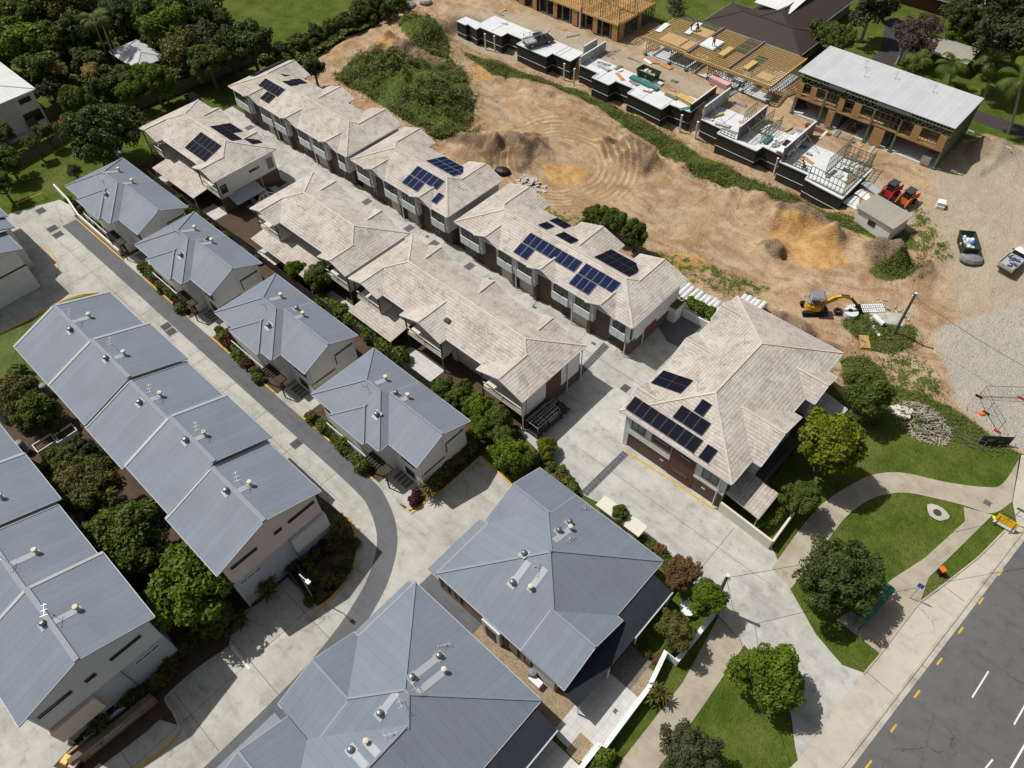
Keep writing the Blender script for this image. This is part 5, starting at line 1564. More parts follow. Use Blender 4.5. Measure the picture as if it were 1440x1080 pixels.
# ---- roofed frame building
h = root('framed_building', 'half-built row with a plain light grey metal roof, plywood panels and open garages', 'building', (-29, 108, STREET))
z0 = STREET
X0, X1, Y0, Y1 = -41.25, -18.05, 104.5, 114.2
mb = MB()
def rz(y): return 8.30 + (y - Y0) * .01
mb.face([(X0, Y0, rz(Y0)), (X1, Y0, rz(Y0)), (X1, Y1, rz(Y1)), (X0, Y1, rz(Y1))])
mb.face([(X0, Y0, rz(Y0) - .1), (X1, Y0, rz(Y0) - .1), (X1, Y1, rz(Y1) - .1), (X0, Y1, rz(Y1) - .1)][::-1])
mb.build('roof', M['grey_roof'], h)
mb = MB()
mb.beam((X0, Y0 - .05, 8.22), (X1, Y0 - .05, 8.22), .06, .12); mb.beam((X1, Y0, 8.22), (X1, Y1, rz(Y1) - .07), .08, .14); mb.beam((X0, Y0, 8.22), (X0, Y1, rz(Y1) - .07), .08, .14)
for x0, x1 in ((-36.1, -33.4), (-28.7, -23.9)): mb.box(x0, x1, 103.6, Y0 - .1, 8.1, 8.2)
mb.build('roof_fascia', M['frame'], h)
mb = MB()
mb.box(-40.4, -18.2, 104.0, 113.6, z0 - .2, z0 + .12); mb.build('floor_slab', M['conc_new'], h)
mb = MB(); mb.box(-40.4, -18.2, 104.0, 113.6, 5.0, 5.3); mb.build('upper_floor', M['particle'], h)
mb = MB(); mb.box(-40.2, -18.4, 109.2, 109.3, z0 + .12, 8.1); mb.box(-40.3, -40.2, 104.6, 113.4, z0 + .12, 8.1)
for x in (-33.0, -25.4): mb.box(x - .08, x + .08, 104.2, 112, z0 + .12, 8.1)
mb.build('inner_wall', M['frame'], h)
mb = MB()
# roof trusses along the front
n = 46
for k in range(n):
    a = -40.5 + k * (22.5 / n); b = a + 22.5 / n
    mb.beam((a, 104.0, 7.30 if k % 2 else 8.05), (b, 104.0, 8.05 if k % 2 else 7.30), .06, .06)
    mb.beam((a, 104.0, 8.08), (a, Y0 + .2, 8.2), .05, .05)
mb.beam((-40.6, 104.0, 8.08), (-18, 104.0, 8.08), .09, .09); mb.beam((-40.6, 104.0, 7.28), (-18, 104.0, 7.28), .09, .09)
studs(mb, (-18.15, 104.1), (-18.15, 113.6), z0 + .12, 8.1, .5, .08, 0, 3)
for x in (-40.3, -35.95, -33.9, -28.6, -24.7, -20.9 + 2.6):
    mb.box(x - .14, x + .14, 103.9, 104.15, z0 + .1, 7.25)
studs(mb, (-35.9, 104.1), (-33.9, 104.1), 5.3, 7.25, .5, .07); studs(mb, (-28.5, 104.1), (-24.8, 104.1), 5.3, 7.25, .62, .07)
for u in (-40.2, -33.8, -24.6):
    w = 4.1 if u < -40 else (5.0 if u < -30 else 6.2)
    for k in range(2):
        a = u + .9 + k * w * .5; b = a + w * .30
        mb.beam((a, 104.05, 6.0), (b, 104.05, 6.0), .06, .07); mb.beam((a, 104.05, 6.9), (b, 104.05, 6.9), .06, .07)
        studs(mb, (a, 104.05), (b, 104.05), 5.3, 5.95, .28, .05, 0, 0)
mb.build('stud_frame', M['steel_green'], h)
for x0, x1, za, zb in ((-40.4, -39.5, 5.3, 7.22), (-38.3, -37.4, 5.3, 7.22), (-33.8, -33.0, 5.3, 7.22), (-31.6, -30.5, 5.3, 7.22), (-22.9, -21.8, 5.3, 7.22), (-19.3, -18.3, 5.3, 7.22), (-27.9, -26.2, z0 + .15, 4.9), (-34.9, -33.9, z0 + .15, 4.9)):
    mb = MB(); mb.box(x0, x1, 103.78, 103.88, za, zb); mb.build('ply_panel', M['ply'], h)
mb = MB(); mb.box(-40.4, -36.1, 103.78, 103.9, 4.95, 5.28); mb.box(-33.8, -28.7, 103.78, 103.9, 4.95, 5.28); mb.box(-24.6, -18.2, 103.78, 103.9, 4.95, 5.28); mb.box(-36.1, -33.8, 104.2, 104.3, 4.95, 5.25); mb.box(-28.7, -24.6, 104.2, 104.3, 4.95, 5.25)
mb.build('rim_joist', M['ply'], h)
mb = MB()
for x in (-40.3, -35.95, -33.9, -28.6, -24.7, -18.3): mb.box(x - .22, x + .22, 103.75, 104.3, z0 + .02, z0 + .3)
mb.build('wall_base_flashing', M['steel_teal'], h)
for px, py in ((1217, 95), (1259, 111), (1312, 130), (1216, 108)):
    c = P(px, py, 8.35); mb = MB()
    mb.tube((c.x, c.y, 8.3), (c.x, c.y, 9.4), .025, 5); mb.tube((c.x - .6, c.y, 9.35), (c.x + .3, c.y + .2, 9.35), .02, 4); mb.tube((c.x, c.y - .35, 9.2), (c.x, c.y + .35, 9.2), .02, 4); mb.dome((c.x, c.y, rz(c.y)), .13, .12, 8, 2)
    mb.build('antenna', M['steel'], h)

# ---- open two-storey frame at the top
h = root('framed_building', 'roofless two-storey frame of pine and steel studs at the top edge', 'building', (-84, 110, STREET))
mb = MB(); mb.box(-101, -74, 104.6, 115, z0 - .2, z0 + .1); mb.build('floor_slab', M['strip'], h)
mb = MB(); mb.box(-101, -73.9, 104.6, 115, 4.9, 5.0); mb.build('upper_floor', M['ply'], h)
for x, w in ((-97, 1.4), (-93.5, .9), (-88.6, .9), (-84.2, 1.2), (-79.5, 1.0), (-75.3, 1.2)):
    mb = MB(); mb.box(x, x + w, 104.42, 104.55, z0 + .1, 4.95); mb.build('ply_panel', M['ply'], h)
for y0, y1 in ((104.6, 106), (110, 111)):
    mb = MB(); mb.box(-74, -73.85, y0, y1, z0 + .1, 4.95); mb.build('ply_panel', M['ply'], h)
for x in np.arange(-101, -73.5, 1.8):
    mb = MB(); mb.box(x - .1, x + .1, 104.6, 104.8, z0 + .1, 4.9); mb.build('stud_post', M['steel_green'], h)
mb = MB(); mb.box(-101, -73.8, 104.3, 104.48, 4.95, 5.3); mb.box(-73.98, -73.8, 104.3, 115, 4.95, 5.3); mb.build('rim_joist', M['pine'], h)
mb = MB()
for (p, q) in (((-101, 104.5), (-74, 104.5)), ((-74, 104.5), (-74, 115)), ((-101, 115), (-74, 115)), ((-82.2, 104.5), (-82.2, 115)), ((-91, 104.5), (-91, 115)), ((-86, 108), (-86, 115)), ((-82, 109.5), (-74, 109.5)), ((-78, 104.5), (-78, 109.5))):
    studs(mb, p, q, 5.3, 7.9, .5, .09, 0, 2)
mb.build('stud_frame', M['pine'], h)
mb = MB()
for (p, q) in (((-74, 106), (-74, 115)), ((-82.2, 105), (-82.2, 115)), ((-91, 105), (-91, 115)), ((-101, 115), (-74, 115))): studs(mb, p, q, z0 + .1, 4.9, .6, .08, 0, 2)
mb.build('steel_frame', M['steel_green'], h)
mb = MB(); mb.box(-82.4, -82.1, 104.2, 104.5, z0, 6.0); mb.build('party_wall_post', M['pink'], h)

# ---- site shed
h = root('site_shed', 'small portable site shed with a beige roof and white walls beside the weeds', 'shed', (0, 0, 0))
mb = MB(); mb.box(-2.6, 2.6, -1.75, 1.75, 0, 2.45); mb.build('wall', M['render_white'], h)
mb = MB()
mb.face([(-2.85, -2.0, 2.5), (2.85, -2.0, 2.5), (2.85, 2.0, 2.72), (-2.85, 2.0, 2.72)]); mb.face([(-2.85, -2.0, 2.42), (2.85, -2.0, 2.42), (2.85, 2.0, 2.64), (-2.85, 2.0, 2.64)][::-1])
for p, q in (((-2.85, -2, 2.46), (2.85, -2, 2.46)), ((2.85, -2, 2.46), (2.85, 2, 2.68)), ((-2.85, -2, 2.46), (-2.85, 2, 2.68)), ((-2.85, 2, 2.68), (2.85, 2, 2.68))): mb.beam(p, q, .05, .09)
mb.build('roof', M['shed_roof'], h)
window(h, '-y', -1.75, -.7, .35, 1.0, 1.7, mull=1)
c = P(1244, 297, 3.3); h.location = (c.x, c.y, .72); h.rotation_euler = (0, 0, -.20)

# ---- small things of the site
def post(px, py):
    c = G(px, py); return (c.x, c.y, c.z - .05)
def make_post():
    r = root('white_post', 'white plastic post capped and standing by the dark retaining wall', 'post', (0, 0, 0), group='white posts along the retaining walls')
    mb = MB(); mb.tube((0, 0, 0), (0, 0, 2.85), .14, 10); mb.build('shaft', M['pvc'], r, smooth=False)
    mb = MB(); mb.tube((0, 0, 2.85), (0, 0, 2.97), .17, 10); mb.build('cap', M['white'], r)
    return r
pr = make_post()
lab = ['left post of the pair below the far slab block', 'right post of the pair below the far slab block', 'left post of the pair at the gap between far and middle slab blocks', 'right post of the pair at the gap between far and middle slab blocks',
       'left post of the pair at the gap between middle and near slab blocks', 'right post of the pair at the gap between middle and near slab blocks', 'left post of the pair nearest the site shed', 'right post of the pair nearest the site shed']
for i, q in enumerate(((683, 70), (696, 73), (793, 112.5), (807, 119.6), (955.3, 185.4), (977.2, 195.1), (1087.5, 246.3), (1108.3, 255.8))):
    l = post(*q)
    if i == 0: pr.location = l; pr['label'] = 'white round ' + lab[0]
    else: copy_tree(pr, l, 0, 'white round ' + lab[i])

def skip(label, L, W, H_, loc, rz, fills):
    r = root('skip_bin', label, 'skip bin')
    mb = MB()
    t = .05
    o_b = [(-W / 2 + .15, -L / 2 + .35), (W / 2 - .15, -L / 2 + .35), (W / 2 - .15, L / 2 - .35), (-W / 2 + .15, L / 2 - .35)]
    o_t = [(-W / 2, -L / 2), (W / 2, -L / 2), (W / 2, L / 2), (-W / 2, L / 2)]
    for i in range(4):
        j = (i + 1) % 4
        mb.face([(*o_b[i], .08), (*o_b[j], .08), (*o_t[j], H_), (*o_t[i], H_)])
        k = .93
        mb.face([(o_b[j][0] * k, o_b[j][1] * k, .12), (o_b[i][0] * k, o_b[i][1] * k, .12), (o_t[i][0] * k, o_t[i][1] * k, H_), (o_t[j][0] * k, o_t[j][1] * k, H_)])
    mb.face([(*p, .1) for p in o_b])
    for i in range(4):
        j = (i + 1) % 4; mb.beam((*o_t[i], H_), (*o_t[j], H_), .1, .1)
    for y in (-L / 4, 0, L / 4):
        for sx in (-1, 1): mb.beam((sx * (W / 2 - .12), y, .1), (sx * (W / 2 + .02), y, H_ - .05), .08, .07)
    mb.build('container', M['green_skip'], r)
    rr = random.Random(5)
    for mm, nn in fills:
        mb = MB()
        for k in range(nn):
            x, y = rr.uniform(-W / 2 + .3, W / 2 - .3), rr.uniform(-L / 2 + .4, L / 2 - .4)
            s_ = rr.uniform(.16, .38)
            mb.lathe((x, y, H_ * .45), [(s_ * .9, 0), (s_, s_ * .8), (s_ * .6, s_ * 1.5), (0, s_ * 1.7)], 6)
        mb.build('rubbish', M[mm], r)
    mb = MB(); mb.box(-W / 2 + .2, W / 2 - .2, -L / 2 + .4, L / 2 - .4, .12, H_ * .5); mb.build('fill', M['debris'], r)
    r.location = loc; r.rotation_euler = (0, 0, rz)
    return r
c = G(911, 111); skip('green skip bin full of pale offcuts standing on the site road', 3.6, 1.9, 1.45, (c.x, c.y, c.z), R(88), [('lime', 0), ('vent_cream', 12), ('white', 4)])
c = G(1357, 350); skip('green skip bin filled with white and blue rubbish on the gravel near the pickup', 3.4, 1.9, 1.5, (c.x, c.y, c.z), R(33), [('white', 10), ('blue', 4), ('wrap', 3)])

# concrete pipes stacked behind the tiled houses
def pipe(x, y, z, rz, label, src=[None]):
    if src[0] is None:
        mb = MB(); mb.ring((0, -1.2, .33), (0, 1.2, .33), .33, .26, 14); mb.ring((0, 1.2, .33), (0, 1.32, .33), .38, .28, 14)
        src[0] = mb.build('concrete_pipe', M['pvc'], None, org=(0, 0, 0))
        o = src[0]; tag(o, label, 'pipe', 'white concrete pipes behind the tiled houses')
    else:
        o = src[0].copy(); COL.objects.link(o); o['label'] = label
    o.location = (x, y, z); o.rotation_euler = (0, 0, rz)
for k in range(11):
    x = -32.0 + k * .64; y = 62.9 + .12 * math.sin(k * 2.1)
    pipe(x, y, gz(x, y) + .0, .05 * math.sin(k * 3.3), '%s white concrete pipe from the left in the longer row behind the hedge bed' % ORD[k])
for k in range(5):
    x = -25.2 + k * .64; y = 66.2 + .1 * math.sin(k * 1.7)
    pipe(x, y, gz(x, y) + .0, .05 * math.sin(k * 2.3), '%s white concrete pipe from the left in the short row behind the large tiled house' % ORD[k])

def slabstack(name, label, cat, px, py, dims, m, rz=0, zoff=0, n=1, z=None):
    """a low stack of sheets/timbers, built as separate layers with slight offsets"""
    c = P(px, py, z) if z is not None else G(px, py)
    mb = MB(); w, l, t = dims
    rr = random.Random(int(px * 7 + py))
    for k in range(n):
        dx, dy = rr.uniform(-.05, .05), rr.uniform(-.08, .08)
        mb.box(-w / 2 + dx, w / 2 + dx, -l / 2 + dy, l / 2 + dy, k * t, k * t + t * .88)
    o = mb.build(name, M[m], None, org=(0, 0, 0)); o.location = (c.x, c.y, c.z + zoff); o.rotation_euler = (0, 0, rz)
    return tag(o, label, cat)
slabstack('board_stack', 'stack of teal-edged pale boards on the middle slab floor', 'board stack', 906, 118, (5.6, .9, .12), 'steel_teal', -.08, 0, 3, z=2.3)
slabstack('board_stack', 'stack of pale boards lying along the teal ones on the middle slab', 'board stack', 914, 113, (5.2, .7, .12), 'conc_new', -.08, 0, 4, z=2.3)
slabstack('timber_pack', 'pack of orange pine timber on the middle slab near its end wall', 'timber', 965, 142, (3.6, 1.3, .12), 'pine', -.15, 0, 4, z=2.3)
slabstack('wrapped_pallet', 'pink topped wrapped pallet beside the pine-joist building', 'pallet', 1012, 121, (3.6, 1.2, .28), 'pink', -.12, 0, 4)
slabstack('sheet_stack', 'stack of blue-white floor sheets on the joist deck beneath the upright worker', 'sheet stack', 1001, 63, (2.6, 3.2, .1), 'panel_white', 0, 0, 3, z=5.35)
slabstack('floor_sheet', 'white floor sheet lying beside the far workers on the joist deck', 'sheet', 975, 40, (1.0, 4.6, .05), 'panel_white', .1, 0, 1, z=5.36)
slabstack('floor_sheet', 'white floor sheet at the far left corner of the joist deck', 'sheet', 932, 39, (1.0, 3.4, .05), 'panel_white', .1, 0, 1, z=5.36)
slabstack('timber_pack', 'stack of yellow boards on the joist deck near the stair opening', 'timber', 1021, 75, (1.0, 3.2, .1), 'pine', 0, 0, 4, z=5.33)
slabstack('timber_pack', 'stack of yellow boards on the joist deck at its near corner', 'timber', 1055, 94, (.9, 3.0, .1), 'pine', 0, 0, 4, z=5.33)
slabstack('timber_pack', 'rusty brown steel beams lying before the grey-roofed frame', 'beams', 1150, 183, (4.2, .8, .1), 'rust', -.12, 0, 2)
slabstack('white_crate', 'grey crate standing in the last open garage of the grey-roofed frame', 'crate', 1301, 230, (1.2, 1.5, .3), 'steel', 0, .15, 4, z=STREET)
slabstack('sheet_bundle', 'pale metal sheets behind the site shed by the skid steers', 'sheet stack', 1230, 270, (4.2, 1.2, .12), 'flash', -.35, 0, 3)
slabstack('loose_sheet', 'white sheet lying between the stud frames and the site shed', 'sheet', 1202, 285, (2.2, 2.4, .1), 'white', -.2, 0, 2)
slabstack('loose_sheet', 'white sheet lying half in shade left of the site shed', 'sheet', 1218, 277, (3.0, 1.4, .08), 'white', -.25, 0, 1)
slabstack('brown_timber', 'weathered board lying on the site road near the black pickup', 'board', 806, 51, (.22, 2.6, .1), 'timber_fence', -.5, 0, 1)
slabstack('concrete_sheet', 'flat grey board on the weeds left of the power pole', 'board', 1246, 449, (4.0, 2.0, .1), 'debris', .5, .1, 2)
slabstack('crate_frame', 'broken timber crate near the orange drum by the tiled house', 'crate', 1215, 484, (1.1, 2.0, .2), 'ply', .6, .05, 2)
slabstack('white_drum', 'bright white bulk bag on the gravel above the green skip', 'bag', 1322, 291, (1.0, 1.0, .45), 'white', .3, 0, 2)
for px, py, l, mm, nm, sx in ((1364, 367, 'grey wrapped bundle lying beside the green skip on the gravel', 'wrap', 'bundle', 1.3), (1217, 489, 'orange drum beside the broken timber crate', 'orange', 'drum', .4), (1380, 582, 'orange barrier foot at the middle of the mesh panels', 'orange', 'barrier_foot', .35), (577, 10, 'grey bulk bag at the top edge of the dirt, left of its neighbour', 'wrap', 'bulk_bag', 1.2), (598, 4, 'pale bulk bag at the top edge of the dirt', 'debris', 'bulk_bag', 1.2), (707, 243, 'black wrapped bundle behind the middle tiled row', 'black', 'bundle', 1.1)):
    c = G(px, py); mb = MB()
    mb.lathe((0, 0, 0), [(sx * .8, 0), (sx, sx * .35), (sx * .85, sx * .7), (sx * .4, sx * .95), (0, sx)], 9)
    o = mb.build(nm, M[mm], None, org=(0, 0, 0)); o.location = (c.x, c.y, c.z - .02); o.scale = (1.2, .8, .8); o.rotation_euler = (0, 0, .4); tag(o, l, nm.replace('_', ' '))
# manhole ring and dark pipe end by the digger
c = G(1195, 443); mb = MB(); mb.ring((0, 0, 0), (0, 0, .6), .85, .30, 18); mb.tube((0, 0, .55), (0, 0, .62), .84, 18); mb.tube((-.15, .1, .61), (-.15, .1, .64), .3, 12, m=1)
o = mb.build('manhole_ring', [M['pvc'], M['black']], None, org=(0, 0, 0)); o.location = c; tag(o, 'round pale concrete manhole ring with dark opening near the digger', 'manhole ring')
c = G(1178, 439); mb = MB(); mb.ring((0, 0, 0), (0, 0, .3), .52, .25, 14); o = mb.build('tyre', M['rubber'], None, org=(0, 0, 0)); o.location = c; tag(o, 'black tyre lying on the dirt between digger and manhole ring', 'tyre')
c = G(1150, 446 + 0); 
for i, (px, py) in enumerate(((1216, 432), (1218, 438))):
    c = G(px, py); mb = MB()
    for s_ in (-.22, .22): mb.box(-2.2, 2.2, s_ - .04, s_ + .04, .0, .12)
    for k in range(17): mb.box(-2.1 + k * .26, -2.0 + k * .26, -.3, .3, .12, .17)
    o = mb.build('slatted_pallet', M['white'], None, org=(0, 0, 0)); o.location = (c.x, c.y, c.z + .05); o.rotation_euler = (0, 0, R(44)); tag(o, 'white slatted rack on the dirt, %s of the two by the digger bucket' % ('upper' if i == 0 else 'lower'), 'rack', 'white slatted racks')
c = G(1228, 447); mb = MB(); mb.ring((0, 0, .35), (1.5, -.6, .35), .34, .27, 12); o = mb.build('concrete_pipe', M['pvc'], None, org=(0, 0, 0)); o.location = c; tag(o, 'single short white pipe lying on the grey board near the power pole', 'pipe')
c = G(1233, 465); slabstack('white_plank', 'white plank on the weeds below the grey board', 'plank', 1232, 466, (.35, 1.7, .08), 'white', .9, .12, 1)
# rubble heaps
def rubble(label, px, py, r_, n, m, seed, sz=(.12, .5), th=1.0):
    rr = random.Random(seed); c = G(px, py); mb = MB()
    for k in range(n):
        a, d = rr.uniform(0, 6.28), r_ * math.sqrt(rr.random())
        x, y = c.x + d * math.cos(a), c.y + d * .7 * math.sin(a); s_ = rr.uniform(*sz)
        z = gz(x, y) - .05 + max(0, (r_ - d)) * .12
        v = Vector((rr.uniform(-1, 1), rr.uniform(-1, 1), rr.uniform(-.3, .3))).normalized() * s_
        mb.beam((x - v.x, y - v.y, z + .1 - v.z * .3), (x + v.x, y + v.y, z + .15 + v.z * .3), s_ * th * rr.uniform(.6, 1.4), s_ * th * rr.uniform(.3, .6))
    return tag(mb.build('rubble_heap', M[m], None), label, 'rubble')
rubble('heap of pale broken concrete behind the middle tiled row', 747, 260, 2.4, 60, 'debris', 3)
rubble('heap of brown debris and branches on the dirt near the grass bend', 1300, 592, 3.2, 420, 'bark_pale', 4, (.12, .4), .22)
rubble('scattered pale offcuts around the foot of the power pole', 1250, 440, 2.6, 40, 'debris', 6, (.1, .35), .5)
rubble('pinkish clay lumps on the weeds behind the tiled house', 1268, 578, .9, 24, 'cream', 8)
rubble('small heap of grey stones at the far end of the dirt site', 655, 133, 2.0, 40, 'debris', 9)

# loose offcuts and bundles lying about the site
cr_ = random.Random(17)
for nm, (x0, x1, y0, y1), z, n, lab in (('middle', (-73, -53, 94.4, 97.8), 2.27, 14, 'loose board offcut lying on the middle slab block'), ('near', (-49, -25.5, 93.6, 98.3), 2.27, 22, 'loose board offcut lying on the near slab block'), ('street', (-98, -20, 98.6, 103.3), None, 26, 'loose board offcut lying on the pale site road'), ('deck', (-66.5, -46, 104.6, 113.6), STREET + .13, 18, 'loose board offcut lying on the floor below the joist deck')):
    for k in range(n):
        x, y = cr_.uniform(x0, x1), cr_.uniform(y0, y1); l, w = cr_.uniform(.5, 2.6), cr_.uniform(.12, .7)
        mb = MB(); mb.box(-l / 2, l / 2, -w / 2, w / 2, 0, cr_.uniform(.06, .3)); 
        if cr_.random() < .5: mb.box(-l / 2 + .1, l / 2 + .2, w / 2 + .02, w / 2 + .14, 0, .09)
        o_ = mb.build('board_offcut', M[cr_.choice(['pine', 'steel', 'white', 'steel_teal', 'debris', 'ply', 'steel_green', 'wrap'])], None, org=(0, 0, 0))
        o_.location = (x, y, (gz(x, y) if z is None else z) + .005); o_.rotation_euler = (0, 0, cr_.choice([0, 1.57]) + cr_.gauss(0, .25)); tag(o_, lab, 'offcut', 'offcuts ' + nm)
# ================================================================== VEHICLES, PEOPLE, STREET FURNITURE
def frustum(mb, lo, hi, z0, z1, m=0):
    (x0, x1, y0, y1), (X0, X1, Y0, Y1) = lo, hi
    a = [(x0, y0, z0), (x1, y0, z0), (x1, y1, z0), (x0, y1, z0)]; b = [(X0, Y0, z1), (X1, Y0, z1), (X1, Y1, z1), (X0, Y1, z1)]
    mb.face(b, m); mb.face(a[::-1], m)
    for i in range(4):
        j = (i + 1) % 4; mb.face([a[i], a[j], b[j], b[i]], m)

def wheels(r, xs_, ys_, rad=.36, w=.24):
    for x in xs_:
        for y in ys_:
            mb = MB(); mb.tube((x - w / 2, y, rad), (x + w / 2, y, rad), rad, 14); t = mb.build('wheel', M['rubber'], r)
            mb = MB(); s_ = 1 if x > 0 else -1
            mb.tube((x + s_ * (w / 2 - .02), y, rad), (x + s_ * (w / 2 + .015), y, rad), rad * .6, 10); mb.build('rim', M['steel'], t)

def prof_body(mb, prof, w, tap=.06, m=0):
    """car side profile (y,z) extruded across the width, upper points pulled in a little"""
    zm = max(z for y, z in prof)
    L = [(-w / 2 + tap * max(0, z - .6) / .5, y, z) for y, z in prof]; Rr = [(-p[0], p[1], p[2]) for p in L]
    mb.face(L[::-1], m); mb.face(Rr, m)
    for i in range(len(prof)):
        j = (i + 1) % len(prof); mb.face([L[i], L[j], Rr[j], Rr[i]], m)

def cabin(r, y0, y1, z0, z1, w, paint, rake_f=.65, rake_r=.25):
    mb = MB(); frustum(mb, (-w / 2 + .04, w / 2 - .04, y0, y1), (-w / 2 + .22, w / 2 - .22, y0 + rake_r, y1 - rake_f), z0, z1 - .03)
    c = mb.build('cabin', M['glass'], r)
    mb = MB(); frustum(mb, (-w / 2 + .20, w / 2 - .20, y0 + rake_r - .05, y1 - rake_f + .05), (-w / 2 + .26, w / 2 - .26, y0 + rake_r + .04, y1 - rake_f - .04), z1 - .06, z1 + .02)
    n = 2 if y1 - y0 < 2.2 else 3
    for s_ in (-1, 1):
        for k in range(n + 1):
            t = k / n
            yb = y0 + .03 + (y1 - y0 - .06) * t; yt = y0 + rake_r + (y1 - rake_f - y0 - rake_r) * t
            mb.beam((s_ * (w / 2 - .035), yb, z0), (s_ * (w / 2 - .215), yt, z1 - .03), .09, .06, up=(1, 0, 0))
    mb.build('roof', M[paint], c)

def ute(label, paint, loc, rz, dual, tray, rack=False, ladder=False, canopy=False):
    r = root('pickup', label, 'pickup')
    w = 1.86
    mb = MB()
    prof = [(-2.55, .42), (-2.55, .95), (2.0 if False else .1, 1.0), (1.15, 1.02), (2.35, .92), (2.6, .75), (2.6, .40), (2.0, .34), (-2.0, .36)]
    prof_body(mb, prof, w); mb.build('body', M[paint], r)
    yb = -.75 if dual else .15
    cabin(r, yb, 1.45, 1.0, 1.72, w, paint, .75, .15)
    for s_ in (-1, 1):
        mb = MB(); mb.box(s_ * .62 - .2, s_ * .62 + .2, 2.56, 2.63, .62, .78); mb.build('headlight', M['white'], r)
    for s_ in (-1, 1):
        mb = MB(); mb.box(min(s_ * .95, s_ * 1.12), max(s_ * .95, s_ * 1.12), .98, 1.12, 1.02, 1.2); mb.build('mirror', M['black'], r)
    for y0, y1, q0, q1 in ((-2.62, -2.55, .45, .6), (2.58, 2.68, .36, .56)):
        mb = MB(); mb.box(-.9, .9, y0, y1, q0, q1); mb.build('bumper', M['frame'], r)
    wheels(r, (-.82, .82), (-1.65, 1.6))
    mb = MB()
    if canopy:
        frustum(mb, (-.9, .9, -2.5, yb), (-.78, .78, -2.35, yb - .05), .98, 1.7); mb.build('canopy', M[paint], r)
    else:
        mb.box(-.97, .97, -2.65, yb - .05, .92, 1.0)
        for x0, x1, y0, y1 in ((-.97, -.93, -2.65, yb - .05), (.93, .97, -2.65, yb - .05), (-.97, .97, -2.65, -2.6), (-.97, .97, yb - .1, yb - .05)): mb.box(x0, x1, y0, y1, 1.0, 1.22)
        mb.build('tray', M[tray], r)
    if rack:
        mb = MB()
        for y in (-2.45, -1.2, .2, 1.0 if dual else .6):
            mb.beam((-.85, y, 1.95), (.85, y, 1.95), .05, .05)
            for s_ in (-1, 1): mb.beam((s_ * .85, y, 1.3), (s_ * .82, y, 1.95), .05, .05)
        for s_ in (-1, 1): mb.beam((s_ * .85, -2.5, 1.97), (s_ * .85, .7, 1.97), .05, .05)
        mb.build('rack', M['car_white'] if paint == 'car_white' else M['steel'], r)
    r.location = loc; r.rotation_euler = (0, 0, rz)
    return r

def ladder(label, L, W, loc, rz):
    mb = MB()
    for s_ in (-1, 1): mb.box(s_ * W / 2 - .035, s_ * W / 2 + .035, -L / 2, L / 2, 0, .09)
    n = int(L / .3)
    for k in range(n): mb.box(-W / 2, W / 2, -L / 2 + .15 + k * .3, -L / 2 + .20 + k * .3, .03, .07)
    o = mb.build('ladder', M['steel'], None, org=(0, 0, 0)); o.location = loc; o.rotation_euler = (0, 0, rz)
    return tag(o, label, 'ladder')

c = P(770, 589, .5)
ute('black pickup with ladders on its roof rack, parked in the shade of the tiled row', 'car_black', (c.x, c.y, .02), R(-2), True, 'car_black', rack=True, canopy=True)
ladder('long aluminium ladder on the black pickup roof, nearest the house wall', 4.3, .48, (c.x - .42, c.y - .45, 2.02), R(-3))
ladder('shorter aluminium ladder on the black pickup roof, on the driveway side', 3.3, .46, (c.x + .32, c.y - .55, 2.02), R(-1))
c = P(1425, 369, 1.1 + gz(-2.5, 86))
ute('white tray pickup with a cluttered silver tray, parked on the gravel at the right edge', 'car_white', (c.x, c.y, gz(c.x, c.y)), R(-8), False, 'car_silver')
tl = MB(); rr = random.Random(2)
for k in range(26):
    x, y = rr.uniform(-.8, .8), rr.uniform(-2.4, -.2); s_ = rr.uniform(.06, .2)
    tl.beam((x - s_, y, 1.06), (x + s_, y + rr.uniform(-.4, .4), 1.1), s_, s_ * .9, rr.choice([0, 0, 0, 1, 1, 2, 3]))
o = tl.build('tool_pile', [M['frame'], M['steel'], M['orange'], M['blue']], None, org=(0, 0, 0)); o.location = (c.x, c.y, gz(c.x, c.y)); o.rotation_euler = (0, 0, R(-8)); tag(o, 'pile of tools with orange and blue pieces in the tray of the white pickup', 'tools')
c = P(757, 56, 3.0)
ute('black pickup with a silver tray box on the far white slab', 'car_black', (c.x, c.y, 2.29), R(-20), True, 'car_silver', rack=True)
c = P(1113, 203, 3.0)
ute('white dual-cab pickup with a pipe rack on the near slab beside the mauve wall', 'car_white', (c.x, c.y, 2.29), R(182), True, 'car_white', rack=True)
# white car parked far left and one in the shade behind the fence
def sedan(label, paint, loc, rz):
    r = root('parked_car', label, 'car')
    mb = MB(); prof_body(mb, [(-2.2, .38), (-2.25, .8), (-2.0, .95), (1.0, .98), (2.1, .82), (2.25, .6), (2.2, .36)], 1.78); mb.build('body', M[paint], r)
    cabin(r, -1.75, 1.1, .95, 1.5, 1.78, paint, .85, .6)
    for s_ in (-1, 1):
        mb = MB(); mb.box(s_ * .6 - .2, s_ * .6 + .2, 2.14, 2.22, .6, .74); mb.build('headlight', M['white'], r)
    wheels(r, (-.78, .78), (-1.35, 1.4), .32, .2)
    r.location = loc; r.rotation_euler = (0, 0, rz)
c = P(374, 274, .8); sedan('silver car parked in the shade beside the small tiled townhouse', 'car_silver', (c.x, c.y, .03), R(-4))
c = P(272, 139, .8); sedan('dark car under the shade of the paling fence at the top of the driveway', 'car_black', (c.x, c.y, .02), R(80))

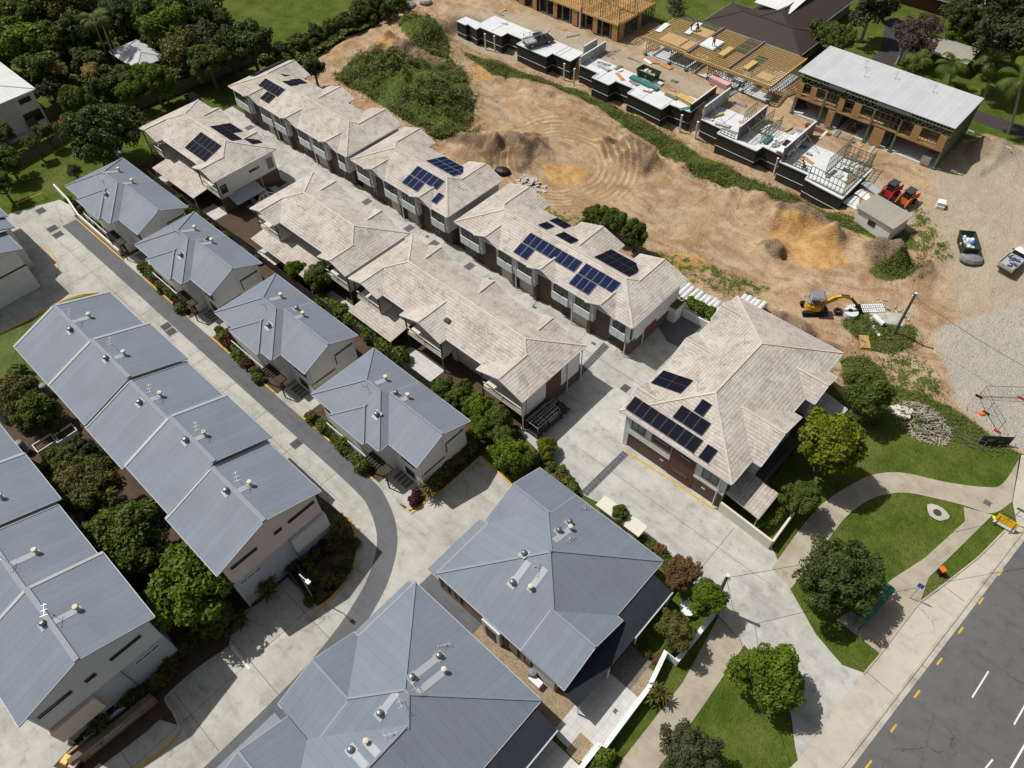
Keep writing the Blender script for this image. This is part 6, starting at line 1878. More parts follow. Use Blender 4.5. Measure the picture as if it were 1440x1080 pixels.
# ---- excavator
r = root('excavator', 'yellow mini excavator with dark canopy reaching its bucket over the white racks', 'excavator')
for s_ in (-1, 1):
    mb = MB(); n = 14; pts = []
    for k in range(n): 
        a = 2 * math.pi * k / n; pts.append((.9 * (1 if math.cos(a) > 0 else -1) + .28 * math.cos(a), .30 + .28 * math.sin(a)))
    A = [(x, s_ * .75 - .2, z) for x, z in pts]; B = [(x, s_ * .75 + .2, z) for x, z in pts]
    mb.face(A); mb.face(B[::-1])
    for k in range(n): mb.face([A[k], A[(k + 1) % n], B[(k + 1) % n], B[k]])
    mb.build('track', M['rubber'], r)
mb = MB(); mb.box(-.6, .6, -.55, .55, .35, .62); mb.build('undercarriage', M['frame'], r)
mb = MB(); mb.box(1.35, 1.5, -.95, .95, .1, .5); mb.beam((.6, -.5, .4), (1.4, -.5, .3), .1, .1); mb.beam((.6, .5, .4), (1.4, .5, .3), .1, .1); mb.build('blade', M['frame'], r)
mb = MB(); prof = [(math.cos(a) * .95, math.sin(a) * .85) for a in np.linspace(math.pi / 2 - .2, 3 * math.pi / 2 + .2, 11)] + [(.55, -.8), (.8, -.5), (.8, .5), (.55, .8)]
A = [(x, y, .66) for x, y in prof]; B = [(x * .97, y * .97, 1.25) for x, y in prof]
mb.face(B); mb.face(A[::-1])
for k in range(len(A)):
    j = (k + 1) % len(A); mb.face([A[k], A[j], B[j], B[k]])
ub = mb.build('upper_body', M['yellow_paint'], r)
mb = MB(); mb.lathe((-.35, 0, 1.25), [(.52, 0), (.5, .22), (.3, .32), (0, .34)], 10); mb.box(-.1, .35, -.3, .3, 1.25, 1.7); mb.build('engine_cover', M['wrap'], ub)
mb = MB()
for x in (-.55, .6):
    for y in (-.55, .55): mb.box(x - .04, x + .04, y - .04, y + .04, 1.25, 2.3)
mb.build('canopy_post', M['frame'], ub)
mb = MB(); frustum(mb, (-.75, .85, -.75, .75), (-.6, .7, -.6, .6), 2.3, 2.45); mb.build('canopy', M['wrap'], ub)
mb = MB(); bp = [(.75, 0, .95), (1.9, 0, 2.1), (2.7, 0, 2.35), (3.5, 0, 2.1)]
for p, q, w in zip(bp, bp[1:], (.34, .3, .26)): mb.beam(p, q, .24, w)
mb.build('boom', M['yellow_paint'], r)
mb = MB(); mb.beam((3.5, 0, 2.15), (4.6, 0, .95), .2, .24); mb.beam((1.1, 0, 1.0), (2.2, 0, 1.9), .1, .1); mb.beam((2.4, 0, 2.55), (3.3, 0, 2.4), .1, .1); mb.build('dipper_arm', M['frame'], r)
mb = MB(); A = [(4.5, 1.0), (4.95, .9), (5.1, .5), (4.85, .2), (4.5, .25)]
mb.face([(x, -.4, z) for x, z in A]); mb.face([(x, .4, z) for x, z in A][::-1])
for k in range(4): mb.face([(A[k][0], -.4, A[k][1]), (A[k + 1][0], -.4, A[k + 1][1]), (A[k + 1][0], .4, A[k + 1][1]), (A[k][0], .4, A[k][1])])
mb.build('bucket', M['black'], r)
c = G(1141, 437); r.location = (c.x, c.y, c.z); r.rotation_euler = (0, 0, R(38)); r.scale = (1.12,) * 3

def skid(label, paint, px, py, rz):
    r = root('skid_steer', label, 'loader')
    mb = MB(); frustum(mb, (-.65, .65, -1.4, .9), (-.6, .6, -1.3, .8), .35, 1.15); mb.build('body', M[paint], r)
    mb = MB(); frustum(mb, (-.5, .5, -.7, .75), (-.45, .45, -.65, .6), 1.15, 2.05); mb.build('cab', M['glass'], r)
    mb = MB(); mb.box(-.55, .55, -.75, .72, 2.05, 2.14); mb.build('cab_roof', M['frame'], r)
    mb = MB()
    for s_ in (-1, 1):
        mb.beam((s_ * .72, -1.3, 1.5), (s_ * .72, .9, 1.35), .13, .2); mb.beam((s_ * .72, .9, 1.35), (s_ * .72, 1.5, .5), .13, .18); mb.beam((s_ * .72, -1.3, .7), (s_ * .72, -1.3, 1.55), .13, .2)
    mb.build('lift_arm', M[paint], r)
    mb = MB(); mb.face([(-.9, 1.45, .75), (.9, 1.45, .75), (.9, 1.4, .12), (-.9, 1.4, .12)]); mb.face([(-.9, 1.4, .12), (.9, 1.4, .12), (.9, 2.1, .1), (-.9, 2.1, .1)]); mb.box(-.9, -.85, 1.4, 2.0, .12, .55); mb.box(.85, .9, 1.4, 2.0, .12, .55); mb.build('bucket', M['frame'], r)
    wheels(r, (-.75, .75), (-.75, .65), .40, .26)
    c = G(px, py); r.location = (c.x, c.y, c.z); r.rotation_euler = (0, 0, rz)
skid('red compact loader parked behind the site shed', 'red', 1250, 275, R(172))
skid('orange compact loader parked at the right corner of the site shed', 'orange', 1273, 286, R(170))

# ---- people
def chain(name, pts, rad, edges, m, parent):
    me = bpy.data.meshes.new(name); me.from_pydata([Vector(p) for p in pts], edges, []); me.materials.append(M[m])
    o = bpy.data.objects.new(name, me); COL.objects.link(o); o.parent = parent
    sk = o.modifiers.new('skin', 'SKIN'); me.skin_vertices.new() if not me.skin_vertices else None
    for i, v in enumerate(me.skin_vertices[0].data): v.radius = (rad[i], rad[i]); v.use_root = (i == 0)
    sb = o.modifiers.new('smooth', 'SUBSURF'); sb.levels = 1; sb.render_levels = 1
    return o
def person(label, loc, rz, pose, shirt='orange'):
    r = root('person', label, 'person', (0, 0, 0), group=None)
    hip, lean = (.95, .05) if pose != 'crouch' else (.55, .35)
    H0 = Vector((0, 0, hip)); CH = H0 + Vector((0, lean * .9, .42)); NK = CH + Vector((0, lean * .25, .13)); HD = NK + Vector((0, .02 + lean * .2, .12)); TP = HD + Vector((0, .0, .12))
    pts = [H0, H0 + Vector((0, lean * .4, .2)), CH, NK, HD, TP]; rad = [.15, .14, .16, .06, .095, .07]; ed = [(0, 1), (1, 2), (2, 3), (3, 4), (4, 5)]
    arms, legs = [], []
    for s_ in (-1, 1):
        sh = CH + Vector((s_ * .2, 0, .02)); el = sh + Vector((s_ * .08, .10 + lean * .3, -.27)); wr = el + Vector((-s_ * .03, .2, -.14)); hd = wr + Vector((0, .09, -.03))
        i = len(pts); pts += [sh, el, wr, hd]; rad += [.065, .048, .036, .04]; ed += [(2, i), (i, i + 1), (i + 1, i + 2), (i + 2, i + 3)]; arms.append((sh, el))
        st = .16 * s_ if pose == 'stride' else 0
        if pose == 'crouch': kn, an = H0 + Vector((s_ * .16, .38, -.08)), Vector((s_ * .15, .12, .08))
        else: kn, an = Vector((s_ * .12, st * .5 + .03, .50)), Vector((s_ * .13, st, .09))
        hp = H0 + Vector((s_ * .1, 0, -.06)); ft = an + Vector((0, .17, -.04))
        i = len(pts); pts += [hp, kn, an, ft]; rad += [.10, .065, .045, .045]; ed += [(0, i), (i, i + 1), (i + 1, i + 2), (i + 2, i + 3)]; legs.append((hp, kn, an))
    chain('body', pts, rad, ed, 'skin', r)
    chain('shirt', [H0 + Vector((0, 0, .05)), pts[1], CH, arms[0][0], arms[0][1], arms[1][0], arms[1][1]], [.165, .16, .18, .085, .065, .085, .065], [(0, 1), (1, 2), (2, 3), (3, 4), (2, 5), (5, 6)], shirt, r)
    chain('trousers', [H0, legs[0][0], legs[0][1], legs[0][2], legs[1][0], legs[1][1], legs[1][2]], [.165, .115, .085, .07, .115, .085, .07], [(0, 1), (1, 2), (2, 3), (0, 4), (4, 5), (5, 6)], 'denim', r)
    mb = MB(); mb.lathe((HD.x, HD.y, HD.z + .02), [(.16, .0), (.12, .02), (.115, .08), (.06, .14), (0, .15)], 9); mb.build('hat', M['denim'], r)
    mb = MB(); mb.box(HD.x - .015, HD.x + .015, HD.y + .085, HD.y + .125, HD.z - .03, HD.z + .01); mb.box(HD.x - .04, HD.x - .02, HD.y + .085, HD.y + .10, HD.z + .01, HD.z + .02); mb.box(HD.x + .02, HD.x + .04, HD.y + .085, HD.y + .10, HD.z + .01, HD.z + .02); mb.build('face', M['bark'], r)
    r.location = loc; r.rotation_euler = (0, 0, rz)
c = P(971.5, 43, 5.36); person('worker in an orange shirt standing upright at the far end of the joist deck', (c.x, c.y, 5.40), R(-60), 'stand')
c = P(981, 43.5, 5.36); person('worker in dark clothes crouching over the white sheet on the joist deck', (c.x, c.y, 5.36), R(60), 'crouch', 'denim')
c = P(1003, 65, 5.6); person('worker in an orange shirt standing on the stacked white sheets', (c.x, c.y, 5.64), R(20), 'stride')
c = P(1131, 236, 2.6); person('worker in an orange shirt bending among the white stud frames near the mauve wall', (c.x, c.y, 2.28), R(80), 'crouch')
c = P(1198, 186, STREET + .12); person('worker in dark clothes standing inside the middle open garage', (c.x, c.y, STREET + .13), R(190), 'stand', 'denim')

# ---- poles, wires, lamps
def wooden_pole(label, base, height, arm):
    r = root('power_pole', label, 'pole', base)
    b = Vector(base)
    mb = MB(); mb.tube(b, b + Vector((0, 0, height)), .19, 10, .13); mb.build('shaft', M['pole_wood'], r)
    mb = MB(); mb.tube(b + Vector((0, 0, height)), b + Vector((0, 0, height + .07)), .16, 10); mb.build('cap', M['pvc'], r)
    mb = MB(); mb.box(b.x - .3, b.x + .3, b.y - .05, b.y + .05, height + b.z - .55, height + b.z - .42); mb.lathe((b.x + .25, b.y, height + b.z - .42), [(.09, 0), (.12, .06), (.07, .2), (0, .22)], 8); mb.build('bracket', M['white'], r)
    return b + Vector((0, 0, height - .45))
b1 = G(1256.5, 470.5); t1 = wooden_pole('grey timber power pole standing in the weeds of the dirt site', (b1.x, b1.y, b1.z - .1), 6.8, 0)
b2 = P(1003, 853); t2 = wooden_pole('grey timber power pole beside the entry driveway, behind the green tree', (b2.x, b2.y, -.02), 6.6, 0)
def wire(label, p, q, sag, r_=.022, n=14):
    mb = MB(); pts = []
    for k in range(n + 1):
        t = k / n; v = p.lerp(q, t); v.z -= sag * 4 * t * (1 - t); pts.append(v)
    for a, b_ in zip(pts, pts[1:]): mb.tube(a, b_, r_, 4, cap=False)
    tag(mb.build('overhead_wire', M['frame'], None), label, 'wire')
wire('thin overhead wire running from the site power pole to the right edge', t1, Vector((t1.x + 22, t1.y - 2.5, 6.5)), .9)
wire('overhead wire falling from the driveway pole across the entry to the road', t2, Vector((t2.x + 9, t2.y - 8, 5.0)), .7)
wire('second overhead wire from the driveway pole over the entry drive', t2, Vector((t2.x + 16, t2.y + 22, 6.5)), .7)
# street lamp in the garden bed at the bend
r = root('street_lamp', 'white curved street lamp rising from the garden bed at the bend', 'lamp', (P(441, 842).x, P(441, 842).y, 0))
b = P(441, 842)
hl = min(np.arange(1.5, 7, .05), key=lambda q: (P(421, 808, q) - Vector((b.x, b.y, q))).length)
top = b + Vector((0, 0, hl)); e2 = P(434, 819, hl + .2); e = top.lerp(e2, .75); dl = (e2 - top).normalized()
mb = MB(); mb.tube(b, top, .07, 8, .05); mb.build('shaft', M['steel'], r)
mb = MB(); mb.tube(top, e, .04, 6); mb.build('arm', M['white'], r)
mb = MB(); mb.beam(e, e2 + dl * .15, .34, .12); mb.build('lamp_head', M['white'], r)
wall_pts = PX([(418, 797), (407, 807), (431, 840), (443, 833), (418, 797)])
# drain grates
def grate(px, py, w, l, label, rz=0):
    c = P(px, py); mb = MB()
    for k in range(int(w / .07)): mb.box(-w / 2 + k * .07, -w / 2 + k * .07 + .045, -l / 2, l / 2, 0, .02)
    mb.box(-w / 2 - .04, w / 2 + .04, -l / 2 - .04, -l / 2, 0, .022); mb.box(-w / 2 - .04, w / 2 + .04, l / 2, l / 2 + .04, 0, .022); mb.box(-w / 2 - .04, -w / 2, -l / 2, l / 2, 0, .022)
    o = mb.build('drain_grate', M['strip'], None, org=(0, 0, 0)); o.location = (c.x, c.y, .045); tag(o, label, 'drain', 'drain grates in the driveways')
for q in ((74, 322, 1.2, 1.2, 'upper of the two grey square drain grates at the turning head'), (82, 330.5, 1.2, 1.2, 'lower of the two grey square drain grates at the turning head'), (234, 459.5, 1.1, 1.0, 'upper of two adjoining square grates beside the dark driveway strip'), (241, 467, 1.1, 1.0, 'lower of two adjoining square grates beside the dark driveway strip'),
          (417, 624.5, 1.0, 1.0, 'single square grate on the concrete before the nearest cottage'), (880, 546.5, .9, .9, 'square drain grate in the shared driveway left of the solar roof'), (58, 297, 1.4, 1.0, 'dark drain grate in the shade at the top of the turning head'), (835, 483.5, .5, .25, 'small slot drain nearest the pickup end of the shared driveway'), (752, 432.5, .5, .25, 'small slot drain at the middle of the shared driveway'), (690, 393, .5, .25, 'small slot drain further up the shared driveway'), (601, 333, .5, .25, 'small slot drain near the middle tiled row'), (1389, 708, .7, .5, 'grey pit cover in the curved path near the road'), (866, 1001, .35, .3, 'small dark pit cover in the white courtyard paving')):
    grate(*q)
# wheelie bins
def bin_(label, px, py, lid, z=0.0, rz=0, tilt=0):
    c = P(px, py, z); r = root('wheelie_bin', label, 'bin')
    mb = MB(); frustum(mb, (-.22, .22, -.26, .26), (-.29, .29, -.33, .33), .05, .95); mb.build('bin_body', M['black'], r)
    mb = MB(); frustum(mb, (-.31, .31, -.37, .36), (-.27, .27, -.30, .30), .95, 1.05); mb.build('lid', M[lid], r)
    mb = MB(); mb.tube((-.28, -.3, .1), (.28, -.3, .1), .1, 8); mb.build('wheel', M['rubber'], r)
    r.location = (c.x, c.y, z + .02); r.rotation_euler = (tilt, 0, rz); r.scale = (.85,) * 3 if lid == 'orange' else (1.1,) * 3
bin_('wheelie bin with a yellow lid beside the white end wall at the left edge', 6, 418, 'yellow_paint', 0, .2)
bin_('wheelie bin with a dark red lid beside the yellow one at the left edge', 18, 411, 'red', 0, .2)
bin_('dark wheelie bin with an orange-red lid on the grass strip by the road', 1321, 806, 'orange', 0, R(60))
bin_('wheelie bin with bright yellow lid at the bottom left by the sign wall', 102, 1072, 'yellow_paint', 0, R(20))
bin_('wheelie bin with a pale pink lid beside the yellow-lidded one at the sign wall', 113, 1078, 'pink', 0, R(20))
# ---- fences and walls
def paling(label, a, b_, hgt, m='timber_fence', name='paling_fence', sp=.16):
    a, b_ = Vector(a), Vector(b_); L = (b_ - a).length; d = (b_ - a).normalized(); n = Vector((-d.y, d.x, 0))
    r = root(name, label, 'fence', ((a.x + b_.x) / 2, (a.y + b_.y) / 2, (a.z + b_.z) / 2))
    mb = MB(); k = int(L / sp)
    rr = random.Random(int(L * 10))
    for i in range(k):
        c = a.lerp(b_, (i + .5) / k); w = d * (sp * .46); hh = hgt + rr.uniform(-.04, .04)
        q = [c - w - n * .012, c + w - n * .012, c + w + n * .012, c - w + n * .012]
        t_ = [Vector((p.x, p.y, p.z + hh)) for p in q]
        mb.face(t_)
        for s_ in range(4):
            j = (s_ + 1) % 4; mb.face([q[s_], q[j], t_[j], t_[s_]])
    mb.build('paling_boards', M[m], r)
    mb = MB()
    for z in (.35, hgt - .35): mb.beam(a + n * .05 + Vector((0, 0, z)), b_ + n * .05 + Vector((0, 0, z)), .05, .09)
    for i in range(int(L / 2.4) + 1):
        c = a + d * min(L, i * 2.4) + n * .09; mb.box(c.x - .05, c.x + .05, c.y - .05, c.y + .05, c.z, c.z + hgt - .05)
    mb.build('fence_frame', M[m], r)
paling('weathered paling fence along the top of the shared driveway below the woodland', G(172, 163), G(378, 80), 1.9)
paling('weathered paling fence on the lawn behind the turning head', G(20, 240), G(100, 194), 1.8)
paling('paling fence beside the white house patio', G(45, 184), G(98, 150), 1.8)
paling('dark paling fence between the cottages and the tiled rows', (-106, 31.2, 0), (-33, 31.2, 0), 1.6, 'timber_dark')
paling('paling fence behind the tiled rows along the dirt site', (-108, 61.2, 0), (-33, 61.2, 0), 1.6)
def wall_line(label, pts, hgt, th, m, name='rendered_wall', cap=None):
    r = root(name, label, 'wall', (*Vector(pts[0]).xy, 0))
    mb = MB(); L, Rr = offset_strip(pts, th)
    cb = MB()
    for i in range(len(pts) - 1):
        a, b_, c, d = Rr[i], Rr[i + 1], L[i + 1], L[i]
        mb.prism([a, b_, c, d], 0, hgt)
    mb.build('wall_body', M[m], r)
    if cap:
        L, Rr = offset_strip(pts, th + .1)
        for i in range(len(pts) - 1): cb.prism([Rr[i], Rr[i + 1], L[i + 1], L[i]], hgt, hgt + .08)
        cb.build('coping', M[cap], r)
wall_line('white rendered wall stepping along the front of the two big houses', [(-5.55, 30.0), (-5.6, 24.3), (-6.75, 24.3), (-6.05, 20.9), (-5.95, 14.8), (-6.35, 14.7), (-6.35, 9)], 1.2, .3, 'render_white', cap='white')
wall_line('cream rendered wall from the tiled house along the entry driveway', [(-11.2, 39.7), (-5.35, 39.35)], 1.55, .22, 'cream')
wall_line('short cream rendered wall beside the curved footpath', [(-5.35, 39.45), (-5.45, 44.0)], 1.3, .22, 'cream')
wall_line('low white retaining wall beside the far cottage and turning head', [(-113, 20.5), (-108, 20.2), (-103.6, 19.5), (-92, 19.45)], .9, .22, 'render_white')
wall_line('low wall beside the dark wet shaded driveway patch, under the hanging planter', [(-29.2, 59.5), (-23.8, 59.6)], 1.2, .2, 'render_grey')
wall_line('dark low fence between the two big front houses', [(-21, 14.1), (-9.4, 13.0)], 1.5, .08, 'timber_dark', name='dividing_fence')
wall_line('dark walled bin enclosure in the bed behind the curved street lamp', wall_pts, 1.1, .14, 'frame', name='bin_enclosure')
# flat roofed store beside the entry drive
r = root('flat_roofed_store', 'long white flat-roofed bin store at the edge of the entry driveway', 'shed', (-17.5, 31.9, 0))
mb = MB(); mb.box(-19.8, -15.1, 31.3, 32.4, 0, 1.75); mb.build('wall', M['render_pale'], r)
mb = MB(); mb.box(-20.0, -14.85, 31.15, 32.6, 1.78, 1.92); mb.build('roof', M['cream'], r)
panel(r, 'door', '-y', 31.3, -16.6, -15.4, .1, 1.6, 'render_grey', .04); panel(r, 'door', '+y', 32.4, -18.6, -17.2, .1, 1.6, 'render_grey', .04)
# bus shelter
r = root('bus_shelter', 'green-roofed bus shelter half under the round dark tree', 'shelter', (4.6, 39.7, 0))
mb = MB(); mb.prism([(3.95, 37.5), (4.75, 37.5), (5.2, 41.9), (4.2, 42.0)], 2.38, 2.48); mb.build('roof', M['shade_green'], r)
for q in ((4.05, 37.8), (4.6, 37.8), (4.95, 41.6), (4.3, 41.6)):
    mb = MB(); mb.box(q[0] - .05, q[0] + .05, q[1] - .05, q[1] + .05, 0, 2.38); mb.build('post', M['shade_green'], r)
mb = MB(); mb.box(4.15, 4.5, 38.2, 41.2, .42, .48); mb.box(4.2, 4.3, 38.4, 38.5, 0, .42); mb.box(4.2, 4.3, 40.9, 41.0, 0, .42); mb.build('bench', M['pine'], r)
mb = MB(); mb.box(4.06, 4.10, 37.9, 41.5, .3, 2.2); mb.build('back_panel', M['glass'], r)
c = P(1201, 866); r = root('litter_bin', 'square dark litter bin in the shade left of the bus shelter', 'bin', (c.x, c.y, 0))
mb = MB(); mb.box(c.x - .45, c.x + .45, c.y - .4, c.y + .4, 0, 1.1); mb.build('bin_body', M['wrap'], r); mb = MB(); mb.box(c.x - .5, c.x + .5, c.y - .45, c.y + .45, 1.1, 1.2); mb.build('lid', M['frame'], r)
# bus stop sign post
def signpost(label, px, py, hgt, plate, m):
    b = P(px, py); r = root('sign_post', label, 'sign', (b.x, b.y, 0))
    mb = MB(); mb.tube((b.x, b.y, 0), (b.x, b.y, hgt), .04, 6); mb.build('post', M['steel'], r)
    mb = MB(); mb.box(b.x - plate[0] / 2, b.x + plate[0] / 2, b.y - .02, b.y + .02, hgt - plate[1], hgt); mb.build('plate', M[m], r)
signpost('bus stop sign post on the kerb near the shelter', 1279, 841, 2.9, (.5, .6), 'blue')
signpost('small traffic sign post on the grass tip by the road', 1418, 735, 2.6, (.7, .3), 'wrap')

# ---- writing
def text(s_, name, size, loc, rx, rz, m, parent=None, shear=0, ext=.01, align='CENTER', frame=None):
    cu = bpy.data.curves.new(name, 'FONT'); cu.body = s_; cu.size = size; cu.extrude = ext; cu.align_x = align; cu.shear = shear
    tmp = bpy.data.objects.new(name, cu); COL.objects.link(tmp)
    me = bpy.data.meshes.new_from_object(tmp.evaluated_get(bpy.context.evaluated_depsgraph_get()))
    bpy.data.objects.remove(tmp)
    me.materials.clear(); me.materials.append(M[m])
    o = bpy.data.objects.new(name, me); COL.objects.link(o)
    mw = frame if frame is not None else Matrix.Translation(loc) @ Matrix.Rotation(rz, 4, 'Z') @ Matrix.Rotation(rx, 4, 'X')
    if parent is not None:
        o.parent = parent
        o.matrix_local = Matrix.Translation(-ORG[parent.name]) @ mw
    else: o.matrix_local = mw
    return o
a, b_ = P(384, 908), P(402, 894.5)
mv = (b_ - a); ang = math.atan2(mv.y, mv.x)
o = text('VISITOR', 'painted_word', .44, (a + b_) / 2 + Vector((0, 0, .03)), 0, ang, 'white_line', ext=.004)
tag(o, 'white VISITOR lettering painted on the concrete parking bay', 'marking')
mb = MB(); a, b_ = P(325, 909), P(351, 941); mb.beam((a.x, a.y, .042), (b_.x, b_.y, .042), .22, .01); struct('parking_line', mb, M['white_line'])
# entry sign wall (tan with brass cursive lettering and pale panels)
A_, B_p = P(108, 1078, .0), P(222, 985, .0)
dv = (B_p - A_).normalized(); ang = math.atan2(dv.y, dv.x); nv = Vector((dv.y, -dv.x, 0))
L = (B_p - A_).length
r = root('entry_sign_wall', 'tan entry wall with script lettering and a pale coping strip at the bottom left', 'sign', ((A_ + B_p) / 2).to_tuple())
mb = MB()
def quad(mb, s0, s1, n0, n1, z0, z1):
    pts = [A_ + dv * s0 + nv * n0, A_ + dv * s1 + nv * n0, A_ + dv * s1 + nv * n1, A_ + dv * s0 + nv * n1]
    mb.prism([(p.x, p.y) for p in pts][::-1], z0, z1)
quad(mb, 0, L, -.2, .2, 0, 1.45); quad(mb, L * .0, L, -1.2, -1.0, 0, .7); mb.build('wall_body', M['tan_brick'], r)
mb = MB(); quad(mb, L * .18, L * .80, .2, .27, .50, .82); mb.build('sign_band', M['flash'], r)
mb = MB(); quad(mb, L * .22, L * .72, -1.25, -.95, .7, .95); mb.build('pale_panel', M['panel_white'], r)
mb = MB(); quad(mb, .0, L, -.24, .24, 1.45, 1.52); mb.build('coping', M['timber_fence'], r)
frm = Matrix.Translation((A_ + B_p) / 2 + nv * .22 + Vector((0, 0, .95))) @ Matrix.Rotation(ang, 4, 'Z') @ Matrix.Rotation(math.pi / 2, 4, 'X')
text('Padstow', 'lettering', .50, (0, 0, 0), 0, 0, 'cream', r, .25, .02, frame=frm)
# yellow road-work sign
b = P(1407, 740); r = root('road_work_sign', 'yellow two-panel road sign on the grass tip with lime sandbags', 'sign', (b.x, b.y, 0))
a0, a1 = P(1404, 733, .9), P(1424, 744, .9); d = (a1 - a0).normalized(); n = Vector((d.y, -d.x, 0))
ce = (a0 + a1) / 2
def splate(nm, s0, s1, z0, z1, m):
    mb = MB()
    back = Vector((-n.x, -n.y, 0))
    q = [ce + d * s0 + back * (.15 + z0 * .35), ce + d * s1 + back * (.15 + z0 * .35), ce + d * s1 + back * (.15 + z1 * .35), ce + d * s0 + back * (.15 + z1 * .35)]
    zz = [z0, z0, z1, z1]
    pts = [Vector((p.x, p.y, z)) for p, z in zip(q, zz)]
    t = n * .03
    mb.face([p + t for p in pts]); mb.face([p - t for p in pts][::-1])
    for i in range(4):
        j = (i + 1) % 4; mb.face([pts[i] + t, pts[j] + t, pts[j] - t, pts[i] - t][::-1])
    return mb.build(nm, M[m], r)
splate('sign_panel', -.95, -.03, .55, 1.25, 'sign_yellow'); splate('sign_panel', .03, .95, .55, 1.25, 'sign_yellow'); splate('lower_panel', -.95, .95, .22, .46, 'panel_white')
up_ = Vector((-n.x * .35, -n.y * .35, 1)).normalized(); nn = d.cross(up_).normalized()
for s_, tx, zz in ((-.49, 'ROADWORK', .84),):
    pos = ce + d * s_ + Vector((-n.x, -n.y, 0)) * (.15 + zz * .35) + Vector((0, 0, zz)) + nn * .045
    frm = Matrix((d, up_, nn)).transposed().to_4x4(); frm.translation = pos
    text(tx, 'lettering', .16, (0, 0, 0), 0, 0, 'black', r, 0, .004, frame=frm)
mb = MB()
for s_ in (-.7, .7):
    p = ce + d * s_; mb.beam((p.x, p.y, 0), (p.x - n.x * .55, p.y - n.y * .55, 1.2), .05, .05); mb.beam((p.x - n.x * 1.0, p.y - n.y * 1.0, 0), (p.x - n.x * .5, p.y - n.y * .5, 1.15), .05, .05)
mb.build('stand', M['frame'], r)
for i, (px, py) in enumerate(((1399, 730.5), (1415.5, 741.5))):
    c = P(px, py); mb = MB(); mb.lathe((0, 0, 0), [(.2, 0), (.26, .08), (.2, .18), (0, .2)], 8); o = mb.build('sandbag', M['lime'], None, org=(0, 0, 0)); o.location = (c.x, c.y, .02); o.scale = (1.6, .8, 1); o.rotation_euler = (0, 0, R(-35)); tag(o, 'lime sandbag at the %s foot of the yellow road sign' % ('left' if i == 0 else 'right'), 'sandbag', 'lime sandbags')
# dark banner on the mesh fence
a0, a1 = P(1375, 624), P(1418, 626); a0.z = a1.z = 0
r = root('banner_fence', 'dark banner sign with pale lettering on the corner of the mesh fence', 'sign', ((a0 + a1) / 2).to_tuple())
d = (a1 - a0).normalized(); n = Vector((d.y, -d.x, 0)); L = (a1 - a0).length
mb = MB(); mb.beam(a0 + Vector((0, 0, .75)), a1 + Vector((0, 0, .75)), .05, 1.4); mb.build('banner', M['frame'], r)
frm = Matrix((d, Vector((0, 0, 1)), n)).transposed().to_4x4(); frm.translation = (a0 + a1) / 2 + n * .035 + Vector((0, 0, .6))
mb = MB()
for s0, s1, q0, q1 in ((-.9, -.2, .75, .95), (-.95, -.35, .55, .7), (.25, .8, .5, .62)): mb.beam((a0 + a1) / 2 + d * s0 + n * .03 + Vector((0, 0, (q0 + q1) / 2)), (a0 + a1) / 2 + d * s1 + n * .03 + Vector((0, 0, (q0 + q1) / 2)), .012, q1 - q0)
mb.build('faded_print', M['steel'], r)
mb = MB()
for t in (0, .5, 1): p = a0.lerp(a1, t) - n * .08; mb.tube(p, p + Vector((0, 0, 1.75)), .035, 6)
mb.build('fence_post', M['steel'], r)
# temporary mesh panels
def mesh_panel(label, p, q, hgt=1.9):
    p, q = Vector(p), Vector(q); r = root('mesh_panel', label, 'fence panel', ((p + q) / 2).to_tuple(), group='temporary mesh panels')
    mb = MB(); u = Vector((0, 0, hgt)); f = Vector((0, 0, .12))
    for a, b_ in ((p + f, q + f), (p + u, q + u), (p + f, p + u), (q + f, q + u)): mb.tube(a, b_, .028, 5)
    L = (q - p).length
    for k in range(1, int(L / .35)): c = p.lerp(q, k * .35 / L); mb.tube(c + f, c + u, .006, 3, cap=False)
    for z in (.6, 1.2): mb.tube(p + Vector((0, 0, z)), q + Vector((0, 0, z)), .006, 3, cap=False)
    mb.build('panel', M['frame'], r)
    mb = MB()
    for c in (p, q): mb.box(c.x - .35, c.x + .35, c.y - .12, c.y + .12, c.z - .02, c.z + .12)
    mb.build('foot', M['red'], r)
q1, q2, q3, q4 = G(1376, 558), G(1386, 581), G(1402, 607), G(1435, 560)
mesh_panel('mesh fence panel at the left corner on the gravel above the orange foot', q1, q2); mesh_panel('mesh fence panel nearest the dark banner on the gravel', q2, q3); mesh_panel('mesh fence panel running to the right edge over the gravel', q1, q4)
g1, g2 = P(1262, 585), P(1378, 634)
r = root('chain_wire_fence', 'wire fence with thin posts along the grass above the curved path', 'fence', ((g1 + g2) / 2).to_tuple())
for k in range(9): c = g1.lerp(g2, k / 8); mb = MB(); mb.tube((c.x, c.y, 0), (c.x, c.y, 1.5), .025, 5); mb.build('fence_post', M['steel'], r)
for z in (.1, .8, 1.5): mb = MB(); mb.tube((g1.x, g1.y, z), (g2.x, g2.y, z), .012, 4); mb.build('fence_wire', M['steel'], r)
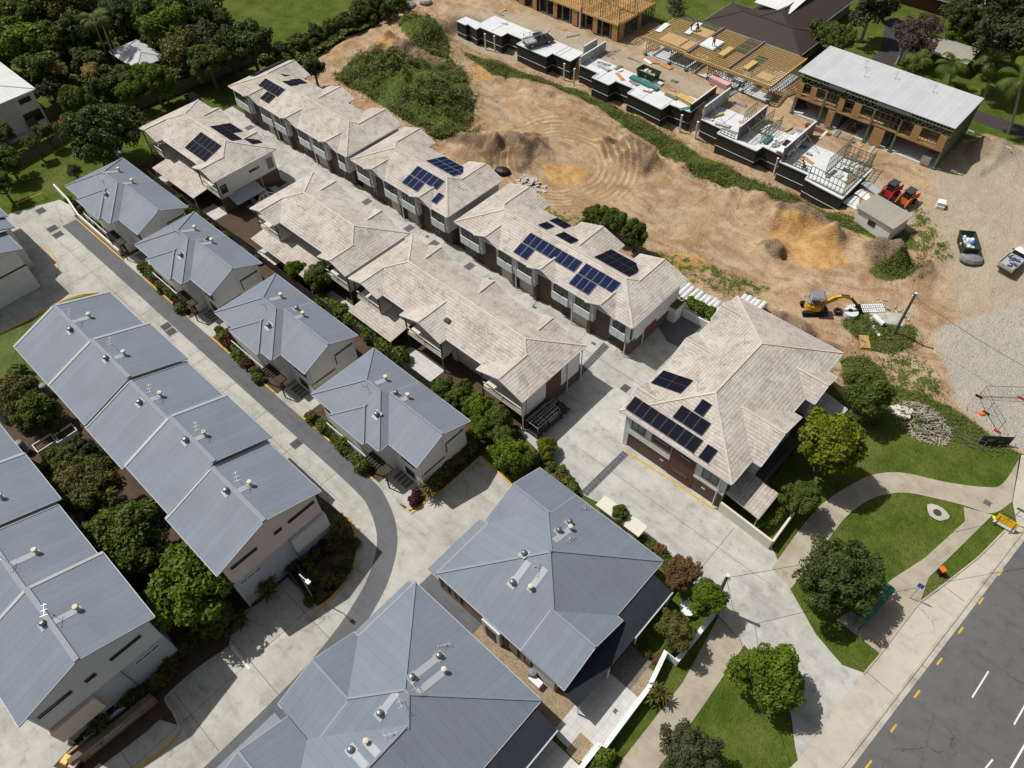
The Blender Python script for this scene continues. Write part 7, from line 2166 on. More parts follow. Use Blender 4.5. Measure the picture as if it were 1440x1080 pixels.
# raised garden frames, water tank, odds
for i, (px, py) in enumerate(((66, 625), (93, 612))):
    c = P(px, py, .4); r = root('raised_bed', '%s white-framed raised garden bed between the townhouse rows' % ('left' if i == 0 else 'right'), 'garden bed', (c.x, c.y, 0))
    mb = MB()
    for x0, x1, y0, y1 in ((-1.15, -1.08, -.7, .7), (1.08, 1.15, -.7, .7), (-1.08, 1.08, -.7, -.63), (-1.08, 1.08, .63, .7)): mb.box(c.x + y0, c.x + y1, c.y + x0, c.y + x1, 0, .85)
    mb.build('frame', M['white'], r); mb = MB(); mb.box(c.x - .62, c.x + .62, c.y - 1.07, c.y + 1.07, 0, .6); mb.build('soil', M['soil'], r)
for px, py, l in ((8, 592, 'upper left'), (70, 555, 'upper right'), (37, 635, 'lower')):
    c = P(px, py); mb = MB(); mb.tube((c.x, c.y, 0), (c.x, c.y, 1.7), .42, 14); mb.dome((c.x, c.y, 1.7), .42, .15, 14, 3); tag(mb.build('water_tank', M['wrap'], None), '%s grey round water tank in the yard between the townhouse rows' % l, 'tank', 'round water tanks')
c = P(967, 856, .6); mb = MB(); mb.lathe((c.x, c.y, 0), [(.1, 0), (.1, .7), (.75, .72), (.75, .78), (0, .8)], 10); tag(mb.build('garden_table', M['white'], None), 'round white garden table under the trees in the front yard', 'table')
c = P(880, 838, .6); mb = MB()
mb.box(c.x - .6, c.x + .6, c.y - .4, c.y + .4, .68, .74)
for s_ in (-1, 1):
    for t_ in (-1, 1): mb.box(c.x + s_ * .5 - .03, c.x + s_ * .5 + .03, c.y + t_ * .32 - .03, c.y + t_ * .32 + .03, 0, .68)
tag(mb.build('garden_table', M['frame'], None), 'dark table in the shaded front yard beside the verandah', 'table')
c = P(757, 962, .4); mb = MB(); mb.box(c.x - .9, c.x + .3, c.y - .3, c.y + .3, 0, .75); tag(mb.build('air_conditioner', M['white'], None), 'white air conditioner unit in the pebble passage between the big houses', 'appliance')
c = P(749, 949, .4); mb = MB(); mb.lathe((c.x, c.y, 0), [(.35, 0), (.4, .5), (.35, 1.2), (0, 1.3)], 12); tag(mb.build('water_heater', M['wrap'], None), 'dark round heater beside the white unit in the pebble passage', 'appliance')
c = P(163, 211, 2.0); mb = MB(); mb.lathe((c.x, c.y, 0), [(.04, 0), (.04, 2.0)], 6); mb.lathe((c.x, c.y, 0), [(1.3, 1.9), (.8, 2.15), (0, 2.4)], 8); tag(mb.build('garden_umbrella', M['white'], None), 'white garden umbrella under the dark tree behind the far cottage', 'umbrella')
c = P(87, 169, 1.5); mb = MB(); mb.lathe((c.x, c.y, 0), [(.04, 0), (.04, 1.5)], 6); mb.lathe((c.x, c.y, 0), [(.7, 1.4), (.4, 1.6), (0, 1.7)], 8); tag(mb.build('garden_umbrella', M['red'], None), 'small red umbrella by the paling fence of the white house', 'umbrella')
a, b_ = P(23, 286, .8), P(60, 271, .8); mb = MB(); mb.tube(a, b_, .05, 6); mb.tube((a.x, a.y, 0), a, .05, 6); mb.tube((b_.x, b_.y, 0), b_, .05, 6); tag(mb.build('yellow_rail', M['yellow_paint'], None), 'yellow barrier rail at the edge of the turning head lawn', 'barrier')
for k, (px, py, i) in enumerate(((452, 771, 0), (456, 767, 0), (459, 764, 0), (462, 760, 0), (112, 1049, 1), (118, 1044, 1), (125, 1038, 1))):
    c = P(px, py); mb = MB(); mb.lathe((c.x, c.y, 0), [(.16, 0), (.22, .25), (.24, .3), (.2, .3), (0, .26)], 9); tag(mb.build('plant_pot', M['render_grey'], None), ('%s grey pot from the left at the foot of the long townhouse gable' if i == 0 else '%s grey pot from the left beside the entry sign wall') % ORD[k % 4 if i == 0 else k - 4], 'pot', ('pots by the long gable' if i == 0 else 'pots by the sign wall'))
# hanging planter box on the low wall
c = P(951, 428, 2.4); r = root('planter_box', 'pale planter box with grass on the wall at the end of the longest tiled row', 'planter', (c.x, c.y, 0))
mb = MB(); mb.box(c.x - .6, c.x + .6, c.y - .9, c.y + .9, 1.8, 2.4); mb.build('box', M['cream'], r); mb = MB(); mb.box(c.x - .5, c.x + .5, c.y - .8, c.y + .8, 2.4, 2.52); mb.build('plants', LEAF['weed'], r); mb = MB(); mb.box(c.x - .5, c.x + .5, c.y - .7, c.y + .7, 0, 1.8); mb.build('pedestal', M['render_grey'], r)

# ---- houses beyond the lawn at the top right
h = root('brown_house', 'dark brown tile-roofed house beyond the joist deck, with a white patio roof on top', 'house', (-54, 126, STREET))
rf = Roof(4.6, .3); rf.add(-64.5, -46.0, 115.8, 125.0, 'x'); rf.add(-60.5, -48.5, 118, 140, 'y'); rf.build(h, M['brown_tile'], M['brown_tile'], M['pale_cap'], M['frame'])
wallbox(h, [(-64, -46.6, 116.4, 124.5, STREET - .1, 4.45), (-60, -49, 124.5, 139, STREET - .1, 4.45)], 'tan_brick')
window(h, '+x', -46.6, 118, 120.5, 3.0, 4.2); window(h, '-y', 116.4, -58, -56, 3.0, 4.2)
mb = MB(); c1 = P(1095, 8, 5.6); mb.face([(c1.x - 3.4, c1.y - 2.5, 6.1), (c1.x + 3.4, c1.y - 2.5, 6.1), (c1.x + 3.4, c1.y + 5, 6.9), (c1.x - 3.4, c1.y + 5, 6.9)]); mb.build('patio_roof', M['white_roof'], h)
c = G(1335, 85); h = root('carport', 'low curved carport with a mossy grey roof among the palms at the top right', 'carport', (c.x, c.y, c.z))
c = P(1337, 66, 4.8); mb = MB()
for k in range(8):
    a, b_ = -3 + k * .75, -3 + (k + 1) * .75; za, zb = 4.7 - .03 * a * a, 4.7 - .03 * b_ * b_
    mb.face([(c.x - 4, c.y + a, za), (c.x + 4, c.y + a, za), (c.x + 4, c.y + b_, zb), (c.x - 4, c.y + b_, zb)])
mb.build('roof', M['shed_roof'], h)
for sx in (-3.8, 3.8):
    for sy in (-2.8, 2.8):
        mb = MB(); mb.box(c.x + sx - .07, c.x + sx + .07, c.y + sy - .07, c.y + sy + .07, STREET - .1, 4.42); mb.build('post', M['timber_dark'], h)
c = P(1310, -8, 4); h = root('brick_house', 'red-brown brick house at the top edge behind the dark driveway', 'house', (c.x, c.y, STREET))
rf = Roof(4.8, .35); rf.add(c.x - 8, c.x + 8, c.y - 3, c.y + 7, 'x'); rf.build(h, M['brown_tile'], M['brown_tile'], M['pale_cap'], M['frame'])
wallbox(h, [(c.x - 7.4, c.x + 7.4, c.y - 2.4, c.y + 6.4, STREET - .1, 4.7)], 'rust'); window(h, '-y', c.y - 2.4, c.x + 2, c.x + 4, 3, 4.3)
a, b_ = G(1360, 187), G(1420, 213); mb = MB(); L_ = (b_ - a).length; d = (b_ - a).normalized()
rail = root('low_white_fence', 'low white edging fence between the lawn and the dug bank', 'fence', ((a + b_) / 2).to_tuple())
for k in range(12):
    p = a + d * (L_ * k / 11); mb = MB(); mb.box(p.x - .04, p.x + .04, p.y - .04, p.y + .04, p.z - .2, p.z + .6); mb.build('fence_post', M['white'], rail)
mb = MB(); mb.beam(a + Vector((0, 0, .5)), b_ + Vector((0, 0, .5)), .05, .12); mb.build('rail', M['white'], rail)
# ================================================================== TREES, PALMS, SHRUBS, WEEDS
def quads_mesh(name, C, U, V, mat_):
    """leaf quads: centres C, half-axes U, V  (n,3)"""
    n = len(C)
    co = np.stack([C - U - V, C + U - V * .6, C + U * .7 + V, C - U * .7 + V * .9], 1).reshape(-1, 3)
    me = bpy.data.meshes.new(name)
    me.vertices.add(4 * n); me.loops.add(4 * n); me.polygons.add(n)
    me.vertices.foreach_set('co', co.reshape(-1).astype(np.float32))
    me.loops.foreach_set('vertex_index', np.arange(4 * n, dtype=np.int32))
    me.polygons.foreach_set('loop_start', (np.arange(n) * 4).astype(np.int32))
    me.polygons.foreach_set('loop_total', np.full(n, 4, np.int32))
    me.update(calc_edges=True)
    me.materials.append(mat_)
    return me

def unit(v): return v / (np.linalg.norm(v, axis=1, keepdims=True) + 1e-9)

def crown_mesh(name, seed, nclump=70, per=70, leaf=.085, rc=.27, flat=.82, jag=.25, shell=.55):
    """crown of unit radius centred at the origin: leaf clumps through an uneven volume"""
    g = np.random.default_rng(seed)
    d = unit(g.normal(size=(nclump, 3)))
    d[:, 2] = np.where(d[:, 2] < -.55, -d[:, 2], d[:, 2])
    lob = 1 + jag * (np.sin(d[:, 0] * 3.1 + seed) * np.sin(d[:, 1] * 2.7 + seed * 1.7) + .5 * np.sin(d[:, 2] * 5 + seed))
    r = (shell + (1 - shell) * g.random(nclump) ** .6) * lob * (1 - rc * .7)
    cc = d * r[:, None] * np.array([1, 1, flat])
    rad = rc * (.65 + .7 * g.random(nclump))
    cnt = np.maximum(12, (per * (rad / rc) ** 2).astype(int))
    idx = np.repeat(np.arange(nclump), cnt)
    m = len(idx)
    q = unit(g.normal(size=(m, 3))); q[:, 2] = np.abs(q[:, 2]) * np.where(g.random(m) < .78, 1, -1)
    q = unit(q)
    C = cc[idx] + q * (rad[idx] * (.70 + .42 * g.random(m)))[:, None]
    nrm = unit(q + .55 * g.normal(size=(m, 3)) + np.array([0, 0, .25]))
    t = unit(np.cross(nrm, g.normal(size=(m, 3)))); b = np.cross(nrm, t)
    s = leaf * (.55 + .8 * g.random(m))
    return quads_mesh(name, C, t * (s * .5)[:, None], b * (s * .8)[:, None], LEAF['mid'])

CROWN = {
 'round': [crown_mesh('crown', 1, 105, 110, .062, .215, .85, .22), crown_mesh('crown', 2, 110, 105, .060, .21, .82, .26), crown_mesh('crown', 13, 100, 110, .064, .22, .88, .24)],
 'loose': [crown_mesh('crown', 3, 80, 100, .072, .21, .8, .38, .4), crown_mesh('crown', 4, 86, 95, .068, .2, .85, .42, .4), crown_mesh('crown', 5, 78, 100, .074, .22, .75, .36, .45)],
 'fine': [crown_mesh('crown', 6, 170, 95, .044, .155, .85, .20, .5), crown_mesh('crown', 7, 180, 95, .043, .15, .8, .26, .5)],
 'bush': [crown_mesh('crown', 8, 26, 42, .19, .40, .8, .2, .4), crown_mesh('crown', 9, 22, 44, .20, .42, .75, .25, .3), crown_mesh('crown', 10, 30, 40, .17, .36, .8, .2, .4)],
 'sparse': [crown_mesh('crown', 12, 70, 40, .06, .2, .8, .35, .4)],
}
def trunk_mesh(seed, h=1.0):
    """trunk with limbs; unit height"""
    g = random.Random(seed); mb = MB()
    mb.tube((0, 0, -.03), (0, 0, .45), .055, 8, .042); mb.tube((0, 0, .45), (.02, .01, .8), .042, 7, .02)
    for k in range(7):
        a = 6.28 * k / 7 + g.uniform(-.3, .3); z = g.uniform(.35, .62); l = g.uniform(.22, .36)
        mid = Vector((math.cos(a) * l * .5, math.sin(a) * l * .5, z + .12)); e = Vector((math.cos(a) * l, math.sin(a) * l, z + g.uniform(.2, .34)))
        mb.tube((0, 0, z), mid, .024, 6, .017); mb.tube(mid, e, .017, 5, .008)
    o = mb.build('trunk', M['bark'], None, org=(0, 0, 0)); me = o.data; bpy.data.objects.remove(o); return me
TRUNK = [trunk_mesh(s_) for s_ in (1, 2, 3)]
TN = [0]
def plant(name, label, cat, base, r, hc, kind, leaf, rz_=None, sx=1.0, group=None, trunk='bark', H_=None, vscale=None):
    """tree or shrub: base point, crown radius r, crown-centre height hc"""
    i = TN[0]; TN[0] += 1
    R0 = root(name, label, cat, base, 0, group)
    ORG[R0.name] = Vector((0, 0, 0))
    ms = CROWN[kind]; cr = bpy.data.objects.new('crown' if cat != 'shrub' else 'foliage', ms[i % len(ms)]); COL.objects.link(cr); cr.parent = R0
    cr.location = (0, 0, hc); cr.scale = (r * sx, r, r * (vscale or 1.0)); cr.rotation_euler = (0, 0, (i * 2.39996) % 6.28)
    cr.material_slots[0].link = 'OBJECT'; cr.material_slots[0].material = LEAF[leaf]
    tr = bpy.data.objects.new('trunk' if cat != 'shrub' else 'stem', TRUNK[i % 3]); COL.objects.link(tr); tr.parent = R0
    hh = hc + r * .35; tr.scale = (min(hh, r * 2.2), min(hh, r * 2.2), hh)
    if trunk != 'bark': tr.material_slots[0].link = 'OBJECT'; tr.material_slots[0].material = M[trunk]
    return R0
def tree_at(label, px, py, rpx, hc, kind, leaf, name='tree', group=None, sx=1.0, trunk='bark', ground=True, vs=None):
    """crown seen centred at px,py with an apparent radius of rpx photo pixels"""
    g0 = 0.0
    for _ in range(4):
        c = P(px, py, hc + g0); g0 = gz(c.x, c.y) if ground else 0
    dist = (Vector((c.x, c.y, hc + g0)) - Vector((0, 0, CAMH))).dot(CF)
    r = rpx * dist / FPX
    return plant(name, label, 'tree' if name != 'shrub' else 'shrub', (c.x, c.y, g0), r, hc, kind, leaf, sx=sx, group=group, trunk=trunk, vscale=vs)

# ---- single trees, front to back
tree_at('tall yellow-green tree overhanging the right side of the large tiled house', 1167, 622, 50, 5.5, 'round', 'lime', 'broadleaf_tree')
tree_at('dark green tree on the site boundary behind the yellow-green tree', 1222, 553, 31, 4.0, 'round', 'mid', 'broadleaf_tree')
tree_at('small mid-green tree by the short cream wall and curved path', 1127, 702, 29, 3.0, 'fine', 'mid', 'broadleaf_tree')
tree_at('round dark olive tree shading the bus shelter', 1183, 808, 57, 4.2, 'fine', 'dark', 'broadleaf_tree')
tree_at('round bright green street tree on the lawn by the entry driveway', 1083, 948, 45, 3.6, 'round', 'bright', 'broadleaf_tree')
tree_at('dark blue-green tree cut off by the bottom edge on the verge', 975, 1066, 44, 3.2, 'fine', 'grey', 'broadleaf_tree')
tree_at('brown leaved tree in the front yard beside the power pole', 958, 806, 27, 3.4, 'fine', 'brown', 'broadleaf_tree')
tree_at('bright green tree in front of the driveway power pole', 995, 840, 25, 3.4, 'round', 'bright', 'broadleaf_tree')
tree_at('olive green round tree behind the white front wall', 950, 886, 26, 3.0, 'round', 'olive', 'broadleaf_tree')
tree_at('small green tree between the white bin store and the big house', 872, 722, 14, 2.2, 'round', 'mid', 'small_tree')
tree_at('bright lime clipped ball shrub beside the parked black pickup', 769, 629, 15, 1.3, 'round', 'lime', 'shrub')
tree_at('bright green tree at the end of the garden hedge, left of the lime ball shrub', 717, 640, 27, 3.2, 'round', 'bright', 'broadleaf_tree')
tree_at('tall dark green tree behind the longest tiled row, by the dirt', 893, 328, 20, 3.2, 'round', 'mid', 'broadleaf_tree', vs=1.2)
tree_at('dark green tree left of the tallest one behind the longest tiled row', 866, 312, 21, 3.0, 'round', 'mid', 'broadleaf_tree')
tree_at('dark green tree leftmost of the clump behind the longest tiled row', 836, 304, 18, 2.6, 'round', 'mid', 'broadleaf_tree')
tree_at('small dark tree at the back corner of the farthest tiled row', 441, 95, 16, 3.5, 'round', 'dark', 'broadleaf_tree')
tree_at('bright green round shrub between cottage and tiled row, left of a darker one', 415, 378, 14, 2.2, 'round', 'bright', 'shrub')
tree_at('dark green round shrub between cottage and tiled row, right of a brighter one', 447, 390, 20, 2.4, 'round', 'mid', 'shrub')
for i, (px, py, r_, lf) in enumerate(((623, 546, 19, 'mid'), (648, 556, 22, 'mid'), (672, 572, 22, 'bright'), (700, 588, 23, 'mid'), (676, 600, 17, 'bright'), (706, 612, 16, 'mid'))):
    tree_at('green garden tree %s in the hedge below the longest near row' % ('first from the left', 'second from the left', 'third from the left', 'rearmost at the right end', 'front middle', 'front right')[i], px, py, r_, 2.2, 'round', lf, 'hedge_tree', 'trees under the balconies')
# yard trees between the long rows
tree_at('olive feathery tree between the townhouse rows, farthest of the three big ones', 122, 686, 50, 4.6, 'fine', 'olive', 'broadleaf_tree', sx=1.1)
tree_at('dark green tree between the townhouse rows, middle of the three big ones', 182, 752, 54, 4.8, 'round', 'mid', 'broadleaf_tree')
tree_at('bright green tree at the gable of the long row, nearest of the three big ones', 272, 822, 62, 4.6, 'round', 'bright', 'broadleaf_tree')
tree_at('dark green shrub tree in the yard left of the long row by the garden beds', 50, 580, 30, 2.8, 'round', 'mid', 'small_tree')
tree_at('small clipped green shrub beside the white garden beds', 74, 598, 14, 1.4, 'bush', 'mid', 'shrub')
tree_at('bright green tree at the left edge by the lawn', 22, 556, 30, 3.0, 'round', 'olive', 'small_tree')
tree_at('dull brown-green shrub below the garden beds', 120, 640, 24, 1.8, 'loose', 'grey', 'shrub')
tree_at('dark shrub right of the garden beds between the rows', 90, 652, 26, 2.0, 'loose', 'mid', 'shrub')
tree_at('dark shrub under the bright tree at the long row gable', 300, 872, 26, 1.6, 'loose', 'mid', 'shrub')
# left woodland
tree_at('large dark tree in front of the woodland, behind the far cottage', 138, 185, 48, 5.5, 'fine', 'dark', 'broadleaf_tree', sx=1.1)
tree_at('bright green bush tree right behind the roof of the far cottage', 138, 215, 21, 2.6, 'round', 'bright', 'small_tree')
woods = [
 (12, 20, 42, 'mid', 'at the top left corner'), (52, 22, 40, 'mid', 'second along the top edge from the left'), (92, 14, 34, 'olive', 'third along the top edge, left of the tall palms'), (28, 66, 42, 'bright', 'above the white house roof'),
 (70, 62, 34, 'mid', 'between the white house and the twin palms'), (108, 48, 32, 'dark', 'just left of the twin palms'), (60, 96, 26, 'mid', 'close behind the right end of the white house'), (170, 22, 34, 'dark', 'directly above the grey pavilion'),
 (204, 20, 26, 'mid', 'above and right of the grey pavilion'), (236, 40, 34, 'bright', 'right of the grey pavilion, at its back'), (262, 20, 32, 'dark', 'near the top edge by the feather palm'), (286, 58, 28, 'grey', 'greyish, at the edge of the bright paddock'),
 (254, 76, 30, 'olive', 'in the middle between pavilion and paddock'), (292, 88, 30, 'mid', 'above the paling fence, right part'), (322, 68, 28, 'dark', 'near the paddock corner'), (352, 62, 30, 'dark', 'dark round one beside the fence end'),
 (212, 108, 26, 'bright', 'below the grey pavilion roof'), (228, 122, 20, 'bright', 'brighter, just over the paling fence'), (180, 112, 20, 'mid', 'left below the grey pavilion'), (182, 132, 20, 'bright', 'small bright one by the paling fence start'),
 (108, 140, 22, 'mid', 'behind the big dark tree, near the white house'), (150, 120, 24, 'dark', 'behind the straw-coloured vines'), (70, 125, 20, 'grey', 'at the right wall of the white house'), (20, 108, 10, 'dark', 'peeping over the white house'), (128, 90, 24, 'dark', 'dark one between the straw vines'), (4, 190, 18, 'olive', 'at the left edge below the white house'), (10, 228, 22, 'mid', 'at the left edge above the turning head'), (62, 184, 12, 'olive', 'small one along the paling fence'), (45, 200, 12, 'mid', 'small one left along the lower paling fence'), (104, 240, 10, 'grey', 'small one on the lawn behind the far cottage'), (0, 258, 16, 'dark', 'lowest at the left edge on the lawn'),
 (308, 30, 18, 'dark', 'under the feather palm'), (216, 55, 14, 'mid', 'small one at the pavilion roof corner')]
for k, (px, py, r_, lf, w) in enumerate(woods):
    tree_at('woodland tree %s' % w + {'dark': ', dark green', 'bright': ', bright green', 'olive': ', olive green', 'grey': ', grey-green'}.get(lf, ', green'), px, py, r_, 5.0 if r_ > 25 else 3.2, ('loose', 'fine', 'round')[k % 3], lf, 'woodland_tree', 'woodland trees at the upper left')
tree_at('straw-coloured dry vine thicket in the woodland, right of its twin', 129, 103, 14, 5.0, 'loose', 'straw', 'vine_thicket')
tree_at('straw-coloured dry vine thicket in the woodland, left of its twin', 82, 98, 12, 5.0, 'sparse', 'straw', 'vine_thicket')
# hedge line of the paddock
for k, (px, py, r_) in enumerate(((395, 74, 14), (420, 62, 14), (445, 50, 14), (468, 40, 13), (490, 32, 14), (512, 20, 18), (530, 8, 16), (402, 88, 12), (545, 16, 12), (560, 3, 12))):
    tree_at('scrubby bush %s along the edge between paddock and dirt site' % ('1st 2nd 3rd 4th 5th 6th 7th lowest right-hand topmost'.split()[k]), px, py, r_, 1.5, 'loose', 'mid' if k % 2 else 'dark', 'scrub_bush', 'scrub along the paddock edge')
# top right
tr_ = [(1160, 46, 20, 'mid', 'bushy tree above the left end of the grey roof'), (1182, 55, 24, 'mid', 'bushy tree behind the grey roof by the brown house'), (1225, 16, 26, 'grey', 'feathery grey-green tree right of the brown house'), (1250, 5, 16, 'dark', 'dark tree at the top edge over the dark driveway'), (1278, 48, 24, 'dead', 'bare brown tree over the dark driveway'), (1310, 40, 20, 'dead', 'bare brown tree left of the carport'), (1298, 68, 18, 'dead', 'bare brown tree at the driveway bend'),
       (1352, 18, 26, 'dark', 'dark tree behind the carport'), (1385, 8, 34, 'dark', 'dark tree at the top edge above the palms'), (1420, 14, 36, 'dark', 'dark tree in the top right corner'), (1345, 42, 14, 'bright', 'bright bush just behind the carport'), (1372, 48, 20, 'dark', 'dark tree right behind the carport'), (1408, 52, 30, 'grey', 'grey-green tree right of the pale trunk'), (1438, 60, 24, 'mid', 'green tree at the right edge under the corner'), (1290, 98, 8, 'mid', 'small bush behind the grey roof')]
for k, (px, py, r_, lf, l) in enumerate(tr_):
    tree_at(l, px, py, r_, 5.0 if r_ > 22 else 3.2, 'sparse' if lf == 'dead' else ('loose', 'fine')[k % 2], lf, 'garden_tree', 'trees at the top right', trunk='bark_pale' if lf in ('dead', 'grey') else 'bark')
c = G(1378, 52); r = root('gum_trunk', 'pale leaning gum tree trunk at the top right among dark foliage', 'tree', c.to_tuple())
mb = MB(); top = P(1384, 8, 15); q = [c, c.lerp(top, .3), c.lerp(top, .65) + Vector((.3, 0, 0)), top]
for a, b_, r0, r1 in zip(q, q[1:], (.45, .38, .3), (.38, .3, .18)): mb.tube(a, b_, r0, 9, r1)
mb.tube(q[2], q[2] + Vector((2.5, 2, 2.4)), .16, 7, .07); mb.tube(q[2], q[2] + Vector((-2, 2.5, 2.6)), .14, 7, .06); mb.build('trunk', M['bark_pale'], r)
cr = bpy.data.objects.new('crown', CROWN['loose'][1]); COL.objects.link(cr); cr.parent = r; cr.location = top - c + Vector((0, 2, 1)); cr.scale = (4.5, 4.5, 3.2); cr.material_slots[0].link = 'OBJECT'; cr.material_slots[0].material = LEAF['grey']
for k, (px, py, l) in enumerate(((880 + 70, 12, 'thin tree right of the top frame, at the lawn'),)):
    tree_at(l, px, py, 14, 4, 'sparse', 'grey', 'garden_tree')

# ---- palms
def palm_mesh(seed, n=15, L=2.9, droop=1.0):
    g = random.Random(seed); mb = MB()
    for k in range(n):
        a = 6.283 * k / n + g.uniform(-.2, .2); el = g.uniform(.1, 1.1); d = Vector((math.cos(a), math.sin(a), 0))
        p = Vector((0, 0, 0)); pts = [p.copy()]; ang = el
        for s_ in range(9):
            p = p + (d * math.cos(ang) + Vector((0, 0, 1)) * math.sin(ang)) * (L / 9); pts.append(p.copy()); ang -= droop * (.12 + .05 * s_)
        side = Vector((-d.y, d.x, 0))
        for s_ in range(9):
            q0, q1 = pts[s_], pts[s_ + 1]; mb.beam(q0, q1, .05, .03)
            for u in (.0, .33, .66):
                q = q0.lerp(q1, u); w = .75 * (1 - abs((s_ + u) / 9 - .45) * 1.3); w = max(w, .18)
                for sg in (-1, 1):
                    tip = q + side * sg * w + (q1 - q0).normalized() * w * .45 + Vector((0, 0, -.35 * w))
                    e = (q1 - q0).normalized() * .055
                    mb.face([q - e, q + e, tip])
    o = mb.build('fronds', LEAF['mid'], None, org=(0, 0, 0)); me = o.data; bpy.data.objects.remove(o); return me
PALM = [palm_mesh(1), palm_mesh(2, 13, 2.7, 1.15)]
def palm(label, px, py, basepx, s_, leaf, lean=True):
    b = G(*basepx)
    # height from where the crown is seen over that base
    best = min(np.arange(2, 18, .1), key=lambda h: (P(px, py, b.z + h) - Vector((b.x, b.y, b.z + h))).length)
    t = P(px, py, b.z + best); h = best
    r = root('palm_tree', label, 'palm', b.to_tuple())
    mb = MB(); dl = Vector((t.x - b.x, t.y - b.y, h))
    q = [b, b + Vector((dl.x * .25, dl.y * .25, h * .35)), b + Vector((dl.x * .6, dl.y * .6, h * .7)), b + dl]
    for a, b_, r0, r1 in zip(q, q[1:], (.2, .16, .14), (.16, .14, .11)): mb.tube(a, b_, r0 * s_ ** .5, 8, r1 * s_ ** .5)
    mb.build('trunk', M['bark_pale'] if leaf != 'dark' else M['bark'], r)
    f = bpy.data.objects.new('crown', PALM[TN[0] % 2]); TN[0] += 1; COL.objects.link(f); f.parent = r; f.location = dl; f.scale = (s_,) * 3; f.rotation_euler = (0, 0, TN[0] * 1.3)
    f.material_slots[0].link = 'OBJECT'; f.material_slots[0].material = LEAF[leaf]
palm('tall slender palm left of the twin at the grey pavilion', 131, 28, (156, 90), 1.1, 'olive'); palm('tall slender palm right of the twin at the grey pavilion', 140, 24, (168, 99), 1.1, 'mid')
palm('feather palm at the top edge beside the bright paddock', 276, 8, (283, 34), 1.5, 'dark')
palm('palm behind the grey roof, leftmost of the four on the top right lawn', 1292, 84, (1294, 118), 1.25, 'mid'); palm('palm second from the left on the top right lawn', 1340, 92, (1333, 125), 1.25, 'mid')
palm('palm third from the left on the top right lawn with a long bare trunk', 1398, 88, (1383, 138), 1.5, 'mid'); palm('palm rightmost on the top right lawn at the frame edge', 1436, 112, (1418, 187), 1.5, 'mid')
# ---- dracaena / yucca rosettes
def yucca_mesh(seed):
    g = random.Random(seed); mb = MB()
    for (cx, cy, cz) in ((0, 0, 1.0), (.35, .2, .75), (-.3, .25, .8), (.05, -.4, .7)):
        for k in range(26):
            a = g.uniform(0, 6.28); el = g.uniform(-.2, 1.3); d = Vector((math.cos(a) * math.cos(el), math.sin(a) * math.cos(el), math.sin(el))); s_ = Vector((-math.sin(a), math.cos(a), 0)) * .05
            c = Vector((cx, cy, cz)); m = c + d * .35; e = c + d * .68 + Vector((0, 0, -.12))
            mb.face([c - s_ * .6, c + s_ * .6, m + s_, m - s_]); mb.face([m - s_, m + s_, e])
    o = mb.build('rosette', LEAF['olive'], None, org=(0, 0, 0)); me = o.data; bpy.data.objects.remove(o); return me
YUC = [yucca_mesh(1), yucca_mesh(2)]
def stem_mesh():
    mb = MB()
    for (cx, cy, cz) in ((0, 0, 1.0), (.35, .2, .75), (-.3, .25, .8), (.05, -.4, .7)): mb.tube((cx * .3, cy * .3, 0), (cx, cy, cz), .06, 6, .05)
    o = mb.build('stem', M['bark'], None, org=(0, 0, 0)); me = o.data; bpy.data.objects.remove(o); return me
YST = stem_mesh()
yl = [(478, 742, 1.7, 'spiky yucca by the kerb at the long row gable corner'), (373, 826, 1.6, 'spiky yucca at the left of the gable bed, largest'), (408, 795, 1.1, 'spiky yucca behind the lamp in the gable bed'), (432, 790, 1.1, 'spiky yucca in the middle of the gable bed'), (447, 811, .9, 'small yellow-green yucca right of the street lamp'), (336, 872, 1.3, 'spiky yucca left of the visitor bay'), (315, 868, 1.3, 'spiky yucca under the bright tree'), (277, 892, 1.3, 'spiky yucca upper in the bed by the left row gable'),
      (256, 913, 1.2, 'spiky yucca second in the bed by the left row gable'), (236, 934, 1.3, 'spiky yucca against the blue-grey gable wall'), (223, 957, 1.2, 'spiky yucca lower against the blue-grey gable wall'), (186, 978, 1.3, 'spiky yucca behind the pale sign panel'), (138, 1022, 1.6, 'large spiky yucca behind the entry sign wall'), (470, 765, 1.2, 'dark spiky plant inside the curve of the gable bed'), (480, 790, 1.1, 'dark spiky plant along the yellow kerb curve'), (465, 815, 1.1, 'dark spiky plant low along the yellow kerb curve'),
      (604, 686, 1.5, 'spiky green plant beside the visitor parking bay'), (925, 974, 1.4, 'spiky green plant outside the white wall on the grass'), (915, 1048, 1.0, 'x')]
for k, (px, py, s_, l) in enumerate(yl[:-1]):
    g = G(px, py); c = P(px, py, g.z + .8 * s_)
    r = root('yucca', l, 'plant', (c.x, c.y, gz(c.x, c.y)), group='spiky garden plants'); ORG[r.name] = Vector()
    for nm, me in (('leaves', YUC[k % 2]), ('stem', YST)):
        o = bpy.data.objects.new(nm, me); COL.objects.link(o); o.parent = r; o.scale = (s_,) * 3; o.rotation_euler = (0, 0, k * 1.1)
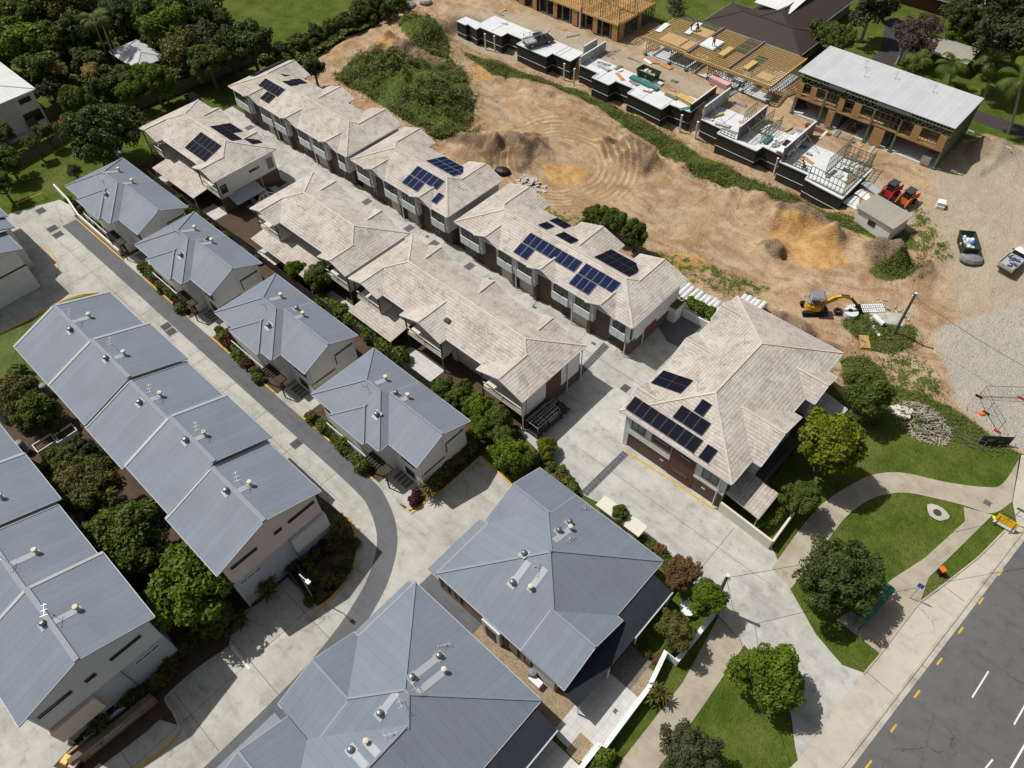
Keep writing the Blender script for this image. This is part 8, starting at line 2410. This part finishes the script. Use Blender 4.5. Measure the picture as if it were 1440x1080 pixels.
# ---- shrubs: garden strips
def shrubs(pts, r_, leafs, lab, grp, hc=.55, jit=.25):
    if jit < .3 and len(pts) < 18: lab = '%s from left, ' + lab
    rr = random.Random(len(pts) * 7 + int(pts[0][0]))
    for i, (px, py) in enumerate(pts):
        rad = r_ * rr.uniform(.8, 1.25); g = G(px, py)
        plant('shrub', lab % ORD[i] if '%s' in lab else lab, 'shrub', (g.x + rr.uniform(-jit, jit), g.y + rr.uniform(-jit, jit), g.z - .05), rad, rad * .75, 'bush', leafs[i % len(leafs)], group=grp)
def line(a, b_, n): return [(a[0] + (b_[0] - a[0]) * k / (n - 1), a[1] + (b_[1] - a[1]) * k / (n - 1)) for k in range(n)]
shrubs(line((207, 380), (258, 436), 9), .75, ['mid', 'olive', 'dark', 'red'], 'garden shrub before the second cottage from the far end', 'shrubs before the second cottage')
shrubs(line((312, 470), (366, 535), 9), .75, ['mid', 'olive', 'red', 'mid'], 'garden shrub before the third cottage from the far end', 'shrubs before the third cottage')
shrubs(line((442, 592), (516, 660), 11), .75, ['olive', 'mid', 'mid', 'dark'], 'garden shrub before the nearest cottage at the bend', 'shrubs before the nearest cottage')
shrubs(line((100, 283), (150, 330), 7), .7, ['mid', 'red', 'dark'], 'garden shrub behind the white wall of the far cottage', 'shrubs at the far cottage')
shrubs(line((602, 682), (668, 628), 9) + line((612, 668), (660, 626), 6), .9, ['grey', 'mid', 'olive'], 'green shrub in the bed between the nearest cottage and the visitor bay', 'shrubs beside the visitor bay', jit=.4)
shrubs([(588, 700), (583, 706)], .7, ['red'], 'dark red shrub at the corner of the visitor bay', 'dark red shrubs')
shrubs(line((455, 425), (566, 508), 17), .95, ['mid', 'bright', 'mid', 'dark'], 'green hedge shrub along the paling fence below the tiled rows', 'hedge along the cottage fence', jit=.3)
shrubs(line((250, 290), (360, 372), 12), .8, ['mid', 'dark', 'olive'], 'green shrub in the back gardens between the far cottages and tiled rows', 'back garden shrubs', jit=.5)
shrubs(line((972, 430), (1002, 448), 6), .75, ['bright', 'mid'], 'clipped hedge shrub at the end of the dark patch', 'hedge at the dark patch', jit=.1)
shrubs(line((765, 645), (805, 690), 7), .6, ['mid', 'brown', 'mid'], 'low shrub along the driveway edge below the lime ball', 'shrubs along the driveway edge')
shrubs(line((905, 765), (940, 795), 5), .75, ['mid', 'mid', 'brown'], 'green shrub along the entry drive behind the brown tree', 'shrubs along the entry drive')
shrubs(line((1072, 738), (1100, 722), 4), .7, ['bright', 'mid'], 'bright shrub in the corner of the cream walls', 'shrubs inside the cream walls')
shrubs(line((735, 660), (700, 655), 3) + [(748, 650), (728, 672)], .8, ['mid', 'dark'], 'dark shrub beside the bright tree by the big house corner', 'shrubs by the big house corner')
shrubs([(850, 1066), (842, 1078)], 1.0, ['bright', 'mid'], 'bright green shrub outside the white wall at the bottom edge', 'shrubs at the bottom edge')
shrubs([(905, 920), (918, 925), (935, 915)], .5, ['mid', 'brown'], 'small shrub inside the white front wall', 'small shrubs inside the front wall')
shrubs([(380, 150), (388, 158)], 1.3, ['mid', 'dark'], 'round bush at the front corner of the farthest tiled row', 'bushes by the farthest tiled row')
shrubs(line((440, 850), (500, 770), 5) + line((420, 800), (470, 770), 5) + line((455, 835), (485, 800), 4), .6, ['dark', 'grey', 'red'], 'dark low shrub in the curved gable bed', 'shrubs in the gable bed', jit=.4)
shrubs(line((120, 1040), (240, 940), 10) + line((250, 925), (320, 885), 6), .7, ['dark', 'mid'], 'dark low shrub along the left row gable wall', 'shrubs along the left gable', jit=.4)
shrubs(line((95, 655), (230, 830), 12), 1.0, ['dark', 'mid'], 'dark low shrub under the trees between the townhouse rows', 'undergrowth between the rows', jit=.9)
shrubs([(8, 545), (30, 530), (48, 545), (15, 575), (40, 600)], 1.1, ['olive', 'mid'], 'bright bush in the yard at the left edge', 'bushes in the left yard')
# ---- weeds on the dirt site: one mass of grass blades, and rougher tufts on the mounds
def weeds(name, polys, dens, h, sz, leaf, seed, lab):
    g = np.random.default_rng(seed); Cs = []
    for q in polys:
        X = np.array([[p[0], p[1]] for p in q]); lo, hi = X.min(0), X.max(0); n = int((hi - lo).prod() * dens)
        pt = lo + g.random((n, 2)) * (hi - lo)
        pt = pt[inpoly(pt[:, 0], pt[:, 1], q)]
        k = vnoise(pt[:, 0], pt[:, 1], 3.0, 3) * .6 + vnoise(pt[:, 0], pt[:, 1], 1.1, 5) * .4
        pt = pt[k > .36 + .12 * g.random(len(pt))]
        pt = pt + g.normal(size=pt.shape) * .55 * (g.random((len(pt), 1)) < .3) * 1.6      # strays past the edge
        Cs.append(pt)
    pt = np.concatenate(Cs); n = len(pt)
    hs = vnoise(pt[:, 0], pt[:, 1], 1.8, 4)
    z = np.array([gz(x, y) for x, y in pt])
    hh = h * (.2 + 1.2 * hs ** 1.5)
    nr = unit(g.normal(size=(n, 3)) * .55 + np.array([0, 0, 1.0])); tt = unit(np.cross(nr, g.normal(size=(n, 3)))); bb = np.cross(nr, tt)
    s_ = sz * (.5 + .9 * g.random(n))
    C = np.stack([pt[:, 0], pt[:, 1], z + hh * (.3 + .7 * g.random(n))], 1)
    me = quads_mesh(name, C, tt * (s_ * .5)[:, None], bb * (s_ * 1.6)[:, None], LEAF[leaf]); o = bpy.data.objects.new(name, me); COL.objects.link(o)
    return tag(o, lab, 'weeds', kind='stuff')
weeds('tall_weeds', [weed_polys[0], weed_polys[1], weed_polys[7]], 110, 1.1, .11, 'weed', 21, 'tall dark green weeds overgrowing the spoil mounds')
weeds('weed_strip', [weed_polys[2], weed_polys[3], weed_polys[5], weed_polys[6]], 100, .55, .085, 'weed', 22, 'rough green weeds on the bank below the slab walls and round the pole')
weeds('rough_grass', [weed_polys[4]], 60, .35, .07, 'weed', 23, 'rough grass behind the wire fence')
weeds('sparse_weeds', sparse_polys, 14, .2, .07, 'olive', 24, 'sparse dry weeds scattered on the dirt')
# ---- undergrowth filling the woodland floor
def undergrowth(name, poly, n, leaf, seed, lab, top=2.6):
    g = np.random.default_rng(seed); X = np.array([[p[0], p[1]] for p in poly]); lo, hi = X.min(0), X.max(0)
    pt = lo + g.random((n, 2)) * (hi - lo); pt = pt[inpoly(pt[:, 0], pt[:, 1], poly)]; n = len(pt)
    hgt = .3 + top * vnoise(pt[:, 0], pt[:, 1], 3.0, 6) * (.5 + vnoise(pt[:, 0], pt[:, 1], 1.1, 7)) 
    z = np.array([gz(x, y) for x, y in pt]) + hgt * (.75 + .3 * g.random(n))
    nr = unit(g.normal(size=(n, 3)) * .6 + np.array([0, 0, 1.0])); tt = unit(np.cross(nr, g.normal(size=(n, 3)))); bb = np.cross(nr, tt); s_ = .22 * (.6 + .9 * g.random(n))
    me = quads_mesh(name, np.stack([pt[:, 0], pt[:, 1], z], 1), tt * s_[:, None], bb * (s_ * 1.3)[:, None], LEAF[leaf]); o = bpy.data.objects.new(name, me); COL.objects.link(o)
    return tag(o, lab, 'undergrowth', kind='stuff')
undergrowth('woodland_undergrowth', PX([(-30, -20), (300, -20), (318, 30), (345, 60), (372, 74), (300, 110), (235, 136), (176, 160), (160, 150), (110, 150), (70, 130), (55, 92), (0, 60), (-30, 60)]), 60000, 'mid', 31, 'tangled green undergrowth filling the woodland floor at the upper left')
undergrowth('paddock_edge_growth', PX([(360, 90), (400, 70), (470, 32), (520, 0), (580, -20), (570, 8), (505, 50), (430, 88), (385, 96)]), 9000, 'weed', 32, 'rank green growth along the paddock edge of the dirt site', 1.0)
undergrowth('garden_undergrowth', PX([(1340, 10), (1475, 0), (1475, 60), (1400, 62), (1350, 58)], 2.2), 9000, 'dark', 33, 'dark undergrowth below the trees at the top right', 2.0)
